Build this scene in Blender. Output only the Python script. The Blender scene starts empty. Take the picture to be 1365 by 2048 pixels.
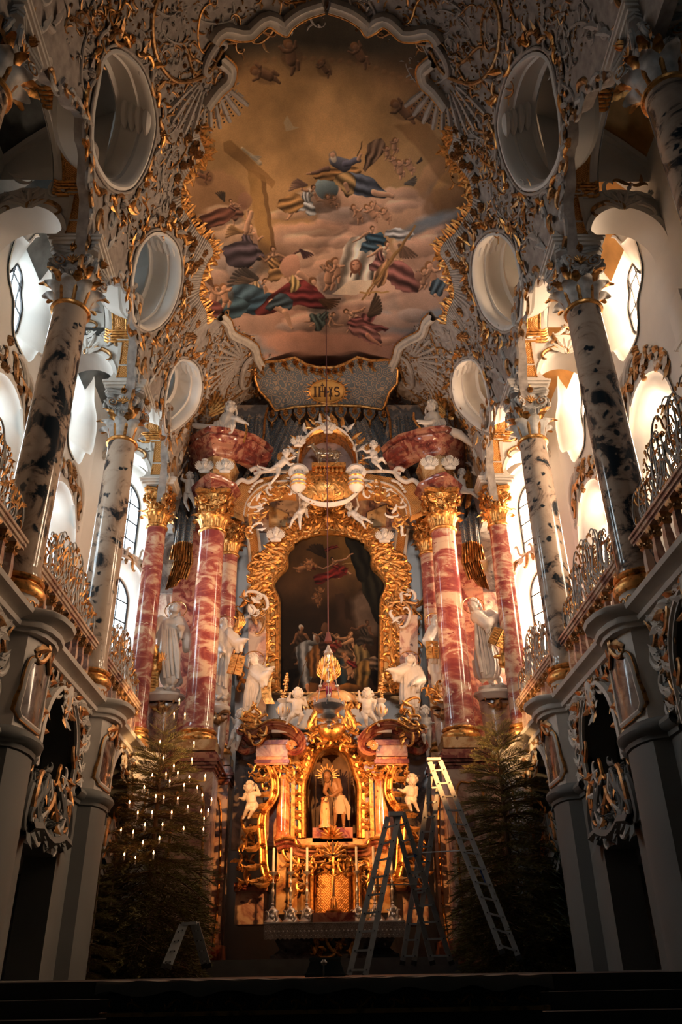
import bpy, bmesh, math, random
import numpy as np
from mathutils import Vector, Matrix
from mathutils.geometry import delaunay_2d_cdt
random.seed(7)
PI = math.pi
SC = bpy.context.scene
COL = SC.collection

# ---------------------------------------------------------------- camera
FPX = 1612.3                                    # focal length in pixels of a 1365 x 2048 frame
_cy = np.array([-27.5, -921.0, -FPX]); _cy /= np.linalg.norm(_cy)
_cz = np.array([-46.5, 2824.0, -FPX]); _cz -= _cy * (_cz @ _cy); _cz /= np.linalg.norm(_cz)
_cx = np.cross(_cy, _cz)
RC = np.array([_cx, _cy, _cz])
CAM = np.array([-0.09, 0.0, 1.6])
cd = bpy.data.cameras.new('camera'); cam = bpy.data.objects.new('camera', cd); COL.objects.link(cam)
cd.sensor_fit = 'VERTICAL'; cd.sensor_height = 36.0; cd.lens = FPX / 2048 * 36.0
cd.clip_start = 0.05; cd.clip_end = 200
M = Matrix(RC.tolist()).to_4x4(); M.translation = Vector(CAM.tolist()); cam.matrix_world = M
SC.camera = cam

# ---------------------------------------------------------------- world, exposure
w = bpy.data.worlds.new('world'); SC.world = w; w.use_nodes = True
bg = w.node_tree.nodes['Background']
bg.inputs[0].default_value = (0.42, 0.62, 0.66, 1); bg.inputs[1].default_value = 0.009
SC.view_settings.view_transform = 'Standard'; SC.view_settings.look = 'None'
SC.view_settings.exposure = 0.0; SC.view_settings.gamma = 1.0
SC.view_settings.use_curve_mapping = False
SC.cycles.max_bounces = 5; SC.cycles.diffuse_bounces = 3; SC.cycles.glossy_bounces = 3
SC.cycles.transmission_bounces = 3; SC.cycles.transparent_max_bounces = 6
SC.cycles.sample_clamp_indirect = 4.0
SC.cycles.caustics_reflective = False; SC.cycles.caustics_refractive = False
SC.cycles.use_adaptive_sampling = True; SC.cycles.use_denoising = True

# assumed, unseen floodlights: warm spots standing on the gallery floors and behind the piers
WARM = (1.0, 0.50, 0.20)
def spot(name, loc, to, power, ang, col=WARM, blend=0.6, r=0.12):
    l = bpy.data.lights.new(name, 'SPOT'); l.energy = power; l.color = col; l.spot_size = math.radians(ang)
    l.spot_blend = blend; l.shadow_soft_size = r
    o = bpy.data.objects.new(name, l); COL.objects.link(o); o.location = loc
    o.rotation_euler = (Vector(to) - Vector(loc)).to_track_quat('-Z', 'Y').to_euler()
    return o

spot('assumed_altar_floodlight', (-4.12, 14.3, 6.55), (0.35, 21.3, 4.95), 3800, 36, (1.0, .41, .125), .75)
spot('assumed_altar_floodlight', (4.12, 14.3, 6.55), (-0.15, 21.3, 4.95), 4200, 36, (1.0, .41, .125), .75)
spot('assumed_retable_floodlight', (-4.1, 15.3, 7.2), (1.2, 22.5, 12.0), 1450, 66, (1.0, .50, .22))
spot('assumed_retable_floodlight', (4.1, 15.3, 7.2), (-1.2, 22.5, 12.0), 1750, 66, (1.0, .50, .22))
spot('assumed_vault_floodlight', (-3.6, 17.9, 8.0), (0.4, 18.9, 19.0), 900, 66, (1.0, .66, .45), 1.0)
spot('assumed_vault_floodlight', (3.6, 17.9, 8.0), (-0.4, 18.9, 19.0), 900, 66, (1.0, .66, .45), 1.0)
# unseen area lamp added behind the viewer as soft fill for the retable
def window_light(loc, to, power, col, size=(3.0, 6.0), spread=50):
    l = bpy.data.lights.new('added_retable_fill', 'AREA'); l.shape = 'RECTANGLE'; l.size, l.size_y = size; l.energy = power; l.color = col; l.spread = math.radians(spread)
    o = bpy.data.objects.new('added_retable_fill', l); COL.objects.link(o); o.location = loc; o.rotation_euler = (Vector(to)-Vector(loc)).to_track_quat('-Z', 'Y').to_euler(); return o
window_light((0.0, -7.0, 12.5), (0.0, 22.0, 12.3), 80, (.97, .96, .95), (4.0, 4.0), 30)
spot('assumed_fir_floodlight', (4.12, 15.2, 6.55), (-3.75, 18.6, 6.5), 6500, 17, (1.0, .55, .22))  # unseen accent spots, added for the golden light on the fir tips
spot('assumed_fir_floodlight', (-4.12, 15.2, 6.55), (3.75, 18.6, 6.5), 7000, 17, (1.0, .55, .22))

# ---------------------------------------------------------------- pixel rays onto real planes
def _ray(px, py):
    return RC @ np.array([px - 682.5, -(py - 1024.0), -FPX])
def at(px, py, Y):
    d = _ray(px, py); p = CAM + d * ((Y - CAM[1]) / d[1]); return Vector(p.tolist())
def atX(px, py, X):
    d = _ray(px, py); p = CAM + d * ((X - CAM[0]) / d[0]); return Vector(p.tolist())
def atZ(px, py, Z):
    d = _ray(px, py); p = CAM + d * ((Z - CAM[2]) / d[2]); return Vector(p.tolist())
def atP(px, py, p0, n):
    d = _ray(px, py); n = np.array(n); return Vector((CAM + d * (((np.array(p0) - CAM) @ n) / (d @ n))).tolist())

# choir vault: profile from the crown down to behind the capitals
_PX = [0, 0.9, 1.8, 2.6, 3.3, 3.85, 4.2, 4.45, 4.62, 4.72, 4.78]
_PZ = [19.6, 19.53, 19.28, 18.8, 18.05, 17.1, 16.2, 15.3, 14.5, 13.8, 13.3]
def _dense(xs, zs, n=160):
    t = [0]
    for i in range(1, len(xs)): t.append(t[-1] + math.hypot(xs[i]-xs[i-1], zs[i]-zs[i-1]))
    T = np.linspace(0, t[-1], n); mx = np.gradient(xs, t); mz = np.gradient(zs, t)
    def herm(v, m):
        out = []
        for q in T:
            i = min(max(np.searchsorted(t, q) - 1, 0), len(t) - 2); h = t[i+1]-t[i]; u = (q-t[i])/h
            out.append((2*u**3-3*u*u+1)*v[i]+(u**3-2*u*u+u)*h*m[i]+(-2*u**3+3*u*u)*v[i+1]+(u**3-u*u)*h*m[i+1])
        return np.array(out)
    return T, herm(xs, mx), herm(zs, mz)
VT, VX, VZ = _dense(_PX, _PZ)
SMAX = float(VT[-1])
def vault(s, Y, h=0.0):
    a = abs(s); x = float(np.interp(a, VT, VX)); z = float(np.interp(a, VT, VZ))
    e = 0.02; x2 = float(np.interp(a+e, VT, VX)); z2 = float(np.interp(a+e, VT, VZ))
    x1 = float(np.interp(max(a-e,0), VT, VX)); z1 = float(np.interp(max(a-e,0), VT, VZ))
    tx, tz = x2-x1, z2-z1; L = math.hypot(tx, tz) or 1; tx /= L; tz /= L
    nx, nz = tz, -tx                       # points into the room
    sg = 1 if s >= 0 else -1
    return Vector((sg*(x+nx*h), Y, z+nz*h))
def s_of_x(x): return float(np.interp(abs(x), VX, VT)) * (1 if x >= 0 else -1)
def s_of_z(z): return float(np.interp(-z, -VZ, VT))
def atV(px, py):
    """(Y, s) where the ray through a pixel meets the vault"""
    d = _ray(px, py); d = d / d[1]; lo, hi = 3.0, 30.0
    f = lambda q: (CAM[2]+d[2]*q) - float(np.interp(abs(CAM[0]+d[0]*q), VX, VZ)) if abs(CAM[0]+d[0]*q) < VX[-1] else 1.0
    for _ in range(40):
        m = (lo+hi)/2
        if f(m) > 0: hi = m
        else: lo = m
    return (lo, s_of_x(CAM[0]+d[0]*lo))

# ---------------------------------------------------------------- materials
def nt(name):
    m = bpy.data.materials.new(name); m.use_nodes = True
    t = m.node_tree; b = t.nodes['Principled BSDF']; return m, t, b
def N(t, kind, **kw):
    n = t.nodes.new(kind)
    for k, v in kw.items():
        if k.startswith('i_'): n.inputs[int(k[2:])].default_value = v
        else: setattr(n, k, v)
    return n
def ramp(t, fac, stops, interp='LINEAR'):
    r = N(t, 'ShaderNodeValToRGB'); cr = r.color_ramp; cr.interpolation = interp
    while len(cr.elements) < len(stops): cr.elements.new(0.5)
    for e, (p, c) in zip(cr.elements, stops): e.position = p; e.color = (c[0], c[1], c[2], 1)
    t.links.new(fac, r.inputs[0]); return r
def coords(t, scale=1.0, rand=True, kind='Object'):
    tc = N(t, 'ShaderNodeTexCoord'); mp = N(t, 'ShaderNodeMapping'); t.links.new(tc.outputs[kind], mp.inputs[0])
    mp.inputs[3].default_value = (scale,)*3 if not isinstance(scale, tuple) else scale
    if rand:
        oi = N(t, 'ShaderNodeObjectInfo'); ml = N(t, 'ShaderNodeMath', operation='MULTIPLY', i_1=37.0)
        t.links.new(oi.outputs['Random'], ml.inputs[0]); t.links.new(ml.outputs[0], mp.inputs[1])
    return mp.outputs[0]
def bump(t, b, h, strength=0.3, dist=0.02):
    n = N(t, 'ShaderNodeBump'); n.inputs['Strength'].default_value = strength; n.inputs['Distance'].default_value = dist
    t.links.new(h, n.inputs['Height']); t.links.new(n.outputs[0], b.inputs['Normal'])
def simple(name, c, rough=0.6, metal=0.0, var=0.12, scale=3.0, bs=0.15, spec=0.5):
    m, t, b = nt(name); v = coords(t, scale)
    n = N(t, 'ShaderNodeTexNoise'); n.inputs['Scale'].default_value = 1.0; n.inputs['Detail'].default_value = 5
    t.links.new(v, n.inputs[0])
    lo = [max(0, x*(1-var*1.6)) for x in c]; hi = [min(1, x*(1+var)) for x in c]
    r = ramp(t, n.outputs[0], [(0.3, lo), (0.7, hi)]); t.links.new(r.outputs[0], b.inputs['Base Color'])
    b.inputs['Roughness'].default_value = rough; b.inputs['Metallic'].default_value = metal
    b.inputs['Specular IOR Level'].default_value = spec
    if bs: bump(t, b, n.outputs[0], bs)
    return m
def gold(name, c, rough=0.34, dark=0.35, scale=9.0):
    m, t, b = nt(name); v = coords(t, scale)
    n = N(t, 'ShaderNodeTexNoise'); n.inputs['Scale'].default_value = 1.2; n.inputs['Detail'].default_value = 6
    t.links.new(v, n.inputs[0])
    r = ramp(t, n.outputs[0], [(0.32, [x*dark for x in c]), (0.52, c), (0.8, [min(1, x*1.1) for x in c])])
    t.links.new(r.outputs[0], b.inputs['Base Color'])
    b.inputs['Metallic'].default_value = 0.82; b.inputs['Roughness'].default_value = rough
    bump(t, b, n.outputs[0], 0.35, 0.02)
    return m
def marble(name, base, dark, light, vein, scale=2.2, rough=0.13, amount=0.5, spots=0.36, band=1.0, soft=.015, sh=0.0):
    """scagliola: clouded ground, dark inclusions, pale pebbles and streaks"""
    m, t, b = nt(name); v = coords(t, (scale, scale, scale*band))
    n1 = N(t, 'ShaderNodeTexNoise'); n1.inputs['Scale'].default_value = 0.9; n1.inputs['Detail'].default_value = 9; n1.inputs['Roughness'].default_value = .62
    n1.inputs['Distortion'].default_value = 1.2; t.links.new(v, n1.inputs[0])
    n2 = N(t, 'ShaderNodeTexNoise'); n2.inputs['Scale'].default_value = 3.2; n2.inputs['Detail'].default_value = 4
    t.links.new(v, n2.inputs[0])
    ad = N(t, 'ShaderNodeMixRGB', blend_type='ADD', i_0=0.35); t.links.new(v, ad.inputs[1]); t.links.new(n2.outputs[1], ad.inputs[2])
    vo = N(t, 'ShaderNodeTexVoronoi'); vo.inputs['Scale'].default_value = 3.0; t.links.new(ad.outputs[0], vo.inputs[0])
    g = ramp(t, n1.outputs[0], [(0.38+sh, vein), (0.46+sh, base), (0.50+sh, [(p+q)/2 for p, q in zip(base, light)]), (0.56+sh, light)])
    # large dark drifts where the noise is low, round dark spots from voronoi
    d1 = ramp(t, n1.outputs[0], [(amount-soft*2, (1, 1, 1)), (amount+soft, (0, 0, 0))])
    d2 = ramp(t, vo.outputs[0], [(spots*0.55, (1, 1, 1)), (spots*0.72, (0, 0, 0))])
    n3 = N(t, 'ShaderNodeTexNoise'); n3.inputs['Scale'].default_value = 1.6; t.links.new(v, n3.inputs[0])
    k3 = ramp(t, n3.outputs[0], [(0.50, (0, 0, 0)), (0.56, (1, 1, 1))])
    mm = N(t, 'ShaderNodeMixRGB', blend_type='MULTIPLY', i_0=1.0); t.links.new(d2.outputs[0], mm.inputs[1]); t.links.new(k3.outputs[0], mm.inputs[2])
    mx = N(t, 'ShaderNodeMixRGB', blend_type='LIGHTEN', i_0=1.0); t.links.new(d1.outputs[0], mx.inputs[1]); t.links.new(mm.outputs[0], mx.inputs[2])
    c1 = N(t, 'ShaderNodeMixRGB'); t.links.new(mx.outputs[0], c1.inputs[0]); t.links.new(g.outputs[0], c1.inputs[1]); c1.inputs[2].default_value = (*dark, 1)
    # pale pebbles
    v2 = N(t, 'ShaderNodeTexVoronoi'); v2.inputs['Scale'].default_value = 4.6; t.links.new(ad.outputs[0], v2.inputs[0])
    p = ramp(t, v2.outputs[0], [(0.20, (1, 1, 1)), (0.30, (0, 0, 0))])
    k4 = ramp(t, n3.outputs[0], [(0.38, (1, 1, 1)), (0.43, (0, 0, 0))])
    pm = N(t, 'ShaderNodeMixRGB', blend_type='MULTIPLY', i_0=1.0); t.links.new(p.outputs[0], pm.inputs[1]); t.links.new(k4.outputs[0], pm.inputs[2])
    c2 = N(t, 'ShaderNodeMixRGB'); t.links.new(pm.outputs[0], c2.inputs[0]); t.links.new(c1.outputs[0], c2.inputs[1]); c2.inputs[2].default_value = (*light, 1)
    t.links.new(c2.outputs[0], b.inputs['Base Color']); b.inputs['Roughness'].default_value = rough
    b.inputs['Specular IOR Level'].default_value = 0.6
    return m
def pattern(name, ground, line, scale=6.0, kind='diamond', rough=0.45, metal=0.3, coord='Object'):
    m, t, b = nt(name); v = coords(t, scale, rand=False, kind=coord)
    vo = N(t, 'ShaderNodeTexVoronoi'); vo.feature = 'DISTANCE_TO_EDGE' if kind == 'cells' else 'F1'
    vo.inputs['Scale'].default_value = 1.0; t.links.new(v, vo.inputs[0])
    if kind == 'diamond': vo.distance = 'MANHATTAN'; vo.inputs['Randomness'].default_value = 0.0
    if kind == 'flower': vo.inputs['Randomness'].default_value = 0.75
    wv = N(t, 'ShaderNodeMath', operation='SINE'); ml = N(t, 'ShaderNodeMath', operation='MULTIPLY', i_1=22.0 if kind != 'cells' else 9)
    t.links.new(vo.outputs[0], ml.inputs[0]); t.links.new(ml.outputs[0], wv.inputs[0])
    r = ramp(t, wv.outputs[0], [(0.25, ground), (0.75, line)]); t.links.new(r.outputs[0], b.inputs['Base Color'])
    b.inputs['Roughness'].default_value = rough; b.inputs['Metallic'].default_value = metal
    bump(t, b, wv.outputs[0], 0.4, 0.01)
    return m
def emit(name, c, s):
    m, t, b = nt(name); b.inputs['Base Color'].default_value = (0, 0, 0, 1)
    b.inputs['Emission Color'].default_value = (*c, 1); b.inputs['Emission Strength'].default_value = s; return m

WHITE = simple('white_stucco', (0.66, 0.60, 0.53), 0.62, var=0.10, scale=2.5)
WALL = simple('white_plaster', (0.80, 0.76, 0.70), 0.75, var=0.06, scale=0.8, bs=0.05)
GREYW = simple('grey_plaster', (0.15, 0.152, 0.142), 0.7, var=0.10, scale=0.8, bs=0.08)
VWHITE = simple('vault_relief_stucco', (0.43, 0.375, 0.33), .6, var=.15, scale=5)  # the white stucco again, the vault's dimness put into its colour
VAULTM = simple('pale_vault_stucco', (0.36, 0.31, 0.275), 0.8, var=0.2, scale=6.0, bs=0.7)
STATUE = simple('white_statue_stucco', (0.62, 0.56, 0.49), 0.45, var=0.08, scale=4.0, bs=0.06)
GOLD = gold('gilding', (0.78, 0.385, 0.115), 0.36, 0.25)
OGOLD = gold('old_gilding', (0.52, 0.25, 0.075), 0.42, 0.22)
SGOLD = gold('worn_gilding_on_stucco', (0.46, 0.255, 0.11), 0.45, 0.3)
PANEL = pattern('gold_lattice_panel', (0.50, 0.20, 0.045), (0.80, 0.42, 0.13), 5.0, 'diamond')
BLUEM = marble('grey_blue_scagliola', (0.38, 0.27, 0.20), (0.022, 0.030, 0.038), (0.50, 0.39, 0.30), (0.15, 0.13, 0.12), 1.45, 0.12, 0.462, 0.50, 1.0, .022)
REDM = marble('red_scagliola', (0.37, 0.115, 0.085), (0.22, 0.045, 0.045), (0.60, 0.41, 0.28), (0.30, 0.075, 0.06), 1.25, 0.12, 0.44, 0.30, 1.9, .04, .035)
PINKM = marble('violet_pink_scagliola', (0.46, 0.27, 0.21), (0.16, 0.10, 0.10), (0.66, 0.50, 0.38), (0.34, 0.17, 0.14), 1.6, 0.2, 0.40)
DARKM = marble('dark_grey_scagliola', (0.075, 0.06, 0.058), (0.018, 0.018, 0.022), (0.2, 0.17, 0.15), (0.11, 0.075, 0.06), 1.5, 0.13, 0.42)
CORNM = marble('dark_red_scagliola', (0.21, 0.045, 0.035), (0.09, 0.016, 0.016), (0.40, 0.18, 0.11), (0.15, 0.04, 0.03), 2.4, 0.16, 0.38, 0.25)
BROC = pattern('blue_grey_brocade', (0.13, 0.15, 0.165), (0.36, 0.27, 0.19), 5.0, 'flower', 0.8, 0.0)
SILVER = simple('silver', (0.66, 0.63, 0.60), 0.32, 0.7, 0.15, 8)
ALU = simple('aluminium', (0.42, 0.45, 0.46), 0.55, 0.25, 0.1, 5, 0.05)
BLACK = simple('black_iron', (0.02, 0.02, 0.02), 0.6)
DARKWOOD = simple('dark_wood', (0.05, 0.03, 0.02), 0.5)
WAX = simple('white_wax', (0.8, 0.75, 0.62), 0.5, bs=0)
BENCHC = simple('dim_bench_cloth', (.26, .22, .18), .9)  # white cloth, the dimness of the foreground put into its colour
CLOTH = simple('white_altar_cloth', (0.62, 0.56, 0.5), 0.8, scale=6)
SKIN = simple('painted_flesh', (0.27, 0.14, 0.065), 0.45)
HAIRM = simple('dark_hair', (0.03, 0.018, 0.012), 0.6)
FLOORM = simple('stone_floor', (0.10, 0.095, 0.09), 0.5)
ROPEM = simple('dark_red_rope', (0.10, 0.03, 0.03), 0.8)
NEEDLE = simple('fir_needles', (0.20, 0.17, 0.05), 0.6, var=0.3)
BARK = simple('fir_bark', (0.14, 0.08, 0.04), 0.8)
FLAME = emit('candle_flame', (1.0, 0.34, 0.12), 26.0)
PANE_L = emit('daylit_glass_cool', (0.80, 0.93, 1.0), 16.0)
PANE_R = emit('daylit_glass_warm', (1.0, 0.70, 0.46), 44.0)

# ---------------------------------------------------------------- mesh builder
def plane_map(o, u, v):
    o = Vector(o); u = Vector(u).normalized(); v = Vector(v).normalized(); n = u.cross(v)
    return lambda a, b, h=0.0: o + u*a + v*b + n*h
def front(Y): return lambda a, b, h=0.0: Vector((a, Y - h, b))        # a wall facing the nave: (X, Z)
def vmap(a, b, h=0.0): return vault(b, a, h)
class MB:
    def __init__(s): s.v = []; s.f = []; s.m = []; s.cm = 0; s.M = None
    def add(s, vs, fs):
        o = len(s.v)
        if s.M is not None: vs = [s.M @ Vector(p) for p in vs]
        s.v.extend(tuple(p) for p in vs); s.f.extend([tuple(i+o for i in f) for f in fs]); s.m.extend([s.cm]*len(fs))
    def box(s, c, d, rot=None):
        x, y, z = d[0]/2, d[1]/2, d[2]/2; c = Vector(c)
        vs = [Vector((i*x, j*y, k*z)) for i in (-1, 1) for j in (-1, 1) for k in (-1, 1)]
        if rot is not None: vs = [rot @ q for q in vs]
        s.add([c+q for q in vs], [(0,1,3,2), (4,6,7,5), (0,4,5,1), (2,3,7,6), (0,2,6,4), (1,5,7,3)])
    def bar(s, p, q, w, d, up=(0, 1, 0)):
        p = Vector(p); q = Vector(q); t = (q-p).normalized(); u = Vector(up); a = t.cross(u)
        if a.length < 1e-4: a = t.cross(Vector((1, 0, 0)))
        a.normalize(); b = a.cross(t)
        vs = [c + a*(i*w/2) + b*(j*d/2) for c in (p, q) for i, j in ((-1,-1), (1,-1), (1,1), (-1,1))]
        s.add(vs, [(0,1,2,3), (7,6,5,4), (0,4,5,1), (1,5,6,2), (2,6,7,3), (3,7,4,0)])
    def grid(s, rows, closed=False, flip=False):
        n = len(rows[0]); fs = []
        for i in range(len(rows)-1):
            for j in range(n if closed else n-1):
                k = (j+1) % n; q = (i*n+j, i*n+k, (i+1)*n+k, (i+1)*n+j); fs.append(q[::-1] if flip else q)
        s.add([p for r in rows for p in r], fs)
    def lathe(s, prof, c=(0, 0, 0), n=24, sx=1, sy=1, lob=0, la=0):
        rows = []
        for r, z in prof:
            rows.append([(c[0]+r*sx*math.cos(2*PI*j/n)*(1+la*math.cos(lob*2*PI*j/n)), c[1]+r*sy*math.sin(2*PI*j/n)*(1+la*math.cos(lob*2*PI*j/n)), c[2]+z) for j in range(n)])
        s.grid(rows, True)
    def tube(s, pts, rad, n=6, cap=True):
        pts = [Vector(p) for p in pts]; m = len(pts)
        if not hasattr(rad, '__len__'): rad = [rad]*m
        t0 = (pts[1]-pts[0]).normalized(); a = t0.cross(Vector((0, 0, 1)))
        if a.length < 0.1: a = t0.cross(Vector((1, 0, 0)))
        a.normalize(); rows = []
        for i, p in enumerate(pts):
            t = (pts[min(i+1, m-1)] - pts[max(i-1, 0)])
            t = t.normalized() if t.length > 1e-9 else t0
            a = (a - t*a.dot(t)); a = a.normalized() if a.length > 1e-6 else t.orthogonal().normalized()
            b = t.cross(a); t0 = t
            rows.append([p + (a*math.cos(2*PI*j/n) + b*math.sin(2*PI*j/n))*rad[i] for j in range(n)])
        s.grid(rows, True)
        if cap:
            s.add(rows[0], [tuple(range(n))[::-1]]); s.add(rows[-1], [tuple(range(n))])
    def ell(s, c, r, rot=None, n=10, k=6):
        if not hasattr(r, '__len__'): r = (r, r, r)
        c = Vector(c); vs = []; 
        for i in range(1, k):
            ph = PI*i/k
            for j in range(n):
                q = Vector((r[0]*math.sin(ph)*math.cos(2*PI*j/n), r[1]*math.sin(ph)*math.sin(2*PI*j/n), r[2]*math.cos(ph)))
                vs.append(c + (rot @ q if rot is not None else q))
        e = len(vs); zt = Vector((0, 0, r[2])); zb = -zt
        vs += [c + (rot @ zt if rot is not None else zt), c + (rot @ zb if rot is not None else zb)]
        fs = []
        for i in range(k-2):
            for j in range(n): fs.append((i*n+j, (i+1)*n+j, (i+1)*n+(j+1) % n, i*n+(j+1) % n))
        for j in range(n): fs.append((e, j, (j+1) % n)); fs.append((e+1, (k-2)*n+(j+1) % n, (k-2)*n+j))
        s.add(vs, fs)
    def cap(s, p, q, r0, r1, n=10):
        """tapered limb with round ends"""
        p = Vector(p); q = Vector(q); t = (q-p); L = t.length or 1e-3; t = t/L
        pts = []; rr = []
        for k in (90, 60, 30, 0): pts.append(p - t*r0*math.sin(math.radians(k))); rr.append(max(r0*math.cos(math.radians(k)), 1e-3))
        for k in (0, 30, 60, 90): pts.append(q + t*r1*math.sin(math.radians(k))); rr.append(max(r1*math.cos(math.radians(k)), 1e-3))
        s.tube(pts, rr, n)
    # relief work on a mapped surface -------------------------------------------------
    def relief(s, mp, pts, rad, h0=0.0, n=4, flat=1.0):
        m = len(pts)
        if not hasattr(rad, '__len__'): rad = [rad]*m
        rows = []
        for i, (a, b) in enumerate(pts):
            a0, b0 = pts[max(i-1, 0)]; a1, b1 = pts[min(i+1, m-1)]
            L = math.hypot(a1-a0, b1-b0) or 1; nx, ny = -(b1-b0)/L, (a1-a0)/L
            rows.append([mp(a+nx*rad[i]*math.cos(PI*j/n), b+ny*rad[i]*math.cos(PI*j/n), h0+rad[i]*flat*math.sin(PI*j/n)) for j in range(n+1)])
        s.grid(rows)
    def sweep(s, mp, pts, prof, closed=False, scale=None):
        """profile points (offset to the left of the path, height) swept along a 2-D path"""
        m = len(pts); rows = []
        for i, (a, b) in enumerate(pts):
            if closed: a0, b0 = pts[i-1]; a1, b1 = pts[(i+1) % m]
            else: a0, b0 = pts[max(i-1, 0)]; a1, b1 = pts[min(i+1, m-1)]
            L = math.hypot(a1-a0, b1-b0) or 1; nx, ny = -(b1-b0)/L, (a1-a0)/L
            k = scale[i] if scale else 1
            rows.append([mp(a+nx*o*k, b+ny*o*k, h*k) for o, h in prof])
        if closed: rows.append(rows[0])
        s.grid(rows)
    def leafm(s, mp, p, ang, L, W, lift=0.3, bend=0.0, lobes=3, h0=0.0, n=7):
        a, b = p; rows = []; th = ang
        st = L/n
        for i in range(n+1):
            t = i/n; ser = 0.78+0.22*math.cos(t*lobes*2*PI)
            w = W*0.5*(math.sin(PI*min(1, t*0.92+0.08))**0.7)*ser + 0.004
            h = h0 + lift*L*(t*t)*0.6 + 0.25*W*math.sin(PI*t)
            nx, ny = -math.sin(th), math.cos(th)
            rows.append([mp(a+nx*w*q, b+ny*w*q, max(0.002, h - abs(q)*w*0.55)) for q in (-1, -0.45, 0, 0.45, 1)])
            a += math.cos(th)*st; b += math.sin(th)*st; th += bend/n
        s.grid(rows)
    def dome(s, mp, p, r, h, n=7, h0=0.0, sq=1.0):
        a, b = p
        rows = [[mp(a+r*k*math.cos(2*PI*j/n), b+sq*r*k*math.sin(2*PI*j/n), h0+hh*h) for j in range(n)] for k, hh in ((1, 0), (0.75, 0.65), (0.12, 1.0))]
        s.grid(rows, True)
    def flower(s, mp, p, r, k=5, h=None, h0=0.0):
        h = h or r*0.4; o = random.random()*6
        for i in range(k):
            t = o+2*PI*i/k; s.dome(mp, (p[0]+0.55*r*math.cos(t), p[1]+0.55*r*math.sin(t)), r*0.42, h, 5, h0)
        s.dome(mp, p, r*0.28, h*1.5, 5, h0)
    def build(s, name, mat, parent=None, smooth=True, ang=0.7, loc=None):
        me = bpy.data.meshes.new(name); me.from_pydata(s.v, [], s.f)
        for q in (mat if isinstance(mat, (list, tuple)) else [mat]): me.materials.append(q)
        if any(s.m): me.polygons.foreach_set('material_index', s.m)
        if smooth: me.shade_smooth() if ang is None else me.set_sharp_from_angle(angle=ang)
        if smooth: me.polygons.foreach_set('use_smooth', [True]*len(s.f))
        me.update()
        o = bpy.data.objects.new(name, me); COL.objects.link(o)
        if parent is not None: o.parent = parent
        if loc is not None: o.location = loc
        return o
def thing(name, label, cat, loc=(0, 0, 0), group=None):
    o = bpy.data.objects.new(name, None); COL.objects.link(o); o.location = loc; o['label'] = label; o['category'] = cat
    o.empty_display_size = 0.2
    if group: o['group'] = group
    return o
def tag(o, label, cat, group=None, kind=None):
    o['label'] = label; o['category'] = cat
    if group: o['group'] = group
    if kind: o['kind'] = kind
    return o
def structure(o): o['kind'] = 'structure'; return o
def keep(o, parent):
    """parent without moving: vertices are already in world space"""
    o.parent = parent; o.matrix_parent_inverse = Matrix.Translation(-Vector(parent.location)); return o
def copy_tree(o, parent=None):
    c = o.copy(); COL.objects.link(c)
    if parent is not None: c.parent = parent
    for ch in o.children: copy_tree(ch, c)
    return c
def child(o, parent, M):
    c = o.copy(); COL.objects.link(c); c.parent = parent; c.matrix_local = M; return c

def curl(kind='C', n=30, mid=1.0, end=16.0, p=2.6):
    """unit scroll: centre line of a C- or S-scroll, ends rolled up; from about (0,0) to (1,0)"""
    pts = [(0.0, 0.0)]; th = 0.0; half = []
    for sg in (1, -1):
        x = y = 0.0; th = 0.0; q = []
        for i in range(n//2):
            u = (i+0.5)/(n//2); k = (mid + end*u**p)
            if kind == 'S' and sg < 0: k = -k
            th += sg*k*(1.0/n); x += sg*math.cos(th)/n*2; y += sg*math.sin(th)/n*2; q.append((x, y))
        half.append(q)
    P = half[1][::-1] + [(0, 0)] + half[0]
    (x0, y0), (x1, y1) = P[0], P[-1]; L = math.hypot(x1-x0, y1-y0) or 1; ca, sa = (x1-x0)/L, (y1-y0)/L
    return [(((x-x0)*ca+(y-y0)*sa)/L, (-(x-x0)*sa+(y-y0)*ca)/L) for x, y in P]
CURLS = {(k, e): curl(k, 30, 1.2, e) for k in 'CS' for e in (10, 16, 22)}
def place(pts, A, B, flip=False):
    dx, dy = B[0]-A[0], B[1]-A[1]; f = -1 if flip else 1
    return [(A[0]+x*dx-f*y*dy, A[1]+x*dy+f*y*dx) for x, y in pts]
def scroll(mb, mp, A, B, w, kind='C', flip=False, end=16, h0=0.0, flat=1.0, n=4):
    P = place(CURLS[(kind, end)], A, B, flip); m = len(P)
    mb.relief(mp, P, [w*(0.35+0.65*math.sin(PI*min(max(i/(m-1), 0.02), 0.98))) for i in range(m)], h0, n, flat)
    return P
def arc(A, B, sag, n=12):
    """points from A to B bulging by sag to the left"""
    out = []
    for i in range(n+1):
        t = i/n; q = 4*t*(1-t)*sag; dx, dy = B[0]-A[0], B[1]-A[1]; L = math.hypot(dx, dy) or 1
        out.append((A[0]+dx*t-dy/L*q, A[1]+dy*t+dx/L*q))
    return out
def smooth2(pts, n=6, closed=False):
    """Catmull-Rom through 2-D points"""
    m = len(pts); out = []
    rng = range(m) if closed else range(m-1)
    for i in rng:
        if closed: p0, p1, p2, p3 = pts[i-1], pts[i], pts[(i+1) % m], pts[(i+2) % m]
        else: p0, p1, p2, p3 = pts[max(i-1, 0)], pts[i], pts[i+1], pts[min(i+2, m-1)]
        for k in range(n):
            t = k/n
            out.append(tuple(0.5*((2*p1[j])+(-p0[j]+p2[j])*t+(2*p0[j]-5*p1[j]+4*p2[j]-p3[j])*t*t+(-p0[j]+3*p1[j]-3*p2[j]+p3[j])*t**3) for j in range(len(p1))))
    if not closed: out.append(tuple(pts[-1]))
    return out
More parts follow.
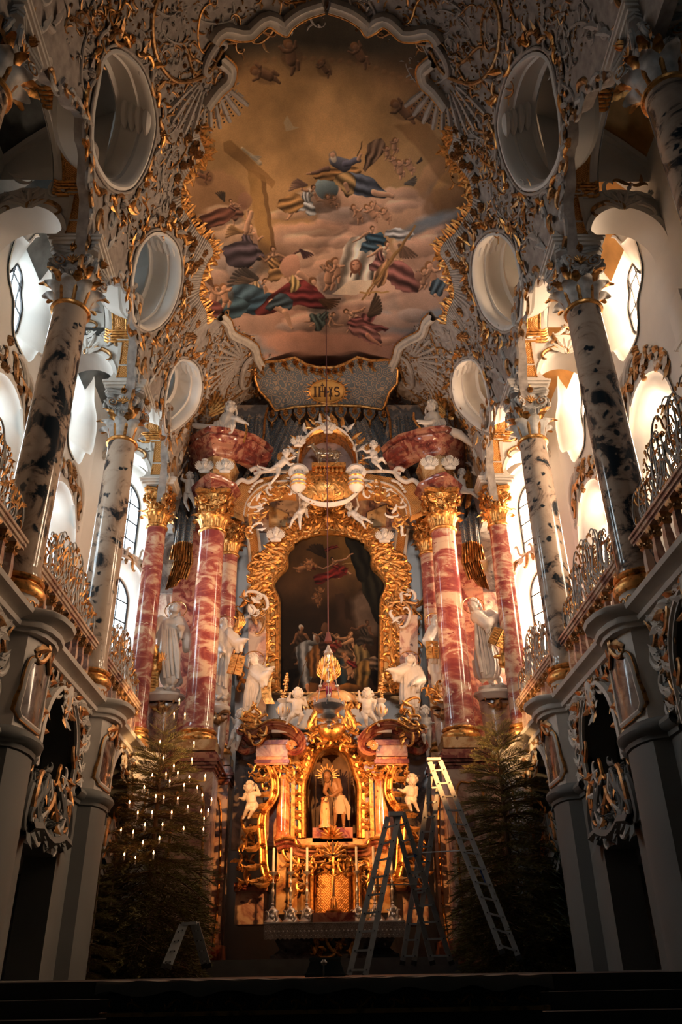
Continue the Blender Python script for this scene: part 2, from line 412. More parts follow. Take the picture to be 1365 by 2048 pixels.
def inside(p, poly):
    x, y = p; c = False; j = len(poly)-1
    for i in range(len(poly)):
        xi, yi = poly[i]; xj, yj = poly[j]
        if (yi > y) != (yj > y) and x < (xj-xi)*(y-yi)/(yj-yi)+xi: c = not c
        j = i
    return c
def cdt(outer, holes=(), inner=()):
    vs = []; es = []
    for loop in [outer]+list(holes):
        o = len(vs); vs += [Vector(q) for q in loop]; es += [(o+i, o+(i+1) % len(loop)) for i in range(len(loop))]
    vs += [Vector(q) for q in inner]
    r = delaunay_2d_cdt(vs, es, [], 0, 1e-5); V = r[0]; F = []
    for f in r[2]:
        c = (sum(V[i][0] for i in f)/len(f), sum(V[i][1] for i in f)/len(f))
        if inside(c, outer) and not any(inside(c, h) for h in holes): F.append(tuple(f))
    return [tuple(q) for q in V], F
def plate(mb, mp, outer, holes=(), thick=0.0, inner=(), rim=True):
    V, F = cdt(outer, holes, inner)
    mb.add([mp(a, b, 0) for a, b in V], F)
    if thick and rim:
        for loop in [outer]+list(holes):
            mb.grid([[mp(a, b, 0) for a, b in loop], [mp(a, b, -thick) for a, b in loop]], True)
def lin(p, q, n): return [(p[0]+(q[0]-p[0])*i/n, p[1]+(q[1]-p[1])*i/n) for i in range(n)]

def field(name, mp, poly, holes, n, size, mats, parent, seed=1, h0=.0, gap=.6, lift=.5):
    """gilded relief scattered evenly inside an outline; every piece its own object"""
    r = random.Random(seed); xs = [p[0] for p in poly]; zs = [p[1] for p in poly]; S = []; t = 0
    while len(S) < n and t < n*60:
        t += 1; p = (r.uniform(min(xs), max(xs)), r.uniform(min(zs), max(zs)))
        if inside(p, poly) and not any(inside(p, h) for h in holes) and all((p[0]-q[0])**2+(p[1]-q[1])**2 > (size*gap)**2 for q in S): S.append(p)
    for i, p in enumerate(S):
        b = MB(); a = r.uniform(0, 6.28); L = size*r.uniform(.7, 1.15)
        A0 = (p[0]-L/2*math.cos(a), p[1]-L/2*math.sin(a)); B0 = (p[0]+L/2*math.cos(a), p[1]+L/2*math.sin(a))
        scroll(b, mp, A0, B0, size*.13, r.choice('CS'), r.random() < .5, r.choice((10, 16, 22)), h0)
        b.leafm(mp, p, a+r.choice((-1, 1))*r.uniform(.5, 1.3), L*.8, L*.32, lift, r.uniform(-1.5, 1.5), 2, h0+.01, 6)
        if i % 3 == 0: b.flower(mp, B0, size*.2, 5, size*.14, h0)
        keep(b.build(name, mats[i % len(mats)]), parent)
# ================================================================ THE SHELL
YC = [7.15, 11.6, 16.05, 20.5]                   # the column axes
XC = 4.95
DARKSTONE = simple('dark_step_stone', (.045, .042, .04), .6)
root_floor = MB(); root_floor.add([(-9, -3, 0), (9, -3, 0), (9, 8.2, 0), (-9, 8.2, 0)], [(0, 1, 2, 3)])
floor = structure(root_floor.build('floor', FLOORM, smooth=False))
for k in range(9):
    y = 8.0+.34*k; z = 1.55*(k+1)/9; b = MB(); b.box((0, (y+24.4)/2, z-.086), (13.6, 24.4-y, .172)); b.build('choir_step', DARKSTONE, floor, False)
for y, z in ((18.5, 1.70), (18.9, 1.85)): b = MB(); b.box((0, (y+24.4)/2, z-.075), (5.2, 24.4-y, .15)); b.build('altar_step', FLOORM, floor, False)

# ---------------- vault with its oval openings -------------------------------------------------
def mirrored(f):
    return [f(-1), f(1)]
def edge_s(Y):
    """how far down the vault shell reaches: long tongues beside the capitals, arches between"""
    for a, b in zip(YC[:-1], YC[1:]):
        if a <= Y <= b:
            u = (Y-a)/(b-a); u = min(u, 1-u)
            q = max(0.0, (u-0.09)/0.41)
            return s_of_z(13.5 + (1.75*min(1, q*1.0)**0.45 if q > 0 else 0) + 0.07*math.sin(Y*9))
    return s_of_z(13.5)
Y0V, Y1V = 5.2, 22.6
OVP = {'b': [(990,468),(1012,475),(1032,505),(1044,560),(1045,610),(1038,640),(1008,655),(975,630),(955,585),(949,540),(955,500),(970,478)],
       'a': [(1075,108),(1100,125),(1112,180),(1122,240),(1120,310),(1090,365),(1050,372),(1020,330),(1003,270),(1003,225),(1020,160),(1045,125)],
       'c': [(935,720),(952,722),(968,748),(978,790),(982,835),(975,858),(945,842),(918,812),(908,775),(912,742),(922,727)]}
OVALS = {}
for k, P in OVP.items():
    q = [atV(x, y) for x, y in P]; cy = sum(p[0] for p in q)/len(q); cs = sum(p[1] for p in q)/len(q)
    OVALS[k] = smooth2(q, 4, True)
def side_pts(P, sg): return [(a, sg*abs(b)) for a, b in P]
vb = MB()
out = [(y, edge_s(y)) for y in np.linspace(Y0V, Y1V, 110)]
outer = out + [(Y1V, s) for s in np.linspace(out[-1][1], -out[-1][1], 50)[1:-1]] + [(y, -s) for y, s in out[::-1]] + [(Y0V, s) for s in np.linspace(-out[0][1], out[0][1], 50)[1:-1]]
holes = [side_pts(p, sg) for p in OVALS.values() for sg in (1, -1)]
inner = [(y, s) for y in np.arange(Y0V+.2, Y1V-.1, .25) for s in np.arange(-6.6, 6.7, .22) if abs(s) < edge_s(y)-.12 and not any(inside((y, s), h) for h in holes)]
vb_thick = 0.22
V_, F_ = cdt(outer, holes, inner)
vb.add([vault(b, a, 0) for a, b in V_], F_)
for loop in [outer]: vb.grid([[vault(b, a, 0) for a, b in loop], [vault(b, a, -vb_thick) for a, b in loop]], True)
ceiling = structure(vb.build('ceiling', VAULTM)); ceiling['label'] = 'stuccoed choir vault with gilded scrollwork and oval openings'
# outer skin, so daylight of the aisles does not leak through
so = MB(); so.grid([[vault(s, y, -0.25 if abs(s) < 3 else -.25) for s in np.linspace(-4.1, 4.1, 30)] for y in (Y0V, Y1V+.6)])
keep(so.build('vault_back', GREYW), ceiling)
# reveals of the ovals
for key, P in OVALS.items():
    for sg in (1, -1):
        loop = side_pts(P, sg); f = [vault(b, a, 0) for a, b in loop]
        ctr = sum(f, Vector())/len(f); d = Vector((sg*.80, -0.05, .38))
        m = MB(); rows = []
        for t, g, off in ((0, 1.05, .05), (0, 1.0, .07), (.02, .97, .04), (.10, .96, 0), (.30, .99, 0), (.34, .95, 0), (.40, .99, 0), (.85, 1.0, 0), (.92, .93, 0), (1.0, .97, 0)):
            nrm = Vector((-sg*.6, 0, -.5)).normalized()
            rows.append([ctr + (p-ctr)*g + d*t + nrm*off for p in f])
        m.grid(rows, True)
        rv = keep(m.build('oval_opening_reveal', WALL), ceiling)
        # the roll of four beads across the far jamb and small relief sprigs
        n = len(f); far = {'a': 33, 'b': 39, 'c': 35}[key] % n
        for k in range(4):
            b = MB(); p = f[far] + d*(.14+.2*k) + Vector((-sg*.02, -.03, 0)); q = f[(far+1) % n]-f[far-1]; q.normalize()
            pts = [p + q*t + Vector((0, -.13*math.cos(t*3.4), 0)) for t in np.linspace(-.30, .30, 9)]
            b.tube(pts, [.03, .07, .095, .105, .11, .105, .095, .07, .03], 8); keep(b.build('roll_moulding', WALL), ceiling)
# aisle (gallery) vaults seen through the openings: painted, with cream bands
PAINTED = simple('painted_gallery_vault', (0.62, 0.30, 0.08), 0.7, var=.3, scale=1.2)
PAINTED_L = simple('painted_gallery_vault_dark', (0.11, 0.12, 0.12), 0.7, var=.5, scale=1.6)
for sg in (-1, 1):
    for i, (a, b) in enumerate(zip(YC[:-1], YC[1:])):
        m = MB(); rows = []
        for y in np.linspace(a, b+ (0.9 if i == 2 else 0), 9):
            rows.append([(sg*(3.95+3.1*t), y, 18.7 - 2.3*t**2.2 - .0*t) for t in np.linspace(0, 1, 12)])
        m.grid(rows); m.cm = 1
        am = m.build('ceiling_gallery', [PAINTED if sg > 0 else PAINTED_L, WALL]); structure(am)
        for t in (0.05, .95):
            y = a + (b-a)*t
            c = MB(); rows = []
            for q in np.linspace(0, 1, 12): 
                x = sg*(3.95+3.1*q); z = 18.66-2.3*q**2.2
                rows.append([(x, y-.25, z), (x, y-.2, z-.12), (x, y+.2, z-.12), (x, y+.25, z)])
            c.grid(rows); c.build('vault_band', WALL, am)
        c = MB(); rows = []
        cy = (a+b)/2
        for q in np.linspace(0, 2*PI, 33):
            yy = cy+1.5*math.cos(q); tt = .46+.36*math.sin(q)
            rows.append([(sg*(3.95+3.1*min(1, max(0, t2))), yy*(1)+(cy-yy)*e, 18.66-2.3*max(0, min(1, t2))**2.2 - dz) for e, t2, dz in ((0, tt, 0), (.03, tt+(.46-tt)*.03, .07), (.08, tt+(.46-tt)*.08, .07), (.11, tt+(.46-tt)*.11, 0))])
        c.grid(rows); c.build('fresco_frame', GOLD, am)

# ---------------- arcade: imposts, golden soffits ------------------------------------------------
def arch_pt(a, b, t, z0=15.55, rise=1.15):
    ya, yb = a+.36, b-.36; u = math.cos(PI*(1-t))
    return ((ya+yb)/2 + u*(yb-ya)/2, z0 + rise*max(0, 1-abs(u)**2.4)**(1/2.4))
for sg in (-1, 1):
    for i, (a, b) in enumerate(zip(YC[:-1], YC[1:])):
        arc_root = thing('arcade_arch', '', '', (sg*XC, (a+b)/2, 16)); del arc_root['label']; del arc_root['category']; arc_root['kind'] = 'structure'
        arc_root.name = 'wall_arcade_arch'
        T = np.linspace(0, 1, 26)
        # white body with mouldings
        prof = [(5.0, .4), (5.0, .06), (5.05, .0), (5.10, .05), (5.14, .05), (5.52, .05), (5.58, .0), (5.68, .04), (5.72, .5)]
        m = MB(); m.grid([[(sg*x, arch_pt(a, b, t)[0], arch_pt(a, b, t)[1]+h) for x, h in prof] for t in T], flip=sg < 0)
        keep(m.build('arch_moulding', WALL), arc_root)
        m = MB(); m.grid([[(sg*x, arch_pt(a, b, t)[0], arch_pt(a, b, t)[1]+h) for x, h in ((5.14, .04), (5.16, .01), (5.46, .01), (5.48, .04))] for t in T], flip=sg < 0)
        keep(m.build('gilded_soffit_panel', PANEL), arc_root)
        for x in (5.14, 5.48):
            m = MB(); m.tube([(sg*x, arch_pt(a, b, t)[0], arch_pt(a, b, t)[1]+.01) for t in T], .028, 6); keep(m.build('gilded_bead', GOLD), arc_root)
        for t0 in (.04, .42, .58, .96):                                     # fluted gilded rings
            for k in range(5):
                t = t0 + (k-2)*.017; y, z = arch_pt(a, b, t); m = MB()
                m.tube([(sg*x, y, z + (.03 if x in (4.98, 5.66) else -.03)) for x in (4.98, 5.05, 5.3, 5.58, 5.66)], .038, 6); keep(m.build('gilded_flute', GOLD), arc_root)
        # spandrel wall between the arch and the gallery vault
        m = MB(); top = [(b-.3, 18.3), (a+.3, 18.3)]
        arcp = [arch_pt(a, b, t) for t in T]
        rows = [[(sg*5.70, y, z+.02), (sg*5.70, y, 16.95)] for y, z in arcp]; m.grid(rows)
        keep(m.build('spandrel', WALL), arc_root)

def make_impost():
    r = thing('impost_block', 'x', 'impost')
    m = MB()
    for w, z, h in ((.92, 14.02, .07), (1.02, 14.09, .07), (1.08, 14.16, .05), (.96, 14.21, .06), (.80, 14.27, .06)):
        m.box((0, 0, z+h/2), (w, w, h))
    m.build('impost_cornice', WHITE, r)
    m = MB(); rows = []
    for z, w in ((14.30, .44), (14.38, .41), (14.50, .37), (14.70, .345), (15.0, .335), (15.25, .34), (15.45, .36), (15.58, .38), (15.62, .40)):
        rows.append([(-w, -w, z), (w, -w, z), (w, w, z), (-w, w, z)])
    m.grid(rows, True, True); m.build('impost_shaft', WHITE, r)
    for z0, z1 in ((14.36, 14.78), (14.84, 15.54)):
        m = MB(); rows = []
        for q in np.linspace(z0, z1, 7):
            y = -float(np.interp(q, (14.3, 14.38, 14.5, 14.7, 15, 15.25, 15.45, 15.6), (.44, .41, .37, .345, .335, .34, .36, .39)))
            rows.append([(-.24, y+.01, q), (-.235, y-.015, q), (.235, y-.015, q), (.24, y+.01, q)])
        m.grid(rows); m.build('gilded_panel', PANEL, r)
        for x in (-.24, .24):
            m = MB(); m.tube([(x, g[1][1] if 0 else -float(np.interp(g[0][2], (14.3, 14.38, 14.5, 14.7, 15, 15.25, 15.45, 15.6), (.44, .41, .37, .345, .335, .34, .36, .39)))-.015, g[0][2]) for g in rows], .018, 5); m.build('gilded_edge', GOLD, r)
    return r

# ---------------- aisle walls with windows -------------------------------------------------------
def shape_upper(cx, cz, w, h, n=40):
    """cartouche outline: round head and foot, waist pinched in"""
    out = []
    for k in range(n):
        t = 2*PI*k/n; r = 1 + .10*math.cos(4*t) - .05*math.cos(8*t)
        out.append((cx + w/2*math.cos(t)*r, cz + h/2*math.sin(t)*r))
    return out
def shape_arch(cx, z0, z1, w, n=16):
    r = w/2; o = [(cx-r, z0), (cx+r, z0)]
    return lin(o[0], o[1], 8) + lin((cx+r, z0), (cx+r, z1-r), 6) + [(cx+r*math.cos(PI*k/n), z1-r+r*math.sin(PI*k/n)) for k in range(n)] + lin((cx-r, z1-r), (cx-r, z0), 6)
def resample(loop, n):
    L = [0]
    for i in range(len(loop)): p, q = loop[i], loop[(i+1) % len(loop)]; L.append(L[-1]+math.hypot(q[0]-p[0], q[1]-p[1]))
    out = []
    for k in range(n):
        s = L[-1]*k/n; i = min(max(int(np.searchsorted(L, s, 'right'))-1, 0), len(loop)-1); p, q = loop[i], loop[(i+1) % len(loop)]
        t = (s-L[i])/((L[i+1]-L[i]) or 1); out.append((p[0]+(q[0]-p[0])*t, p[1]+(q[1]-p[1])*t))
    return out
WN = [0]
LEAD = simple('window_lead', (0.015, 0.015, 0.018), 0.7)
def window(mp, hole, glass, depth, paneM, parent, cell=.5):
    """splayed reveal, glass with saddle bars and leading"""
    WN[0] += 1
    n = 64; A = resample(hole, n); B = resample(glass, n)
    i0 = min(range(n), key=lambda i: (B[i][0]-A[0][0])**2+(B[i][1]-A[0][1])**2); B = B[i0:]+B[:i0]
    m = MB(); rows = [[mp(a, b, .05) for a, b in [(x*1.0+(x-A_c[0])*.04, z+(z-A_c[1])*.04) for x, z in A]] for A_c in [(sum(p[0] for p in A)/n, sum(p[1] for p in A)/n)]]
    rows.append([mp(a, b, .05) for a, b in A])
    for t in (.02, .1, .35, .6, .85, .88, .95, 1): rows.append([mp(x+(u-x)*(t**.8), z+(q-z)*(t**.8), -depth*t) for (x, z), (u, q) in zip(A, B)])
    m.grid(rows, True); w = structure(m.build('window_%d' % WN[0], WALL))
    V, F = cdt(B, (), []); g = MB(); g.add([mp(a, b, -depth) for a, b in V], F); pn = g.build('pane', paneM, w, False)
    x0, x1 = min(p[0] for p in B), max(p[0] for p in B); z0, z1 = min(p[1] for p in B), max(p[1] for p in B)
    def span(fix, horiz):
        c = []
        for i in range(n):
            p, q = B[i], B[(i+1) % n]; k = 1 if horiz else 0
            if (p[k]-fix)*(q[k]-fix) <= 0 and p[k] != q[k]: c.append(p[1-k]+(q[1-k]-p[1-k])*(fix-p[k])/(q[k]-p[k]))
        return (min(c), max(c)) if len(c) >= 2 else None
    for k in range(1, 4):
        x = x0+(x1-x0)*k/3
        s = span(x, False) if k < 3 else None
        if s: b = MB(); b.bar(mp(x, s[0], -depth+.03), mp(x, s[1], -depth+.03), .035, .03); b.build('mullion', LEAD, w)
    zz = z0+cell
    while zz < z1-.1:
        s = span(zz, True)
        if s: b = MB(); b.bar(mp(s[0], zz, -depth+.03), mp(s[1], zz, -depth+.03), .04, .03); b.build('glazing_bar', LEAD, w)
        zz += cell
    ld = MB(); r = .115; yy = z0; row = 0
    while yy < z1:                                                   # hexagonal leading
        xx = x0 + (r*.866 if row % 2 else 0)
        while xx < x1:
            for a0, a1 in ((90, 30), (30, -30), (150, 90)):
                p = (xx+r*math.cos(math.radians(a0)), yy+r*math.sin(math.radians(a0))); q = (xx+r*math.cos(math.radians(a1)), yy+r*math.sin(math.radians(a1)))
                if inside(p, B) and inside(q, B):
                    P1 = mp(p[0], p[1], -depth+.012); Q1 = mp(q[0], q[1], -depth+.012); P2 = mp(p[0]+.012, p[1]+.004, -depth+.012); Q2 = mp(q[0]+.012, q[1]+.004, -depth+.012)
                    ld.add([P1, Q1, Q2, P2], [(0, 1, 2, 3)])
            xx += r*1.732
        yy += r*1.5; row += 1
    if ld.f: o = ld.build('leading', LEAD, w, False); o['kind'] = 'stuff'
    fr = MB(); fr.tube([mp(a, b, -depth+.02) for a, b in B+[B[0]]], .035, 5, False); fr.build('window_frame', LEAD, w)
    return w
XW = 6.85
def aisle_wall(sg):
    paneM = PANE_L if sg < 0 else PANE_R
    mp = lambda a, b, h=0: Vector((sg*(XW-h), a, b))
    holes = []; wins = []
    for yc in (13.85, 18.1):
        up = shape_upper(yc, 15.25, 2.7, 3.0); lo = shape_arch(yc, 8.2, 12.7, 2.5)
        holes += [up, lo]; wins += [(up, shape_upper(yc+.25, 15.35, 1.15, 2.1)), (lo, shape_upper(yc+.1, 11.05, 1.35, 2.5))]
    outer = lin((5.0, 4.0), (19.8, 4.0), 20)+lin((19.8, 4.0), (19.8, 17.4), 14)+lin((19.8, 17.4), (5.0, 17.4), 20)+lin((5.0, 17.4), (5.0, 4.0), 14)
    m = MB(); plate(m, mp, outer, holes); wl = structure(m.build('wall_aisle_left' if sg < 0 else 'wall_aisle_right', WALL, smooth=False))
    for h, g in wins: window(mp, h, g, .62, paneM, wl, .62)
    # mouldings: string course between storeys, pilaster imposts
    if 1:
        for y in YC[:-1]:
            for w_, z, hh in ((.30, 12.0, .06), (.34, 12.06, .06), (.28, 11.6, .05)):
                q = MB(); q.box((sg*(XW-.05), y, z), (.14, w_*2.4, hh)); keep(q.build('pilaster_impost', WALL), wl)
            q = MB(); q.box((sg*(XW-.03), y, 9.5), (.1, .6, 7)); keep(q.build('pilaster', WALL), wl)
    # rocaille between upper and lower windows
    for yc in (9.4, 13.85, 18.1):
        for k in range(12):
            q = MB(); an = PI*k/11; A = (yc+1.35*math.cos(an), 12.3+1.0*math.sin(an)*.75); B = (yc+.95*math.cos(an+.45), 12.75+1.0*math.sin(an+.45)*.6)
            scroll(q, mp, A, B, .085, 'S' if k % 2 else 'C', k % 3 == 0, 16, .02); q.leafm(mp, A, an+PI/2, .5, .24, .4, 1.0)
            keep(q.build('rocaille_scroll', SGOLD if k % 2 else WHITE), wl)
        for k in range(7):
            q = MB(); q.flower(mp, (yc+random.uniform(-.6, .6), 12.7+random.uniform(0, .9)), .14, 6, .08); keep(q.build('stucco_flower', SGOLD), wl)
    # slanted apse wall beyond the altar columns
    p0 = Vector((sg*XW, 19.8, 0)); d = Vector((sg*-2.1, 4.3, 0)).normalized(); nrm = Vector((-sg*d.y*sg*sg, sg*d.x, 0)); nrm = Vector((-sg*abs(d.y), -abs(d.x), 0)).normalized()
    mq = lambda a, b, h=0: p0 + d*a + Vector((0, 0, b)) + nrm*h
    def ap(x, y): r = atP(x, y, tuple(p0), tuple(nrm)); return ((r-p0).dot(d), r.z)
    if sg > 0: lowc = ap(1082, 1212); upc = ap(1046, 1020)
    else: lowc = ap(238, 1228); upc = ap(272, 1020)
    ctr = lowc[0]*.5+upc[0]*.5
    lo = shape_arch(ctr, lowc[1]-1.9, lowc[1]+1.75, 2.2); up = shape_arch(ctr, upc[1]-1.5, upc[1]+1.5, 2.2)
    outer = lin((0, 4), (5.2, 4), 10)+lin((5.2, 4), (5.2, 17.4), 12)+lin((5.2, 17.4), (0, 17.4), 10)+lin((0, 17.4), (0, 4), 12)
    m = MB(); plate(m, mq, outer, [lo, up]); w2 = structure(m.build('wall_apse_left' if sg < 0 else 'wall_apse_right', WALL, smooth=False))
    window(mq, lo, shape_arch(ctr, lowc[1]-1.8, lowc[1]+1.35, 1.45), .45, paneM, w2, .62)
    window(mq, up, shape_arch(ctr, upc[1]-1.4, upc[1]+1.1, 1.45), .45, paneM, w2, .62)
    for k in range(7):
        q = MB(); A = (ctr-.9+.3*k, (lo[20][1]+upc[1]-1.4)/2+.1*math.sin(k*2)); scroll(q, mq, A, (A[0]+.35, A[1]+.3*(-1)**k), .06, 'S', k % 2 == 0, 16, .02); q.leafm(mq, A, 1.2+k, .4, .2, .4)
        keep(q.build('rocaille_scroll', SGOLD if k % 2 else WHITE), w2)
    # transverse arches across the aisle at every column
    for j, y in enumerate(YC):
        if j == 0: continue
        m = MB(); T = np.linspace(0, PI, 22); cx = (5.3+XW)/2; rr = (XW-5.3)/2
        z0 = 14.35
        def pt(t, r, zz): return (sg*(cx + r*math.cos(t)), zz, z0 + 1.15*r*math.sin(t))
        for rows in ([[pt(t, rr, y-.35), pt(t, rr+.0, y+.35)] for t in T], [[pt(t, rr, y-.35), pt(t, rr+.10, y-.38), pt(t, rr+.14, y-.33), pt(t, rr+.5, y-.33)] for t in T], [[pt(t, rr, y+.35), pt(t, rr+.5, y+.35)] for t in T]): m.grid(rows)
        top = structure(m.build('wall_transverse_arch', WALL))
        m = MB(); m.add([(sg*4.75, y-.3, 16.1), (sg*XW, y-.3, 16.1), (sg*XW, y-.3, 18.4), (sg*4.75, y-.3, 18.4)], [(0, 1, 2, 3)]); keep(m.build('spandrel', WALL), top)
        fm = front(y-.35)                                            # shell crest on the crown of the arch
        field('aisle_relief', fm, [(sg*4.8, 15.3), (sg*4.8, 16.2), (sg*6.6, 16.2), (sg*6.75, 14.9), (sg*6.2, 15.6)], (), 9, .36, (WALL, SGOLD, WALL), top, j+3, .0)
        for k in range(7):
            q = MB(); an = PI*(k+.5)/7; q.leafm(fm, (sg*cx, z0+1.15*rr-.05), an, .42, .16, .35, 0.2, 1, .03); q.build('shell_rib', WHITE, top)
        for s2 in (-1, 1):
            q = MB(); scroll(q, fm, (sg*cx, z0+1.15*rr-.1), (sg*cx+s2*.55, z0+1.15*rr-.28), .06, 'C', s2 > 0, 16, .03); q.build('scroll', SGOLD if s2*sg < 0 else WHITE, top)
    # closure behind the aisle, low and high
    m = MB(); m.add([(sg*XW, 4, 17.4), (sg*XW, 20, 17.4), (sg*3.9, 20, 18.8), (sg*3.9, 4, 18.8)], [(0, 1, 2, 3)]); 
    keep(m.build('aisle_roof', WALL), wl)
    return wl
for sg in (-1, 1): aisle_wall(sg)
# gallery floor slab between the storeys
for sg in (-1, 1):
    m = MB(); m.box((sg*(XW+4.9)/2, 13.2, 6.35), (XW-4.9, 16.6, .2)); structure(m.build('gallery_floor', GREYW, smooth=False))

# ---------------- lower storey: piers, arches, cornice ------------------------------------------
XF = 4.62                                                             # face of the lower wall
def lower_wall(sg):
    mp = lambda a, b, h=0: Vector((sg*(XF-h), a, b))
    holes = []; bays = []
    for a, b in zip(YC[:-1], YC[1:]):
        c = (a+b)/2; arch = shape_arch(c, 4.35, 5.85, 1.9); z_ = 1.56; door = lin((c-.85, z_), (c+.85, z_), 6)+lin((c+.85, z_), (c+.85, 3.35), 8)+lin((c+.85, 3.35), (c-.85, 3.35), 6)+lin((c-.85, 3.35), (c-.85, z_), 8)
        holes += [arch, door]; bays.append((c, arch, door))
    outer = lin((5, 0), (20.4, 0), 24)+lin((20.4, 0), (20.4, 6.05), 10)+lin((20.4, 6.05), (5, 6.05), 24)+lin((5, 6.05), (5, 0), 10)
    m = MB(); plate(m, mp, outer, holes, .55)
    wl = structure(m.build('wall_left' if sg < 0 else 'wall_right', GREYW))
    # the main cornice runs straight between the piers and breaks forward round each of them
    path = [(5.0, 0)]
    for y in YC:
        path += [(y-.62, 0), (y-.60, .05), (y-.50, .26), (y-.30, .36), (y, .40), (y+.30, .36), (y+.50, .26), (y+.60, .05), (y+.62, 0)]
    path = [p for p in path if p[0] < 20.6]
    prof = [(-.05, 5.92), (.05, 5.94), (.06, 6.0), (.12, 6.02), (.14, 6.08), (.10, 6.12), (.20, 6.17), (.27, 6.20), (.29, 6.27), (.24, 6.30), (-.3, 6.32)]
    for i in range(len(YC)):
        lo = 5.0 if i == 0 else (YC[i-1]+YC[i])/2; hi = (YC[i]+YC[i+1])/2 if i+1 < len(YC) else 20.6
        seg = [p for p in path if lo < p[0] < hi]; seg = [(lo, 0)]+seg+[(hi, 0)]
        c = MB(); c.grid([[(sg*(XF-o-h), y, z) for h, z in prof] for y, o in seg], flip=sg > 0); keep(c.build('cornice', WHITE), wl)
    # ledge at mid height
    prof2 = [(-.02, 4.30), (.04, 4.32), (.05, 4.38), (.12, 4.42), (.15, 4.48), (.13, 4.54), (.05, 4.60), (-.02, 4.62)]
    for y in YC:
        c = MB(); c.grid([[(sg*(XF-.0-o*.8-h), yy, z) for h, z in prof2] for yy, o in ((y-1.0, 0), (y-.62, 0), (y-.5, .26), (y-.3, .36), (y, .40), (y+.3, .36), (y+.5, .26), (y+.62, 0), (y+1.0, 0))], flip=sg > 0)
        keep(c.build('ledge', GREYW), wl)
        # bowed pier: plain below, framed marble above
        bow = [(y-.60, 0), (y-.5, .22), (y-.3, .30), (y, .33), (y+.3, .30), (y+.5, .22), (y+.60, 0)]
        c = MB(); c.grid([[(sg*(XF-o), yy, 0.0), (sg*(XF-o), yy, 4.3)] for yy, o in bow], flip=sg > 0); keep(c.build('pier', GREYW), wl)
        c = MB(); c.grid([[(sg*(XF-o), yy, 4.6), (sg*(XF-o), yy, 5.95)] for yy, o in bow], flip=sg > 0); keep(c.build('pier_head', WHITE), wl)
        def bm(a, b, h=0):                                            # on the bowed face
            o = float(np.interp(a, [p[0] for p in bow], [p[1] for p in bow])); return Vector((sg*(XF-o-h), a, b))
        pan = smooth2([(y-.44, 4.70), (y+.44, 4.70), (y+.50, 5.15), (y+.46, 5.52), (y+.36, 5.64), (y+.22, 5.68), (y+.18, 5.82), (y, 5.86), (y-.18, 5.82), (y-.22, 5.68), (y-.36, 5.64), (y-.46, 5.52), (y-.50, 5.15)], 3, True)
        c = MB(); V, F = cdt(pan, (), [(y+q, z) for q in (-.3, -.15, 0, .15, .3) for z in (4.9, 5.2, 5.45)]); c.add([bm(a, b, .02) for a, b in V], F); keep(c.build('marble_panel', DARKM), wl)
        c = MB(); c.sweep(bm, pan, [(-.0, .01), (.015, .045), (.05, .06), (.085, .04), (.10, .01)] , True); keep(c.build('panel_frame', WHITE), wl)
        c = MB(); c.relief(bm, pan+[pan[0]], .013, .035); keep(c.build('panel_bead', OGOLD), wl)
        for s2 in (-1, 1):
            c = MB(); scroll(c, bm, (y+s2*.30, 5.70), (y+s2*.08, 5.96), .05, 'C', s2 > 0, 22, .04); c.leafm(bm, (y+s2*.32, 5.72), PI/2+s2*.8, .3, .16, .5, s2, 2, .03); keep(c.build('scroll_ornament', SGOLD), wl)
    for bi, (c0, arch, door) in enumerate(bays):
        # arch moulding, stucco trails, cartouche on the crown
        c = MB(); c.sweep(mp, arch[8:8+6+17+6], [(-.14, .0), (-.12, .07), (-.05, .09), (-.03, .05), (.0, .05), (.0, -.1)]); keep(c.build('arch_moulding', WHITE), wl)
        for s2 in (-1, 1):
            for k in range(11):
                t = k/10; A = (c0+s2*(1.05+.32*math.sin(k*1.3)*.5+.15), 4.5+1.35*t); q = MB()
                scroll(q, mp, A, (A[0]-s2*.22*(1 if k % 2 else -1), A[1]+.24), .055, 'S' if k % 3 else 'C', (k+s2) % 2 == 0, 16, .02)
                q.leafm(mp, A, PI/2-s2*.9*(-1)**k, .30, .17, .45, s2*.8, 2, .02); q.flower(mp, (A[0]+.08*s2, A[1]+.12), .075, 5, .06)
                keep(q.build('stucco_trail', SGOLD if k % 2 else WHITE), wl)
            for k in range(5):
                q = MB(); A = (c0+s2*(.25+.2*k), 5.92-.012*k*k); q.leafm(mp, A, (PI/2)-s2*(.5+.2*k), .32, .2, .5, -s2, 3, .03); q.flower(mp, A, .09, 6, .07); keep(q.build('stucco_trail', SGOLD if k % 2 else WHITE), wl)
        car = MB(); V, F = cdt(shape_upper(c0, 5.82, .42, .62, 24), (), []); car.dome(mp, (c0, 5.82), .2, .07, 18, .05, 1.5); keep(car.build('cartouche_shield', WHITE), wl)
        for k in range(10):
            an = 2*PI*k/10; q = MB(); A = (c0+.25*math.cos(an), 5.82+.37*math.sin(an)); B = (c0+.27*math.cos(an+.75), 5.82+.39*math.sin(an+.75))
            scroll(q, mp, A, B, .05, 'C', True, 16, .06); q.leafm(mp, A, an, .22, .13, .6, .6, 2, .05); keep(q.build('cartouche_scroll', SGOLD if k % 2 else WHITE), wl)
        field('spandrel_rocaille', mp, [(c0-1.55, 4.5), (c0+1.55, 4.5), (c0+1.55, 5.92), (c0-1.55, 5.92)], [[(c0+(x-c0)*1.12, z+.06) for x, z in arch]], 34, .30, (WHITE, SGOLD, WHITE), wl, bi+5, .01, .62)
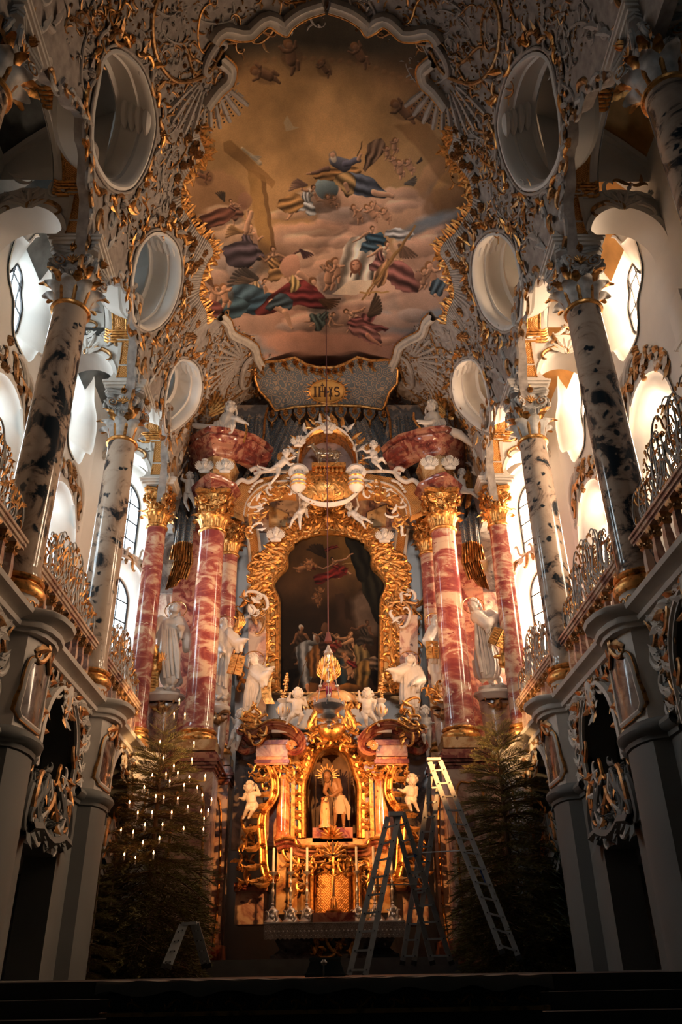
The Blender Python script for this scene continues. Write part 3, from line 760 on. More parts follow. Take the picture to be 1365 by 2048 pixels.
        field('parapet_rocaille', mp, [(c0-1.0, 4.45), (c0-.9, 3.75), (c0-.5, 3.5), (c0+.5, 3.5), (c0+.9, 3.75), (c0+1.0, 4.45), (c0+.4, 4.6), (c0-.4, 4.6)], (), 20, .36, (GREYW, WHITE, OGOLD), wl, bi+15, .06, .6)
        # rocaille parapet under the opening, over the door
        for s2 in (-1, 1):
            for k in range(6):
                q = MB(); A = (c0+s2*(.12+.15*k), 4.42-.10*abs(k-2)); B = (A[0]+s2*.12, A[1]-.55)
                scroll(q, mp, A, B, .075, 'C' if k % 2 else 'S', s2 > 0, 16, .05); keep(q.build('parapet_scroll', GREYW if k % 3 else SGOLD), wl)
                q = MB(); q.leafm(mp, (A[0], A[1]-.5), -PI/2+s2*.7, .42, .2, .6, -s2*.9, 3, .04); q.flower(mp, (A[0], 3.75+.05*k), .08, 5, .07, .03); keep(q.build('parapet_leaf', GREYW), wl)
        q = MB(); q.sweep(mp, [(c0+1.0, 3.5), (c0+.6, 3.55), (c0+.3, 3.46), (c0, 3.42), (c0-.3, 3.46), (c0-.6, 3.55), (c0-1.0, 3.5)], [(-.14, 0), (-.12, .16), (-.03, .2), (.03, .12), (.08, 0)]); keep(q.build('door_hood', GREYW), wl)
        # wall and green panel seen inside the opening
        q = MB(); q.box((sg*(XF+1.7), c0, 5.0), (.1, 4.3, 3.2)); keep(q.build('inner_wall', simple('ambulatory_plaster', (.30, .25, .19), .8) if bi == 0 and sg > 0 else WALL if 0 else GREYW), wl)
        q = MB(); q.box((sg*(XF+.6), c0+1.35, 5.1), (.9, .06, 1.3)); keep(q.build('green_panel', GREENP), wl)
        q = MB(); q.tube([(sg*(XF+.2), c0+1.3, 4.5), (sg*(XF+1.0), c0+1.3, 4.5), (sg*(XF+1.0), c0+1.3, 5.7), (sg*(XF+.2), c0+1.3, 5.7), (sg*(XF+.2), c0+1.3, 4.5)], .03, 4); keep(q.build('panel_frame', SGOLD), wl)
    # gallery ceiling of the ground aisle
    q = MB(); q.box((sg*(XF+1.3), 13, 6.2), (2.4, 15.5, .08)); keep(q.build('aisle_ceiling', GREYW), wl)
    return wl
GREENP = simple('green_painted_panel', (0.12, 0.15, 0.12), 0.6)
for sg in (-1, 1): lower_wall(sg)
# ground-floor outer walls and back walls
for sg in (-1, 1):
    m = MB(); m.box((sg*(XW+.1), 12, 2.6), (.2, 18, 5.6)); structure(m.build('wall_ambulatory_left' if sg < 0 else 'wall_ambulatory_right', WALL, smooth=False))
    for k, (yy, em) in enumerate(((13.0, 1), (17.4, 1))):
        g = MB(); g.box((sg*(XW-.03), yy, 2.3), (.06, .7, 2.6)); 
        o = structure(g.build('window_ambulatory_%s_%d' % ('left' if sg < 0 else 'right', k+1), FROST, smooth=False)) if 0 else None
m = MB(); plate(m, front(24.4), [(-5.6, 0), (5.6, 0), (5.6, 19.5), (-5.6, 19.5)]); wb = structure(m.build('wall_back', WALL, smooth=False))
# the apse head closing the vault
m = MB(); m.grid([[vault(s, 22.6, 0), Vector((vault(s, 22.6, 0).x*.9, 23.8, vault(s, 22.6, 0).z-1.6))] for s in np.linspace(-6.0, 6.0, 50)]); keep(m.build('apse_head', VAULTM), wb)
# ================================================================ COLUMNS
def make_leaf_mesh(name, L, W, out=.5, curlr=1.6, mat=WHITE):
    """acanthus leaf standing up along z, curling away along -y at its tip"""
    m = MB(); rows = []; n = 9; y = 0.0; z = 0.0; th = 0.0
    for i in range(n+1):
        t = i/n; w = W/2*(0.55+0.75*math.sin(PI*min(1, t*.85+.1)))*(0.86+0.14*math.cos(t*6*PI))
        if t > .93: w *= .55
        rows.append([(q*w, y + abs(q)**1.5*w*.55 - (.03*W if abs(q) == .33 else 0), z) for q in (-1, -.66, -.33, 0, .33, .66, 1)])
        th = .12+(t**3.2)*curlr*1.9; z += math.cos(th)*L/n; y -= math.sin(th)*L/n + out*L/n*.10
    m.grid(rows); o = m.build(name, mat); return o
def spiral_pts(r, turns=1.7, n=26, grow=.14):
    return [((r*(1-k/n)**.9+grow*r*0)*math.cos(turns*2*PI*k/n), (r*(1-k/n)**.9)*math.sin(turns*2*PI*k/n)) for k in range(n+1)]
def make_capital(R, H, mat_leaf, mat_vol, mat_trim):
    """composite capital: ring, two rows of acanthus, corner volutes, face shells, hollow abacus"""
    cap = thing('capital', 'x', 'x'); del cap['label']; del cap['category']
    m = MB(); m.lathe([(R*1.0, -.02), (R*1.12, 0), (R*1.16, .035), (R*1.10, .075), (R*1.0, .09)], n=28); m.build('neck_ring', GOLD, cap)
    m = MB(); m.lathe([(R*.94, .05), (R*.95, H*.5), (R*1.05, H*.75), (R*1.22, H*.88), (R*1.1, H*.9)], n=24); m.build('bell', mat_leaf, cap)
    lf = make_leaf_mesh('acanthus_leaf', H*.42, R*.95, mat=mat_leaf); lg = make_leaf_mesh('acanthus_leaf', H*.52, R*.58, mat=mat_trim)
    for k in range(8):
        a = 2*PI*k/8
        for src, da, z, rr in ((lf, 0, .07, R*.98), (lg, PI/8, .07, R*.93)):
            o = src if k == 0 else src.copy()
            if k: COL.objects.link(o)
            o.parent = cap; o.location = (math.cos(a+da)*rr, math.sin(a+da)*rr, z); o.rotation_euler = (0, 0, a+da+PI/2)
    for k in range(4):                                                # corner volutes, a pair each
        a = PI/4+PI/2*k; u = Vector((math.cos(a), math.sin(a), 0)); v = Vector((-u.y, u.x, 0))
        for s in (-1, 1):
            m = MB(); c = u*(R*1.52)+Vector((0, 0, H*.70)) + v*s*R*.24; rr = R*.48
            d = (u*.82+v*s*-.35).normalized(); pts = [c + d*x + Vector((0, 0, 1))*y + v*s*(.02+.10*R*(k2/26)) for k2, (x, y) in enumerate(spiral_pts(rr, 1.75, 26))]
            pts = [u*R*.95+Vector((0, 0, H*.38))+v*s*R*.22, u*R*1.0+Vector((0, 0, H*.6))+v*s*R*.22, ] + [p for p in pts][2:]
            m.tube(pts, [.06*R*2]*4+[R*.13]*(len(pts)-4), 6); m.ell(c+v*s*.06*R, R*.16, n=8, k=5); vo_ = m.build('volute', mat_vol, cap); m = MB(); m.tube([p+v*s*R*.10 for p in pts[4:]], R*.045, 5); m.build('volute_gilding', mat_trim, vo_)
        m = MB(); m.cm = 0                                            # corner leaf under the volute
        o = lg.copy(); COL.objects.link(o); o.parent = cap; o.location = u*R*1.02+Vector((0, 0, H*.40)); o.rotation_euler = (0, 0, a+PI/2); o.scale = (.8, .8, .5); o.name = 'volute_leaf'
        b = PI/2*k; mp = plane_map(Vector((math.cos(b), math.sin(b), 0))*R*1.12+Vector((0, 0, H*.72)), (-math.sin(b), math.cos(b), 0), (0, 0, 1))
        m = MB()
        for q in range(7): m.leafm(mp, (0, 0), PI*(.08+.84*q/6), R*.48, R*.15, .35, 0, 1, .03, 4)
        m.dome(mp, (0, 0), R*.14, R*.12, 8); m.build('face_shell', mat_trim, cap)
        m = MB()
        for s in (-1, 1): scroll(m, mp, (s*R*.18, -H*.10), (s*R*.50, H*.06), R*.07, 'C', s < 0, 16, .02)
        m.flower(mp, (0, -H*.2), R*.2, 6, .08); m.build('face_scroll', mat_vol, cap)
        m = MB(); mp2 = plane_map(Vector((math.cos(b), math.sin(b), 0))*R*1.32+Vector((0, 0, H*.93)), (-math.sin(b), math.cos(b), 0), (0, 0, 1))
        m.flower(mp2, (0, 0), R*.26, 7, .10); m.leafm(mp2, (0, .02), PI/2, R*.5, R*.3, .5, 0, 2); m.build('abacus_flower', mat_trim, cap)
    m = MB()                                                          # abacus with hollow sides
    for z0, z1, k in ((H*.885, H*.93, 1.0), (H*.93, H*.965, 1.05), (H*.965, H, 1.0)):
        loop = []
        for q in range(4):
            a = PI/4+PI/2*q; A = Vector((math.cos(a-.09), math.sin(a-.09), 0))*R*1.85*k; B = Vector((math.cos(a+.09), math.sin(a+.09), 0))*R*1.85*k
            C2 = Vector((math.cos(a+PI/2-.09), math.sin(a+PI/2-.09), 0))*R*1.85*k
            loop += [A, B]
            for t in (.15, .3, .5, .7, .85):
                p = B.lerp(C2, t); loop.append(p*(1-.18*math.sin(PI*t)))
        m.grid([[p+Vector((0, 0, z0)) for p in loop], [p+Vector((0, 0, z1)) for p in loop]], True)
        m.add([p+Vector((0, 0, z0)) for p in loop], [tuple(range(len(loop)))[::-1]])
    m.build('abacus', mat_leaf, cap)
    return cap
def make_column(name, R, z0, z1, H, shaftM, leafM, volM, trimM, lattice=True):
    """z0..z1 shaft, capital of height H above; base rings and a latticed pedestal below"""
    c = thing(name, 'x', 'column')
    m = MB(); hh = z1-z0
    m.lathe([(R*1.10, z0-.02), (R*1.10, z0+.03), (R*1.03, z0+.10), (R*1.0, z0+.2), (R*1.0, z0+hh*.33), (R*.97, z0+hh*.66), (R*.90, z1-.1), (R*.93, z1-.03), (R*.93, z1)], n=40); m.build('shaft', shaftM, c)
    m = MB(); m.lathe([(R*1.12, z0-.02), (R*1.22, z0-.03), (R*1.27, z0-.07), (R*1.22, z0-.11), (R*1.12, z0-.12), (R*1.12, z0-.15), (R*1.24, z0-.16), (R*1.36, z0-.22), (R*1.38, z0-.27), (R*1.32, z0-.33), (R*1.15, z0-.35)], n=32); m.build('base_ring', GOLD, c)
    if lattice:
        m = MB(); m.lathe([(R*1.16, z0-.35), (R*1.13, z0-.40), (R*1.16, z0-.66)], n=24); m.build('pedestal_drum', WHITE, c)
        for k in range(18):                                           # interlaced gilded lattice with white ovals
            a = 2*PI*k/18; q = MB()
            mp = lambda u, v, h=0, a=a: Vector(((R*1.15+h)*math.cos(a+u/R), (R*1.15+h)*math.sin(a+u/R), z0-.51+v))
            q.relief(mp, [(.055*math.cos(t), .085*math.sin(t)) for t in np.linspace(0, 2*PI, 13)], .013, 0, 3); q.build('lattice_loop', OGOLD, c)
            q = MB(); q.dome(mp, (0, 0), .035, .012, 6, 0, 1.6); q.build('lattice_pearl', WHITE, c)
        m = MB(); m.lathe([(R*1.2, z0-.65), (R*1.28, z0-.68), (R*1.3, z0-.72), (R*1.2, z0-.74)], n=24); m.build('pedestal_moulding', OGOLD, c)
    else:
        m = MB(); w = R*1.42
        for w_, a, b in ((w, z0-.62, z0-.35),): m.box((0, 0, (a+b)/2), (w_*2, w_*2, b-a))
        m.build('plinth', YMARB, c)
    cap = make_capital(R*.93, H, leafM, volM, trimM); cap.parent = c; cap.location = (0, 0, z1)
    return c
YMARB = marble('yellow_brown_scagliola', (0.50, 0.27, 0.10), (0.22, 0.10, 0.05), (0.70, 0.48, 0.25), (0.40, 0.18, 0.07), 1.8, 0.18, 0.36)
VOLM = simple('grey_white_capital_stucco', (0.46, 0.44, 0.41), 0.45, var=.2, scale=7)
imp = make_impost(); first = True
colA = make_column('marble_column', .35, 7.03, 12.62, 1.40, BLUEM, VOLM, VOLM, OGOLD)
LBL = {(-1, 0): 'grey-veined marble column cut by the left edge, gilded capital catching the light', (1, 0): 'dark marble column at the upper right corner of the choir',
       (-1, 1): 'blue-grey spotted marble column nearest the viewer on the left gallery', (1, 1): 'blue-grey spotted marble column nearest the viewer on the right gallery',
       (-1, 2): 'second blue-grey marble column of the left gallery, between the two balustrades', (1, 2): 'second blue-grey marble column of the right gallery, between the two balustrades',
       (-1, 3): 'outer red marble column left of the left sword-bearing statue', (1, 3): 'outer red marble column right of the statue with gilded book'}
colB = make_column('marble_column', .30, 7.03, 12.75, 1.25, REDM, GOLD, GOLD, GOLD, False)
used = {}
for j, y in enumerate(YC):
    for sg in (-1, 1):
        src = colA if j < 3 else colB
        o = src if id(src) not in used else copy_tree(src); used[id(src)] = 1
        o.location = (sg*XC, y, 0); o.rotation_euler = (0, 0, random.choice((0, PI/2, PI, -PI/2)))
        o['label'] = LBL[(sg, j)]; o['category'] = 'column'; o['group'] = 'gallery columns' if j < 3 else 'red altar columns'
        i2 = imp if (j == 0 and sg == -1) else copy_tree(imp)
        i2.location = (sg*XC, y, 0); i2['label'] = {0: 'white impost block with gilded panel at the very edge, ', 1: 'large white impost block with gilded panel above the nearest ', 2: 'white impost block with gilded panel above the second ', 3: 'small white impost block with gilded panel above the outer red '}[j] + ('left' if sg < 0 else 'right') + ' column'
        i2['group'] = 'impost blocks'

# ================================================================ BALUSTRADES, CRESTS, GARLANDS
bal = thing('balustrade', 'x', 'balustrade')
m = MB(); m.box((0, 0, 7.42), (.26, 3.66, .07)); m.box((0, 0, 7.475), (.32, 3.66, .045)); m.box((0, 0, 7.365), (.20, 3.66, .045)); m.build('handrail', CORNM2 if 0 else PINKM, bal, False)
m = MB(); m.box((0, 0, 6.56), (.24, 3.66, .10)); m.build('bottom_rail', CORNM, bal, False)
bm0 = MB(); rows = []
for z, w, d in ((6.60, .085, .085), (6.66, .085, .085), (6.68, .06, .06), (6.75, .05, .05), (6.85, .062, .062), (6.98, .058, .058), (7.12, .045, .045), (7.2, .05, .05)):
    rows.append([(-w, -d, z), (w, -d, z), (w, d, z), (-w, d, z)])
bm0.grid(rows, True); b0 = bm0.build('baluster', PINKM, bal, False)
bc = MB(); rows = []
for z, w in ((7.17, .05), (7.2, .075), (7.26, .062), (7.31, .095), (7.345, .10)): rows.append([(-w, -w, z), (w, -w, z), (w, w, z), (-w, w, z)])
bc.grid(rows, True); mpb = plane_map((-.065, 0, 7.26), (0, -1, 0), (0, 0, 1))
for sx in (-1, 1):
    mpb = plane_map((sx*.07, 0, 7.25), (0, sx, 0), (0, 0, 1)); bc.flower(mpb, (0, 0), .06, 5, .03); bc.leafm(mpb, (0, -.06), PI/2, .12, .08, .5)
    mpb = plane_map((0, sx*.07, 7.25), (-sx, 0, 0), (0, 0, 1)); bc.flower(mpb, (0, 0), .06, 5, .03); bc.leafm(mpb, (0, -.06), PI/2, .12, .08, .5)
bcap = bc.build('baluster_capital', SGOLD, b0)
nb = 9
for k in range(nb):
    y = -1.62+3.24*k/(nb-1)
    if k == 0: b0.location = (0, y, 0); continue
    o = copy_tree(b0, bal); o.location = (0, y, 0)
# openwork crest: scrolls, trellis patches and shells above the handrail
def crest_mesh(seed):
    rnd = random.Random(seed); A = MB(); B = MB(); C = MB()
    mp = plane_map((0, 0, 7.5), (0, 1, 0), (0, 0, 1))
    Wd = 3.4; top = lambda y: (.42 + .75*(1-(abs(y)/(Wd/2))**1.6)) + .10*math.sin(y*9)
    def sc(mb, p, q, w, kind, fl):
        P = place(CURLS[(kind, 16)], p, q, fl); r = [w*(.5+.5*math.sin(PI*min(max(i/(len(P)-1), .03), .97))) for i in range(len(P))]
        mb.tube([mp(a, b, 0) for a, b in P], r, 5, False)
    n = 21
    for k in range(n):
        y = -Wd/2+.12+ (Wd-.24)*k/(n-1); h = top(y); s = 1 if y > 0 else -1
        sc(A, (y, .02), (y-s*.12, h*.62), .021, 'S', rnd.random() < .5)
        sc(A, (y+.1, h*.35), (y-.1, h*.98), .020, 'C', rnd.random() < .5)
        sc(B, (y-.12, h*.15), (y+.12, h*.5), .018, 'C', rnd.random() < .5)
        sc(B, (y-.1, h*.72), (y+.12, h*.9), .018, 'S', rnd.random() < .5)
        for q in range(3): B.leafm(mp, (y+rnd.uniform(-.08, .08), h*rnd.uniform(.3, .95)), rnd.uniform(.2, 2.9), .17, .08, .5, rnd.uniform(-1, 1), 2, 0, 4)
    for y0 in (-.55, .55, 0):
        for k in range(7):
            C.bar(mp(y0-.17+.057*k, .12, 0), mp(y0-.17+.057*k, top(y0)*.68, 0), .012, .012)
        for k in range(8): C.bar(mp(y0-.18, .14+.07*k, 0), mp(y0+.18, .14+.07*k, 0), .012, .012)
    for y in np.arange(-Wd/2, Wd/2, .09):
        B.ell(mp(y, top(y)+.02, 0), (.02, .035, .04), n=6, k=4)
    return A, B, C
crest = thing('openwork_crest', 'x', 'crest')
A, B, C = crest_mesh(3)
A.build('scrollwork', VOLM, crest); B.build('gilded_leaf_work', OGOLD, crest); C.build('trellis', OGOLD, crest, False)
gar = thing('fruit_garland', 'x', 'garland')
rnd = random.Random(5); fm = MB(); fm.ell((0, 0, 0), .085, n=8, k=6); fruit = fm.build('fruit', SGOLD, gar); fruit.location = (0, -1.4, 6.42)
lfm = make_leaf_mesh('leaf', .18, .10, mat=OGOLD); lfm.parent = gar; lfm.location = (-.1, -1.4, 6.4)
for k in range(46):
    y = -1.45+2.9*k/45; o = fruit.copy(); COL.objects.link(o); o.location = (-.02+rnd.uniform(-.08, .05), y, 6.40+rnd.uniform(-.05, .07)); q = rnd.uniform(.55, 1.15); o.scale = (q, q, q*rnd.uniform(.8, 1.1))
    if k % 2: o = lfm.copy(); COL.objects.link(o); o.location = (-.06, y, 6.36); o.rotation_euler = (rnd.uniform(-1, 1), rnd.uniform(-.6, .6), rnd.uniform(-3, 3))
gf = True
for i, (a, b) in enumerate(zip(YC[:-1], YC[1:])):
    for sg in (-1, 1):
        side = 'left' if sg < 0 else 'right'; pos = ('above the viewer', 'between the two blue-grey columns', 'next to the outer red column')[i]
        for src, x, lb, cat in ((bal, 4.86, 'pink marble balustrade of the %s gallery %s', 'balustrade'), (crest, 4.86, 'openwork rocaille crest on the %s gallery rail %s', 'crest'), (gar, 4.60, 'gilded fruit garland along the %s gallery cornice %s', 'garland')):
            o = src if gf else copy_tree(src)
            o.location = (sg*x, (a+b)/2, 0); o['label'] = lb % (side, pos); o['category'] = cat; o['group'] = cat+'s of the galleries'
            if src is gar and sg > 0: o.rotation_euler = (0, 0, PI)
            if src is bal: o.scale = (1, 1.0, 1)
        gf = False
# ================================================================ PAINTINGS (painted in memory, laid on real surfaces)
class Paint:
    def __init__(s, x0, y0, x1, y1, k, col):
        s.x0, s.y0, s.x1, s.y1, s.k = x0, y0, x1, y1, k; s.W = int((x1-x0)*k); s.H = int((y1-y0)*k)
        s.a = np.ones((s.H, s.W, 3), np.float32)*np.array(col, np.float32)/255
        r = np.random.RandomState(4); s.nz = np.zeros((s.H, s.W), np.float32); amp = 1.0
        for f in (6, 12, 24, 48, 96):
            g = r.rand(f+2, f+2).astype(np.float32); yy = np.linspace(0, f, s.H, endpoint=False); xx = np.linspace(0, f, s.W, endpoint=False)
            yi = yy.astype(int); xi = xx.astype(int); ty = (yy-yi)[:, None]; tx = (xx-xi)[None]; ty = ty*ty*(3-2*ty); tx = tx*tx*(3-2*tx)
            s.nz += amp*((g[yi][:, xi]*(1-ty)+g[yi+1][:, xi]*ty)*(1-tx)+(g[yi][:, xi+1]*(1-ty)+g[yi+1][:, xi+1]*ty)*tx); amp *= .55
        s.nz = (s.nz-s.nz.mean())/s.nz.std()
    def box(s, xa, ya, xb, yb):
        i0 = max(0, int((ya-s.y0)*s.k)); i1 = min(s.H, int((yb-s.y0)*s.k)+1); j0 = max(0, int((xa-s.x0)*s.k)); j1 = min(s.W, int((xb-s.x0)*s.k)+1)
        if i1 <= i0 or j1 <= j0: return None
        Y, X = np.mgrid[i0:i1, j0:j1].astype(np.float32); return (slice(i0, i1), slice(j0, j1)), X/s.k+s.x0, Y/s.k+s.y0
    def put(s, sl, m, col, alpha, shade=0):
        m = (np.clip(m, 0, 1)*alpha)[..., None]; c = np.array(col, np.float32)/255
        if not np.isscalar(shade): c = np.clip(c*(1+shade[..., None]), 0, 1)
        s.a[sl] = s.a[sl]*(1-m)+c*m
    def cap(s, xa, ya, xb, yb, ra, rb, col, alpha=1, soft=1.0, sh=.45):
        R = max(ra, rb)+soft*2; q = s.box(min(xa, xb)-R, min(ya, yb)-R, max(xa, xb)+R, max(ya, yb)+R)
        if q is None: return
        sl, X, Y = q; dx, dy = xb-xa, yb-ya; L = dx*dx+dy*dy+1e-6
        t = np.clip(((X-xa)*dx+(Y-ya)*dy)/L, 0, 1); ex = X-(xa+t*dx); ey = Y-(ya+t*dy); r = ra+(rb-ra)*t; d = np.hypot(ex, ey)
        r = r*(1+.10*s.nz[sl]); s.put(sl, .5-(d-r)/soft, [v*.93 for v in col] if sh else col, alpha, np.clip(-(ex*.5+ey*.86)/(r+.1)-.15, -1, 1)*sh*1.15 + s.nz[sl]*.07)
    def ell(s, x, y, rx, ry, col, ang=0, alpha=1, soft=1.5, sh=.25, nz=0.0):
        R = max(rx, ry)*(1.3+nz)+soft; q = s.box(x-R, y-R, x+R, y+R)
        if q is None: return
        sl, X, Y = q; c, n = math.cos(math.radians(ang)), math.sin(math.radians(ang)); u = (X-x)*c+(Y-y)*n; v = -(X-x)*n+(Y-y)*c
        d = np.hypot(u/rx, v/ry)+s.nz[sl]*nz; s.put(sl, .5-(d-1)*min(rx, ry)/soft, col, alpha, -np.clip((X-x)/rx*.4+(Y-y)/ry*.8, -1, 1)*sh+s.nz[sl]*.06)
    def poly(s, P, col, alpha=1, soft=1.0, sh=None):
        xs = [p[0] for p in P]; ys = [p[1] for p in P]; q = s.box(min(xs)-2, min(ys)-2, max(xs)+2, max(ys)+2)
        if q is None: return
        sl, X, Y = q; ins = np.zeros(X.shape, bool); d = np.full(X.shape, 1e9, np.float32)
        for i in range(len(P)):
            (xa, ya), (xb, yb) = P[i], P[i-1]; dx, dy = xb-xa, yb-ya
            t = np.clip(((X-xa)*dx+(Y-ya)*dy)/(dx*dx+dy*dy+1e-6), 0, 1); d = np.minimum(d, np.hypot(X-xa-t*dx, Y-ya-t*dy))
            if dy: ins ^= ((ya > Y) != (yb > Y)) & (X < dx*(Y-ya)/dy+xa)
        d = np.where(ins, -d, d); s.put(sl, .5-d/soft, col, alpha, s.nz[sl]*(.07 if sh is None else sh))
    def fold(s, P, col, n=5, dark=.55):
        """drapery: a flowing outline, folds running along its length, lit from above"""
        g = sum(col)/3; c = np.array([v*.78+g*.22 for v in col]); Q = smooth2(P, 4, True); Q = [(x+1.5*math.sin(y*.55+x*.2), y+1.5*math.sin(x*.5)) for x, y in Q]
        xs = [p[0] for p in Q]; ys = [p[1] for p in Q]; q = s.box(min(xs)-3, min(ys)-3, max(xs)+3, max(ys)+3)
        if q is None: return
        sl, X, Y = q; m = np.cov(np.array(Q).T); w_, v_ = np.linalg.eigh(m); ax = v_[:, 0]; L = v_[:, 1]; span = 4*math.sqrt(max(w_[0], 1)); cx, cy = sum(xs)/len(xs), sum(ys)/len(ys)
        u = ((X-cx)*ax[0]+(Y-cy)*ax[1])/span; t = ((X-cx)*L[0]+(Y-cy)*L[1])/span; z = s.nz[sl]
        f = np.sin(u*(5+n)*1.9+t*1.6+z*.9)*.34+np.sin(u*23-t*3+z*1.6)*.14-np.clip((Y-cy)/(max(ys)-min(ys)+1), -.6, .6)*.5
        ins = np.zeros(X.shape, bool); d = np.full(X.shape, 1e9, np.float32)
        for i in range(len(Q)):
            (xa, ya), (xb, yb) = Q[i], Q[i-1]; dx, dy = xb-xa, yb-ya
            k = np.clip(((X-xa)*dx+(Y-ya)*dy)/(dx*dx+dy*dy+1e-6), 0, 1); d = np.minimum(d, np.hypot(X-xa-k*dx, Y-ya-k*dy))
            if dy: ins ^= ((ya > Y) != (yb > Y)) & (X < dx*(Y-ya)/dy+xa)
        d = np.where(ins, -d, d)+z*.7; s.put(sl, .5-d/1.3, c*.86, 1, np.clip(f-.25*np.exp(-np.abs(d)/1.8), -.65, .6))
    def wing(s, x, y, L, ang, col, n=7):
        for k in range(n):
            a = math.radians(ang+(k-n/2)*9); s.cap(x, y, x+L*(1-.07*k)*math.cos(a), y+L*(1-.07*k)*math.sin(a), L*.09, L*.05, [c*(.75+.07*(k % 3)) for c in col], .95, 1, .3)
    def person(s, x, y, h, lean=0, body=(150, 90, 70), cloth=(120, 60, 50), hair=(90, 60, 35), skin=(206, 150, 112), arms=((-.5, .1), (.5, .1)), legs=((-.25, 1.0), (.3, .95))):
        """x, y the neck; h from neck to foot; lean turns the figure"""
        c, n = math.cos(math.radians(lean)), math.sin(math.radians(lean))
        T = lambda u, v: (x+h*(u*c-v*n), y+h*(u*n+v*c))
        s.ell(*T(0, .4), h*.42, h*.3, [v*.55 for v in cloth], lean, .28, h*.16, .1, .15)
        for u, v in legs:
            k = T(u*.75, .62*v+.05); f = T(u, v); hpt = T(u*.25, .42); s.cap(*hpt, *k, h*.085, h*.062, skin); s.cap(*k, *f, h*.058, h*.030, skin); s.cap(*f, f[0]+h*.07*(1 if u >= 0 else -1), f[1]+h*.02, h*.03, h*.02, skin)
        s.cap(*T(0, .06), *T(0, .26), h*.125, h*.095, body); s.cap(*T(0, .26), *T(.02, .44), h*.10, h*.13, body); s.cap(*T(-.12, .07), *T(.12, .07), h*.06, h*.06, body)
        s.fold([T(-.13, .32), T(.03, .28), T(.17, .33), T(.30, .46), T(.42, .66), T(.22, .74), T(.10, .66), T(-.08, .80), T(-.30, .72), T(-.24, .52)], cloth)
        s.fold([T(-.16, .04), T(-.02, .14), T(.10, .30), T(.02, .42), T(-.14, .38), T(-.20, .22)], cloth)
        for u, v in arms:
            e = T(u*.6+(.05 if u > 0 else -.05), v*.45+.14); s.cap(*T(math.copysign(.12, u), .06), *e, h*.054, h*.042, skin); s.cap(*e, *T(u, v), h*.04, h*.024, skin); q = T(u*1.06, v*1.06); s.cap(*T(u, v), *q, h*.03, h*.02, skin)
        s.cap(*T(0, .02), *T(.01, -.05), h*.042, h*.040, skin); hx, hy = T(.01, -.12); s.ell(hx-h*.01, hy-.02*h, h*.078, h*.088, hair, lean, soft=1.2); s.ell(hx+h*.012, hy+.012*h, h*.054, h*.070, skin, lean, soft=1.2, sh=.4); s.cap(hx+h*.02, hy+.0*h, hx+h*.03, hy+.02*h, h*.008, h*.010, [v*.7 for v in skin], .7, 1, 0)
    def putto(s, x, y, r, ang=60, skin=(204, 146, 108)):
        a = math.radians(ang); ca, sa = math.cos(a), math.sin(a); bx, by = x+r*1.9*ca, y+r*1.9*sa; o = (int(x*7+y*3) % 5-2)*.22
        s.ell(x+r*ca, y+r*sa, r*2.2, r*1.7, [v*.62 for v in skin], ang, .35, 4, .1, .2)
        s.wing(x+r*.6*ca-r*.5, y+r*.6*sa, r*1.9, 215+ang*.3, (150, 120, 96), 4)
        for d, l in ((-.75+o, 1.9), (.45+o, 2.1)):
            kx, ky = bx+r*1.0*math.cos(a+d), by+r*1.0*math.sin(a+d); s.cap(bx, by, kx, ky, r*.62, r*.46, skin); s.cap(kx, ky, kx+r*1.1*math.cos(a+d*.2+.4), ky+r*1.1*math.sin(a+d*.2+.4), r*.44, r*.25, skin)
        s.cap(x+r*.2*ca, y+r*.2*sa, bx, by, r*.80, r*.82, skin)
        for d in (-1.5+o, 1.2-o): ex, ey = x+r*1.1*math.cos(a+d), y+r*1.1*math.sin(a+d); s.cap(x, y, ex, ey, r*.42, r*.34, skin); s.cap(ex, ey, ex+r*.9*math.cos(a+d*1.5), ey+r*.9*math.sin(a+d*1.5), r*.32, r*.2, skin)
        hx, hy = x-r*.95*ca, y-r*.95*sa; s.ell(hx-r*.12, hy-r*.18, r*.78, r*.80, (128, 84, 50), soft=1.2); s.ell(hx+r*.12, hy+r*.12, r*.60, r*.62, skin, soft=1.2)
    def finish(s, grain=.035, k=1.0):
        yy, xx = np.mgrid[0:s.H, 0:s.W].astype(np.float32); A_ = 1.3*s.k
        dx = A_*(np.sin(yy*.19/s.k+1.7*np.roll(s.nz, 31, 0))*.7+.5*s.nz); dy = A_*(np.sin(xx*.17/s.k+1.9*np.roll(s.nz, 57, 1))*.7+.5*np.roll(s.nz, 17, 1))
        u = np.clip(xx+dx, 0, s.W-1.01); v = np.clip(yy+dy, 0, s.H-1.01); i = v.astype(int); j = u.astype(int); fy = (v-i)[..., None]; fx = (u-j)[..., None]; a = s.a; s.a = (a[i, j]*(1-fx)+a[i, j+1]*fx)*(1-fy)+(a[i+1, j]*(1-fx)+a[i+1, j+1]*fx)*fy
        a = s.a*(1+grain*s.nz[..., None]); r = np.random.RandomState(2).rand(s.H, s.W, 1).astype(np.float32)-.5; s.a = np.clip(a*(1+r*.14)*k, 0, 1)
    def sample(s, px, py):
        u = np.clip((px-s.x0)*s.k, 0, s.W-1.01); v = np.clip((py-s.y0)*s.k, 0, s.H-1.01); i = v.astype(int); j = u.astype(int); fy = (v-i)[..., None]; fx = (u-j)[..., None]
        a = s.a; return (a[i, j]*(1-fx)+a[i, j+1]*fx)*(1-fy)+(a[i+1, j]*(1-fx)+a[i+1, j+1]*fx)*fy
def to_image(name, arr):
    h, w, _ = arr.shape; im = bpy.data.images.new(name, w, h); b = np.ones((h, w, 4), np.float32); b[..., :3] = arr; im.pixels.foreach_set(b.ravel()); im.update(); return im
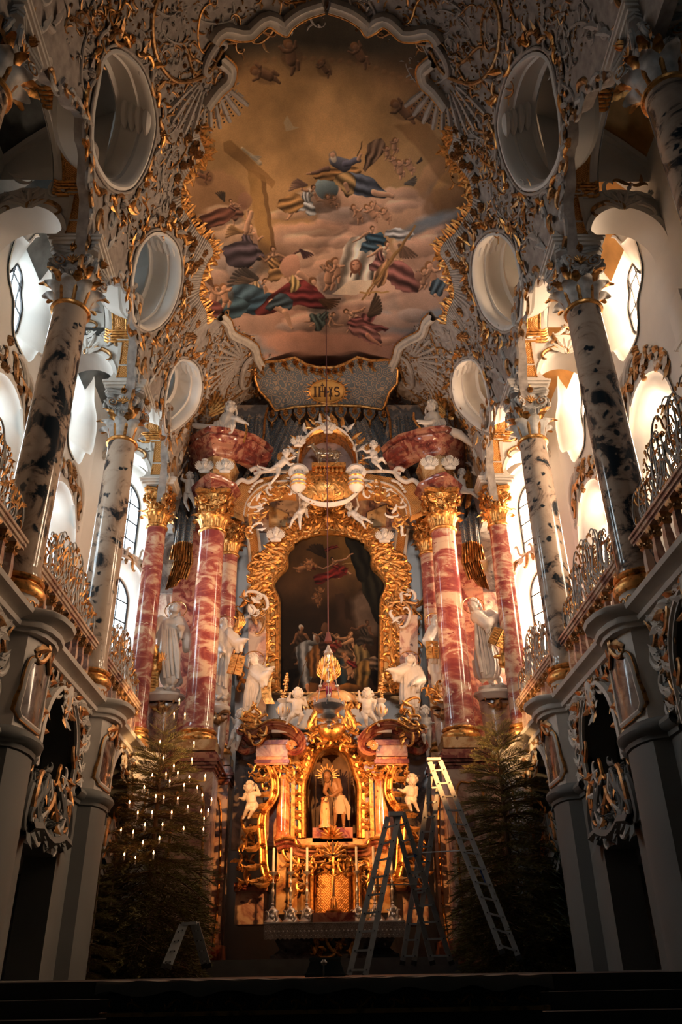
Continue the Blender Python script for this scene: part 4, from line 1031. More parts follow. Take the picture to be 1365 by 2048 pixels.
def painted(name, im, rough=.75, coat=0):
    m, t, b = nt(name); uv = N(t, 'ShaderNodeUVMap'); tx = N(t, 'ShaderNodeTexImage'); tx.image = im; tx.extension = 'EXTEND'
    t.links.new(uv.outputs[0], tx.inputs[0]); t.links.new(tx.outputs[0], b.inputs['Base Color']); b.inputs['Roughness'].default_value = rough; b.inputs['Specular IOR Level'].default_value = .15
    n = N(t, 'ShaderNodeTexNoise'); n.inputs['Scale'].default_value = 60; bump(t, b, n.outputs[0], .15, .01); return m
def set_uv(o, fn):
    me = o.data; uv = me.uv_layers.new(name='uv').data; co = [fn(v.co) for v in me.vertices]
    for l in me.loops: uv[l.index].uv = co[l.vertex_index]
def project(X, Y, Z):
    P = np.stack([X-CAM[0], Y-CAM[1], Z-CAM[2]], -1) @ RC; return 682.5+FPX*P[..., 0]/-P[..., 2], 1024-FPX*P[..., 1]/-P[..., 2]

# ---------------- the vault painting: a figure on clouds in golden light, angels, a cross and a cloth
F = Paint(300, -20, 1000, 780, 1.5, (186, 140, 88))
F.ell(640, 60, 400, 190, (112, 80, 52), alpha=1, soft=110, sh=0); F.ell(640, 20, 420, 110, (66, 58, 46), alpha=.95, soft=60, sh=0)  # dark top: the painting's own tone, plus edge dimness put into the colour
F.ell(590, 250, 230, 130, (206, 154, 92), alpha=.95, soft=80, sh=0)
F.ell(650, 640, 420, 130, (170, 128, 108), alpha=1, soft=80, sh=0)
for x, y, rx, ry, c in ((470, 560, 150, 60, (120, 128, 134)), (860, 620, 120, 40, (110, 122, 132)), (640, 720, 260, 60, (150, 106, 86)), (430, 650, 120, 40, (126, 124, 124)), (900, 420, 60, 60, (118, 122, 128)), (640, 480, 90, 26, (134, 134, 138)), (860, 690, 110, 40, (146, 104, 88)), (480, 700, 120, 36, (112, 118, 124)), (800, 640, 120, 26, (118, 128, 136)), (500, 520, 110, 30, (150, 146, 140))):
    F.ell(x, y, rx, ry, c, alpha=.85, soft=14, sh=.2, nz=.16)
for x, y, rx, ry, c in ((430, 400, 60, 42, (176, 126, 84)), (700, 410, 120, 34, (190, 146, 112)), (800, 430, 110, 44, (196, 148, 116)), (700, 470, 60, 42, (224, 168, 136)), (650, 520, 90, 50, (214, 166, 132)), (770, 580, 150, 50, (216, 170, 138)), (860, 580, 70, 44, (208, 160, 132)), (560, 640, 130, 44, (184, 136, 110)), (470, 490, 80, 46, (200, 160, 128)), (580, 480, 80, 34, (190, 142, 112)), (870, 500, 70, 60, (184, 138, 112)), (620, 690, 150, 34, (176, 120, 94)), (760, 400, 90, 30, (196, 150, 118)), (880, 360, 50, 50, (176, 126, 84)), (410, 560, 60, 50, (176, 134, 108)), (720, 640, 130, 22, (196, 150, 124)), (600, 580, 110, 34, (206, 158, 124)), (480, 600, 90, 30, (188, 142, 116))):
    F.ell(x, y, rx, ry, c, alpha=.8, soft=9, sh=.28, nz=.2)
for k in range(46):                                                            # cloud billows
    r = random.Random(k*7); x = 400+r.random()*510; y = 380+r.random()*330; F.ell(x, y, 20+r.random()*34, 9+r.random()*12, r.choice(((222, 174, 142), (204, 156, 128), (178, 132, 106), (146, 132, 126))), alpha=.55, soft=4, sh=.5, nz=.25)
for x0, y0, x1, y1 in ((690, 445, 760, 405), (640, 480, 690, 455), (560, 600, 640, 575), (760, 590, 880, 560), (430, 480, 500, 440), (560, 420, 640, 400), (800, 470, 890, 440), (660, 610, 760, 600), (380, 560, 420, 520), (860, 530, 890, 490), (480, 560, 540, 545)):
    F.cap(x0, y0+6, x1, y1+6, 7, 3, (112, 86, 78), .3, 8, 0); F.cap(x0, y0, x1, y1, 5, 3, (226, 180, 146), .35, 7, 0)
for k in range(40):                                                            # dim heads of the outer glory
    a = math.radians(-150+k*3.3); x, y = 610+330*math.cos(a), 330+215*math.sin(a); F.ell(x, y, 6, 5, (150, 100, 62), alpha=.35, soft=3)
F.ell(905, 380, 34, 46, (186, 132, 70), 30, .8, 6, .4, .1); F.ell(885, 405, 46, 26, (140, 96, 60), -30, .7, 8, .3, .15); F.ell(850, 450, 60, 14, (92, 112, 128), -25, .7, 8, .2, .2)
F.poly([(790, 250), (840, 300), (880, 360), (930, 380), (900, 300), (850, 240)], (126, 84, 46), .5, 6)
for x, y, r, a in ((520, 145, 11, 20), (580, 100, 12, 80), (645, 130, 7, 60), (715, 100, 10, 60), (800, 215, 11, 40), (835, 225, 11, 30)): F.putto(x, y, r, a, (130, 92, 64))
F.poly([(575, 230), (585, 250), (600, 252), (585, 258), (572, 262), (566, 245)], (216, 190, 150), .7); F.cap(485, 295, 520, 325, 4, 5, (222, 206, 178), .8, 2); F.wing(500, 310, 22, 30, (230, 214, 190), 5)
# cross
F.poly([(494, 336), (520, 345), (545, 500), (520, 510)], (170, 124, 66), .95, 1.2); F.poly([(520, 345), (530, 350), (552, 498), (545, 500)], (120, 84, 46), .9, 1)
F.poly([(447, 282), (462, 280), (552, 362), (545, 376), (446, 300)], (158, 112, 60), .8, 1.2)
# central bearded figure seated beside a globe
F.ell(652, 375, 24, 23, (128, 152, 158), soft=1.5, sh=.5); F.wing(690, 350, 10, 0, (120, 90, 60), 1)
F.fold([(630, 345), (700, 330), (725, 345), (700, 362), (650, 358), (628, 352)], (196, 128, 56)); F.fold([(680, 345), (735, 350), (780, 392), (760, 396), (700, 388), (690, 370)], (86, 96, 116)); F.fold([(672, 350), (705, 345), (712, 380), (695, 392), (680, 372), (672, 366)], (190, 140, 72))
F.cap(668, 322, 690, 330, 10, 13, (104, 104, 118)); F.cap(690, 328, 718, 320, 6, 5, (98, 98, 116)); F.cap(718, 320, 724, 308, 3, 2, (206, 150, 112)); F.cap(655, 336, 620, 346, 6, 3, (150, 110, 92)); F.cap(620, 346, 613, 347, 2, 2, (206, 150, 112))
F.cap(750, 385, 785, 392, 6, 4, (206, 152, 116)); F.cap(690, 366, 697, 380, 5, 4, (206, 152, 116)); F.cap(717, 312, 726, 283, .9, .9, (84, 60, 40), 1, .8, 0)
F.ell(667, 310, 8, 9, (150, 120, 92)); F.ell(668, 316, 6, 8, (206, 190, 168)); F.ell(667, 309, 5, 5, (206, 152, 116))
F.fold([(735, 340), (770, 300), (760, 275), (738, 290), (728, 330), (730, 340)], (146, 104, 72))
for x, y, r, a in ((800, 330, 7, 80), (818, 328, 6, 60), (790, 285, 6, 90), (655, 395, 5, 60), (668, 398, 5, 70), (712, 420, 7, 60), (740, 420, 7, 50), (750, 412, 6, 40), (770, 425, 6, 60), (788, 320, 5, 70), (775, 300, 5, 90)): F.putto(x, y, r, a)
F.wing(812, 368, 26, -10, (110, 100, 90), 6); F.wing(835, 325, 14, -30, (70, 62, 60), 4)
F.person(622, 380, 62, 25, (206, 190, 170), (180, 184, 186), arms=((-.4, -.1), (.45, .15)), legs=((-.5, .8), (-.3, 1.15))); F.wing(612, 368, 34, 190, (176, 132, 112), 7); F.fold([(560, 400), (590, 385), (606, 400), (600, 420), (575, 425), (556, 415)], (196, 132, 60))
# group left: reclining pair, cross bearer, angels with scarlet and blue
F.person(463, 405, 44, -20, (206, 150, 118), (140, 84, 62), arms=((.4, .2), (.3, .3))); F.wing(448, 400, 26, 250, (96, 84, 72), 6); F.fold([(392, 440), (440, 415), (470, 425), (450, 445), (415, 455), (398, 452)], (136, 72, 52)); F.ell(490, 400, 14, 18, (156, 106, 84), soft=3, alpha=.7); F.putto(410, 352, 7, 200, (170, 112, 80))
F.person(500, 462, 74, 6, (206, 158, 124), (96, 78, 88), hair=(120, 84, 52), arms=((-.1, -.55), (.35, .1)), legs=((.1, .95), (-.35, .75))); F.cap(492, 462, 503, 425, 6, 4, (208, 154, 118)); F.fold([(448, 492), (490, 480), (512, 500), (500, 530), (470, 532), (452, 520)], (92, 74, 86)); F.wing(484, 462, 36, 190, (206, 152, 96), 6)
F.person(546, 506, 70, -12, (216, 162, 126), (196, 134, 66), arms=((-.4, .0), (.5, .15)), legs=((.6, .5), (.3, .9))); F.cap(560, 520, 600, 500, 4, 2, (120, 80, 70)); F.wing(600, 498, 28, 50, (92, 62, 66), 6); F.ell(580, 530, 20, 24, (208, 148, 118), 20, soft=2)
F.person(525, 565, 60, 40, (150, 140, 140), (196, 150, 90), arms=((.5, .0), (.5, .3)), legs=((.2, .7), (.3, .6))); F.wing(512, 556, 60, 200, (104, 92, 84), 8); F.wing(505, 560, 40, 185, (142, 116, 96), 6)
F.fold([(462, 575), (508, 570), (530, 590), (500, 615), (455, 640), (438, 634)], (58, 92, 112)); F.fold([(500, 600), (545, 585), (570, 610), (545, 625), (505, 628), (480, 622)], (48, 84, 108)); F.fold([(440, 596), (470, 590), (500, 610), (480, 632), (450, 640), (436, 628)], (54, 88, 104))
F.fold([(510, 622), (560, 575), (610, 560), (635, 590), (580, 612), (530, 630)], (148, 44, 42)); F.fold([(560, 590), (600, 575), (640, 585), (655, 615), (610, 612), (570, 605)], (136, 40, 42)); F.fold([(585, 585), (600, 575), (598, 560), (586, 550), (580, 562), (580, 575)], (200, 160, 80))
F.cap(545, 605, 570, 625, 9, 6, (210, 156, 122)); F.cap(570, 625, 585, 655, 6, 3, (212, 158, 122)); F.fold([(532, 612), (560, 585), (585, 600), (580, 618), (555, 612), (540, 622)], (58, 80, 92)); F.wing(640, 600, 40, 30, (110, 74, 48), 8); F.cap(598, 545, 625, 565, 6, 5, (210, 156, 122)); F.ell(626, 560, 8, 8, (120, 80, 50)); F.ell(628, 563, 5, 6, (212, 160, 124))
F.putto(430, 585, 9, 110); F.putto(448, 582, 9, 80); F.fold([(398, 618), (425, 600), (445, 612), (440, 635), (415, 632), (402, 628)], (136, 62, 52)); F.wing(425, 572, 26, 250, (150, 100, 70), 5)
# group right: woman in blue holding a great cloth, angels
F.fold([(695, 480), (735, 478), (752, 500), (742, 575), (690, 588), (672, 570)], (226, 200, 168), 7, .86); F.poly([(664, 586), (700, 560), (745, 560), (738, 585), (700, 590)], (222, 194, 160))
F.ell(712, 532, 12, 15, (126, 78, 54), soft=2); F.ell(712, 530, 7.5, 10, (198, 138, 104), soft=1.5); F.cap(706, 528, 709, 528, .8, .8, (80, 50, 40)); F.cap(715, 528, 718, 528, .8, .8, (80, 50, 40)); F.cap(704, 545, 703, 552, 2, 1, (110, 66, 46)); F.cap(720, 545, 722, 552, 2, 1, (110, 66, 46))
F.person(744, 462, 56, 10, (196, 150, 120), (60, 96, 118), arms=((-.6, .45), (.5, .4)), legs=((.2, .6), (.3, .6))); F.fold([(735, 470), (762, 465), (776, 480), (772, 492), (750, 488), (738, 482)], (48, 88, 112)); F.fold([(770, 462), (800, 455), (830, 468), (815, 482), (790, 478), (775, 474)], (188, 184, 180))
F.person(772, 496, 66, 20, (206, 176, 146), (168, 96, 84), arms=((-.4, .4), (.6, .2)), legs=((.5, .9), (.2, 1.0))); F.fold([(770, 545), (800, 520), (840, 560), (835, 582), (800, 580), (780, 565)], (160, 84, 72)); F.fold([(745, 560), (765, 525), (780, 520), (775, 560), (760, 575), (750, 572)], (202, 132, 72)); F.wing(800, 490, 40, 60, (150, 110, 84), 7)
F.cap(832, 452, 724, 600, 1.8, 1.8, (150, 108, 58), 1, 1, 0); F.cap(824, 466, 738, 590, 1.3, 1.3, (120, 84, 46), 1, 1, 0); F.cap(722, 585, 778, 584, 1.5, 1.5, (176, 130, 70), 1, 1, 0)
F.putto(660, 540, 11, 100); F.putto(672, 530, 9, 80); F.putto(862, 540, 10, 70); F.putto(848, 548, 8, 100); F.fold([(860, 570), (876, 556), (890, 565), (884, 590), (868, 592), (862, 584)], (72, 96, 110)); F.cap(872, 590, 880, 604, 4, 2, (212, 158, 122)); F.wing(880, 522, 20, -60, (90, 84, 70), 5); F.ell(838, 552, 8, 9, (150, 106, 84), soft=2)
# lower right pair of angels
F.person(662, 630, 52, 70, (206, 160, 126), (74, 92, 84), arms=((.5, -.3), (.4, .2)), legs=((-.1, 1.0), (.1, .9))); F.person(700, 628, 66, -60, (214, 162, 126), (150, 72, 66), arms=((-.5, .2), (.4, .3)), legs=((.1, 1.1), (-.1, 1.1))); F.wing(738, 630, 44, -35, (92, 72, 54), 8)
F.fold([(695, 640), (730, 640), (775, 655), (770, 662), (740, 662), (705, 655)], (140, 66, 60)); F.fold([(700, 655), (740, 652), (765, 680), (755, 690), (730, 680), (708, 668)], (164, 92, 80)); F.cap(735, 670, 762, 690, 5, 2, (200, 130, 100))
F.finish(.04, 1.05); g_ = F.a.mean(-1, keepdims=True); F.a = F.a*.80+g_*.20

def vz(X): return np.interp(np.abs(X), VX, VZ)
CW, CH = 720, 1130; FX0, FX1, FY0, FY1 = -4.4, 4.4, 8.6, 22.4
gx, gy = np.meshgrid(np.linspace(FX0, FX1, CW), np.linspace(FY0, FY1, CH)); PXm, PYm = project(gx, gy, vz(gx))
FIMG = to_image('vault_painting', F.sample(PXm, PYm)); FRESCO = painted('vault_painting', FIMG, .8)

# ---------------- the altar painting: dusky interior, figures round a seated mother, angel above
A = Paint(540, 1055, 785, 1400, 3.0, (44, 30, 20))
A.ell(660, 1110, 90, 60, (120, 84, 40), soft=40, sh=0); A.ell(610, 1130, 50, 60, (88, 60, 32), soft=30, sh=0); A.poly([(700, 1180), (760, 1180), (760, 1270), (715, 1260)], (120, 100, 84), .8, 14); A.ell(640, 1175, 90, 30, (84, 58, 36), soft=16, nz=.15); A.ell(700, 1155, 40, 26, (104, 74, 44), soft=12, nz=.2)
A.fold([(712, 1066), (745, 1090), (770, 1180), (768, 1260), (735, 1200), (715, 1130)], (38, 36, 24), 7, .6); A.fold([(690, 1062), (735, 1080), (740, 1150), (722, 1160), (705, 1120), (696, 1090)], (34, 32, 22), 5, .6)
A.poly([(672, 1185), (690, 1185), (692, 1235), (710, 1240), (716, 1262), (660, 1262), (664, 1240), (672, 1235)], (58, 40, 28), .9, 2); A.poly([(556, 1230), (640, 1230), (640, 1400), (556, 1400)], (26, 18, 14), .7, 20)
A.person(667, 1120, 44, -35, (200, 140, 92), (150, 34, 26), hair=(40, 24, 16), arms=((-.8, -.35), (.9, .2)), legs=((-.2, .8), (.3, .9))); A.fold([(628, 1150), (665, 1135), (690, 1142), (686, 1150), (660, 1156), (635, 1165)], (156, 32, 26), 5, .6); A.fold([(655, 1092), (675, 1086), (680, 1092), (668, 1094), (658, 1098), (652, 1100)], (136, 34, 26)); A.wing(650, 1110, 38, 235, (62, 44, 30), 7); A.wing(630, 1135, 20, 210, (120, 30, 26), 4); A.cap(686, 1124, 706, 1124, .7, .7, (200, 160, 110))
for x, y, r, a in ((612, 1132, 6, 170), (628, 1126, 5, 200), (640, 1180, 6, 100), (632, 1192, 5, 70)): A.putto(x, y, r, a, (170, 116, 74))
A.person(602, 1262, 70, 0, (84, 62, 44), (70, 50, 36), (200, 190, 176), (150, 104, 72), ((-.3, .3), (.3, .25)), ((-.1, .9), (.1, .9)))
A.fold([(592, 1290), (620, 1278), (640, 1300), (622, 1370), (606, 1374), (596, 1330)], (150, 156, 160), 8, .55); A.cap(618, 1282, 636, 1282, 7, 5, (150, 156, 158)); A.fold([(612, 1310), (632, 1285), (640, 1300), (638, 1350), (622, 1352), (616, 1335)], (150, 90, 34), 6, .6); A.ell(632, 1274, 7, 9, (196, 190, 180)); A.ell(634, 1275, 4, 6, (176, 124, 88)); A.cap(612, 1318, 594, 1380, .7, .7, (120, 84, 50)); A.cap(616, 1370, 618, 1382, 3, 2, (176, 124, 88))
A.person(650, 1260, 46, 0, (84, 56, 40), (74, 48, 36), (70, 48, 34), (180, 130, 90)); A.ell(650, 1252, 8, 10, (104, 72, 52))
A.person(676, 1280, 66, 0, (150, 48, 36), (36, 60, 72), (120, 92, 60), (204, 154, 112), ((-.4, .3), (.3, .45)), ((-.1, .8), (.2, .8))); A.fold([(652, 1310), (690, 1300), (702, 1340), (690, 1370), (656, 1372), (648, 1340)], (34, 58, 70), 8, .6); A.fold([(662, 1286), (682, 1284), (684, 1300), (676, 1306), (664, 1300), (660, 1292)], (156, 46, 36))
A.person(700, 1272, 60, 20, (130, 92, 60), (110, 80, 54), (110, 78, 50), (200, 150, 108), ((-.6, .1), (.4, .3)), ((.3, .8), (.5, .8)))
A.fold([(708, 1290), (730, 1285), (745, 1330), (728, 1378), (705, 1345), (712, 1320)], (150, 120, 66), 8, .6); A.cap(704, 1280, 686, 1284, 5, 3, (196, 148, 106)); A.fold([(722, 1320), (750, 1310), (768, 1325), (766, 1338), (745, 1335), (728, 1332)], (150, 116, 86)); A.fold([(712, 1330), (735, 1318), (744, 1345), (728, 1376), (716, 1372), (712, 1352)], (176, 124, 50), 6, .6)
A.putto(698, 1330, 7, 80, (200, 148, 104)); A.putto(690, 1310, 5, 60, (190, 136, 96)); A.fold([(696, 1318), (712, 1322), (714, 1334), (706, 1338), (700, 1330), (696, 1326)], (150, 36, 34))
A.person(734, 1248, 54, 10, (92, 76, 62), (70, 58, 48), (60, 44, 32), (110, 76, 54), ((-.5, .2), (.3, .3)), ((0, .8), (.1, .9))); A.cap(714, 1258, 748, 1300, .6, .6, (60, 44, 30)); A.poly([(556, 1388), (775, 1380), (775, 1400), (556, 1400)], (70, 48, 30), .8, 3); A.poly([(620, 1362), (660, 1374), (740, 1372), (700, 1384), (620, 1384)], (98, 62, 30), .8, 2)
A.ell(698, 1372, 24, 7, (130, 84, 38), soft=2, sh=.5); A.finish(.06, .62)
# ================================================================ VAULT PAINTING, FRAME AND STUCCO
def fixx(x, y): return x - 8*(1-y/900)
RF = [(738,748),(770,745),(789,709),(795,688),(813,673),(843,658),(851,637),(866,622),(884,640),(896,645),(899,618),(912,590),(908,560),(898,530),(884,505),(892,482),(915,462),(936,430),(950,405),(946,365),(925,335),(905,312),(903,296),(911,277),(910,250),(897,222),(872,190),(852,172),(843,150),(846,128),(868,108),(880,92),(868,77),(838,81),(812,78),(795,64),(777,51),(760,62),(741,69),(728,52),(700,34),(665,22)]
RV = [atV(fixx(x, y), y) for x, y in RF]
half = [(y, abs(s)) for y, s in RV]
fouter = half + [(y, -s) for y, s in half[::-1]]
mx = max(s for y, s in half)
inner = [(y, s) for y in np.arange(9.0, 22.2, .3) for s in np.arange(-4.6, 4.7, .3) if inside((y, s), fouter)]
fb = MB(); V_, F_ = cdt(fouter, (), inner); fb.add([vault(b, a, .012) for a, b in V_], F_)
fr = keep(fb.build('vault_painting', FRESCO), ceiling); set_uv(fr, lambda c: ((c.x-FX0)/(FX1-FX0), (c.y-FY0)/(FY1-FY0)))
WMOULD = simple('white_moulding', (0.62, 0.55, 0.47), .55, var=.1, scale=5)
def frame_piece(idx, sg, w=.17, extra=True):
    P = [(half[i][0], sg*half[i][1]) for i in idx]; P = smooth2(P, 4); k = sg*1.0
    b = MB(); b.sweep(vmap, P, [(0, .01), (k*.0, .08), (-k*.05, .15), (-k*.10, .11), (-k*.14, .11), (-k*.20, .20), (-k*.27, .16), (-k*.30, .02)]); keep(b.build('painting_frame', WMOULD), ceiling)
    b = MB(); b.relief(vmap, P, .028, .09); keep(b.build('gilded_bead', GOLD), ceiling)
    b = MB(); b.relief(vmap, [(a, s+sg*.30) for a, s in P], .022, .03); keep(b.build('gilded_bead', SGOLD), ceiling)
for sg in (1, -1):
    frame_piece(list(range(1, 8)), sg); frame_piece(list(range(25, 31)), sg); frame_piece(list(range(31, 42)), sg)
    # ragged shell borders with flaming gilded edge along the sides of the painting
    for a, b, wd in ((9, 16, .85), (16, 24, .34)):
        P = smooth2([(half[i][0], sg*half[i][1]) for i in range(a, b+1)], 7)
        for i in range(0, len(P)-1, 1):
            (y0, s0), (y1, s1) = P[i], P[i+1]; ang = math.atan2(s1-s0, y1-y0); nrm = ang + sg*PI/2*(1 if (y1-y0) < 0 else -1)
            nx, ny = math.cos(nrm), math.sin(nrm)
            if ny*sg < 0: nx, ny = -nx, -ny; nrm += PI
            L = wd*(.8+.35*math.sin(i*.9))
            q = MB(); q.relief(vmap, [(y0+nx*t*L*.9, s0+ny*t*L*.9) for t in (0, .3, .6, 1)], [.035, .05, .045, .02], .01, 3); keep(q.build('shell_rib', VWHITE), ceiling)
            q = MB(); q.leafm(vmap, (y0+nx*.05, s0+ny*.05), nrm+PI+.5*math.sin(i*2.3), .26+.08*math.sin(i*1.7), .13, .5, .9*(-1)**i, 1, .06, 5); keep(q.build('gilded_flame_leaf', GOLD), ceiling)
            if i % 3 == 0:
                q = MB(); q.flower(vmap, (y0+nx*L*1.05, s0+ny*L*1.05), .12, 5, .08, .03); scroll(q, vmap, (y0+nx*L, s0+ny*L), (y1+nx*L*1.2+.2, s1+ny*L*1.2), .05, 'C', i % 2 == 0, 16, .02); keep(q.build('gilded_border', SGOLD), ceiling)
def V2(x, y, sg=1): a, s = atV(fixx(x, y), y); return (a, sg*abs(s))
# fans beside the frame: ribs, and dots with hole shade put into their colour
DOT = simple('hole_shade_dot', (0.045, 0.035, 0.03), .8)
def fan(c, r0, r1, a0, a1, n, sg):
    C2 = V2(*c, sg)
    for k in range(n):
        t = a0+(a1-a0)*k/(n-1); u, v = math.cos(math.radians(t)), math.sin(math.radians(t))*sg
        q = MB(); q.relief(vmap, [(C2[0]+u*(r0+(r1-r0)*w), C2[1]+v*(r0+(r1-r0)*w)) for w in (0, .25, .5, .75, 1)], [.03, .05, .06, .07, .05], .01, 3); keep(q.build('fan_rib', VWHITE), ceiling)
        q = MB(); t2 = t+(a1-a0)/(n-1)/2; u, v = math.cos(math.radians(t2)), math.sin(math.radians(t2))*sg
        for w in np.arange(.25, .95, .11): q.dome(vmap, (C2[0]+u*(r0+(r1-r0)*w), C2[1]+v*(r0+(r1-r0)*w)), .028, .012, 5, .012)
        keep(q.build('fan_dot_row', DOT), ceiling)
for sg in (1, -1):
    c = V2(800, 706, sg)
    fan((822, 720), .45, 1.7, 60, 175, 13, sg)
    fan((895, 150), .40, 1.35, -40, 80, 11, sg)
    # painted cartouche fields framed by a long gilded C
    for pts in ([(800,720),(815,770),(850,800),(868,795),(880,745),(868,700),(845,690)], [(868,100),(900,150),(960,165),(1000,120),(1010,40),(985,-30)]):
        P = smooth2([V2(x, y, sg) for x, y in pts], 6); b = MB(); b.relief(vmap, P, .05, .02); keep(b.build('cartouche_edge', SGOLD), ceiling)
        b = MB(); scroll(b, vmap, P[0], P[5], .09, 'C', sg > 0, 22, .04); keep(b.build('cartouche_scroll', VWHITE), ceiling)
# gilded rims and shells round the oval openings
for key, P in OVALS.items():
    for sg in (1, -1):
        loop = side_pts(P, sg); cy = sum(p[0] for p in loop)/len(loop); cs = sum(p[1] for p in loop)/len(loop)
        big = [(cy+(a-cy)*1.10, cs+(b-cs)*1.10) for a, b in loop]; b = MB(); b.relief(vmap, big+[big[0], big[1]], .035, .03); keep(b.build('oval_rim', VWHITE), ceiling)
        n = 34; R2 = resample([(cy+(a-cy)*1.24, cs+(b-cs)*1.24) for a, b in loop], n)
        for i in range(n):
            A0, B0 = R2[i], R2[(i+1) % n]; out = math.atan2(A0[1]-cs, A0[0]-cy)
            q = MB(); scroll(q, vmap, A0, B0, .055, 'C' if i % 2 else 'S', i % 3 == 0, 16, .03)
            q.leafm(vmap, A0, out+random.uniform(-.9, .9), random.uniform(.2, .42), .14, .5, random.uniform(-1.5, 1.5), 2, .02, 5)
            if i % 4 == 0: q.flower(vmap, (A0[0]+.08*math.cos(out), A0[1]+.08*math.sin(out)), .1, 6, .07, .02)
            keep(q.build('oval_rocaille', (SGOLD, VWHITE, GOLD)[i % 3]), ceiling)
# tendrils: a dozen kinds, copied over the field of the vault
def sprig(seed):
    r = random.Random(seed); b = MB(); mp = plane_map((0, 0, 0), (1, 0, 0), (0, 1, 0)); old = random.getstate(); random.seed(seed)
    P = scroll(b, mp, (-.42, 0), (.42, r.uniform(-.1, .1)), .034, r.choice('CS'), r.random() < .5, r.choice((10, 16, 22)), 0, 1, 3)
    for i in range(3, len(P)-3, 4):
        s2 = 1 if (i//4) % 2 else -1; an = math.atan2(P[i+1][1]-P[i-1][1], P[i+1][0]-P[i-1][0]); b.leafm(mp, P[i], an+s2*r.uniform(.6, 1.2), r.uniform(.14, .26), .075, .4, s2*1.4, 1, .01, 4)
    for k in range(3): b.flower(mp, (r.uniform(-.4, .4), r.uniform(-.2, .2)), r.uniform(.035, .06), 5, .04)
    for k in range(7): b.dome(mp, (r.uniform(-.5, .5), r.uniform(-.25, .25)), .018, .02, 5)
    random.setstate(old); return b
kinds = [sprig(k).build('tendril', (SGOLD, VWHITE, SGOLD, VWHITE, OGOLD)[k % 5], ceiling) for k in range(10)]
def clear_at(y, s):
    if inside((y, s), fouter) or any((y-p[0])**2+(abs(s)-p[1])**2 < .62 for p in half[9:17]): return False
    for P in OVALS.values():
        cy = sum(p[0] for p in P)/len(P); cs = sum(p[1] for p in P)/len(P)
        if inside((cy+(y-cy)/1.25, cs+(abs(s)-cs)/1.25), P): return False
    return abs(s) < edge_s(y)-.12
rnd = random.Random(11); spots = []; tries = 0
while len(spots) < 290 and tries < 20000:
    tries += 1; y = rnd.uniform(7.6, 22.4); s = rnd.uniform(-6.6, 6.6)
    if clear_at(y, s) and all((y-a)**2+(s-b)**2 > .30**2 for a, b in spots): spots.append((y, s))
usedk = set()
rest = MB()
for i, (y, s) in enumerate(spots):
    p = vault(s, y, .015); u = (vault(s, y+.1)-vault(s, y)).normalized(); v = (vault(s+.05, y)-vault(s-.05, y)).normalized(); n = u.cross(v).normalized()
    if n.dot(vault(s, y, .1)-vault(s, y)) < 0: v = -v; n = -n
    Mx = Matrix((u, v, n)).transposed().to_4x4() @ Matrix.Rotation(rnd.uniform(0, 6.28), 4, 'Z') @ Matrix.Scale(rnd.uniform(.65, 1.15), 4); Mx.translation = p
    k = kinds[i % 10]
    if i >= 10: k = k.copy(); COL.objects.link(k)
    k.matrix_local = Mx
# rocaille hanging along the lower edge of the shell, beside and between the capitals
for sg in (1, -1):
    y = 7.3; i = 0
    while y < 22.3:
        s = edge_s(y)*sg; t = math.atan2(edge_s(y+.1)-edge_s(y-.1), .2)*sg; q = MB()
        scroll(q, vmap, (y, s-sg*.12), (y+.28*math.cos(t), s-sg*.12+.28*math.sin(t)), .07, 'C' if i % 2 else 'S', i % 3 == 0, 16, .0)
        q.leafm(vmap, (y, s-sg*.15), sg*PI/2+rnd.uniform(-.6, .6), rnd.uniform(.25, .42), .17, .5, rnd.uniform(-1, 1), 2, .02, 6)
        keep(q.build('edge_rocaille', (VWHITE, SGOLD, VOLM)[i % 3]), ceiling); i += 1; y += .17
    for yc in YC[:]:
        for k in range(9):
            q = MB(); s = sg*(s_of_z(15.3)+ (s_of_z(13.6)-s_of_z(15.3))*k/8); yy = yc+.25*math.sin(k*2.2)+(.2 if k % 2 else -.2)
            scroll(q, vmap, (yy, s), (yy+.1*(-1)**k, s+sg*.32), .07, 'S' if k % 2 else 'C', k % 3 == 0, 16, .02); q.leafm(vmap, (yy, s), sg*PI/2*(-1)**k, .35, .17, .5, 1, 2, .03); keep(q.build('pendentive_rocaille', (VOLM, VWHITE, SGOLD)[k % 3]), ceiling)

fine = MB(); fw = MB(); r3 = random.Random(8); cnt = 0
while cnt < 1500:
    y = r3.uniform(7.6, 22.5); s = r3.uniform(-6.7, 6.7)
    if not clear_at(y, s): continue
    cnt += 1; b = fine if cnt % 3 else fw
    if cnt % 2: b.leafm(vmap, (y, s), r3.uniform(0, 6.28), r3.uniform(.12, .24), r3.uniform(.05, .09), .4, r3.uniform(-1.8, 1.8), 1, .01, 3)
    else: b.dome(vmap, (y, s), r3.uniform(.02, .05), .03, 5); b.dome(vmap, (y+.07, s+.03), .025, .025, 5)
o = keep(fine.build('fine_gilded_foliage', SGOLD), ceiling); o['kind'] = 'stuff'
o = keep(fw.build('fine_white_foliage', VWHITE), ceiling); o['kind'] = 'stuff'
# ================================================================ RETABLE
def fp(Y, pts): return [(lambda v: (v.x, v.z))(at(x, y, Y)) for x, y in pts]
def loc2(Y, x, y): v = at(x, y, Y); return (v.x, v.z)
def extr(mb, Y, poly, d):
    """solid plate: outline in (X, Z) at depth Y, going back by d"""
    V, F = cdt(poly); mp = front(Y); mb.add([mp(a, b, 0) for a, b in V], F)
    mb.grid([[mp(a, b, 0) for a, b in poly], [mp(a, b, -d) for a, b in poly]], True)
altar = thing('high_altar', 'tall gilded and marble high altar with dark central painting between red columns', 'altar', (0, 21.5, 1.02))
K = lambda b, name, mat, smooth=True: keep(b.build(name, mat, smooth=smooth), altar)
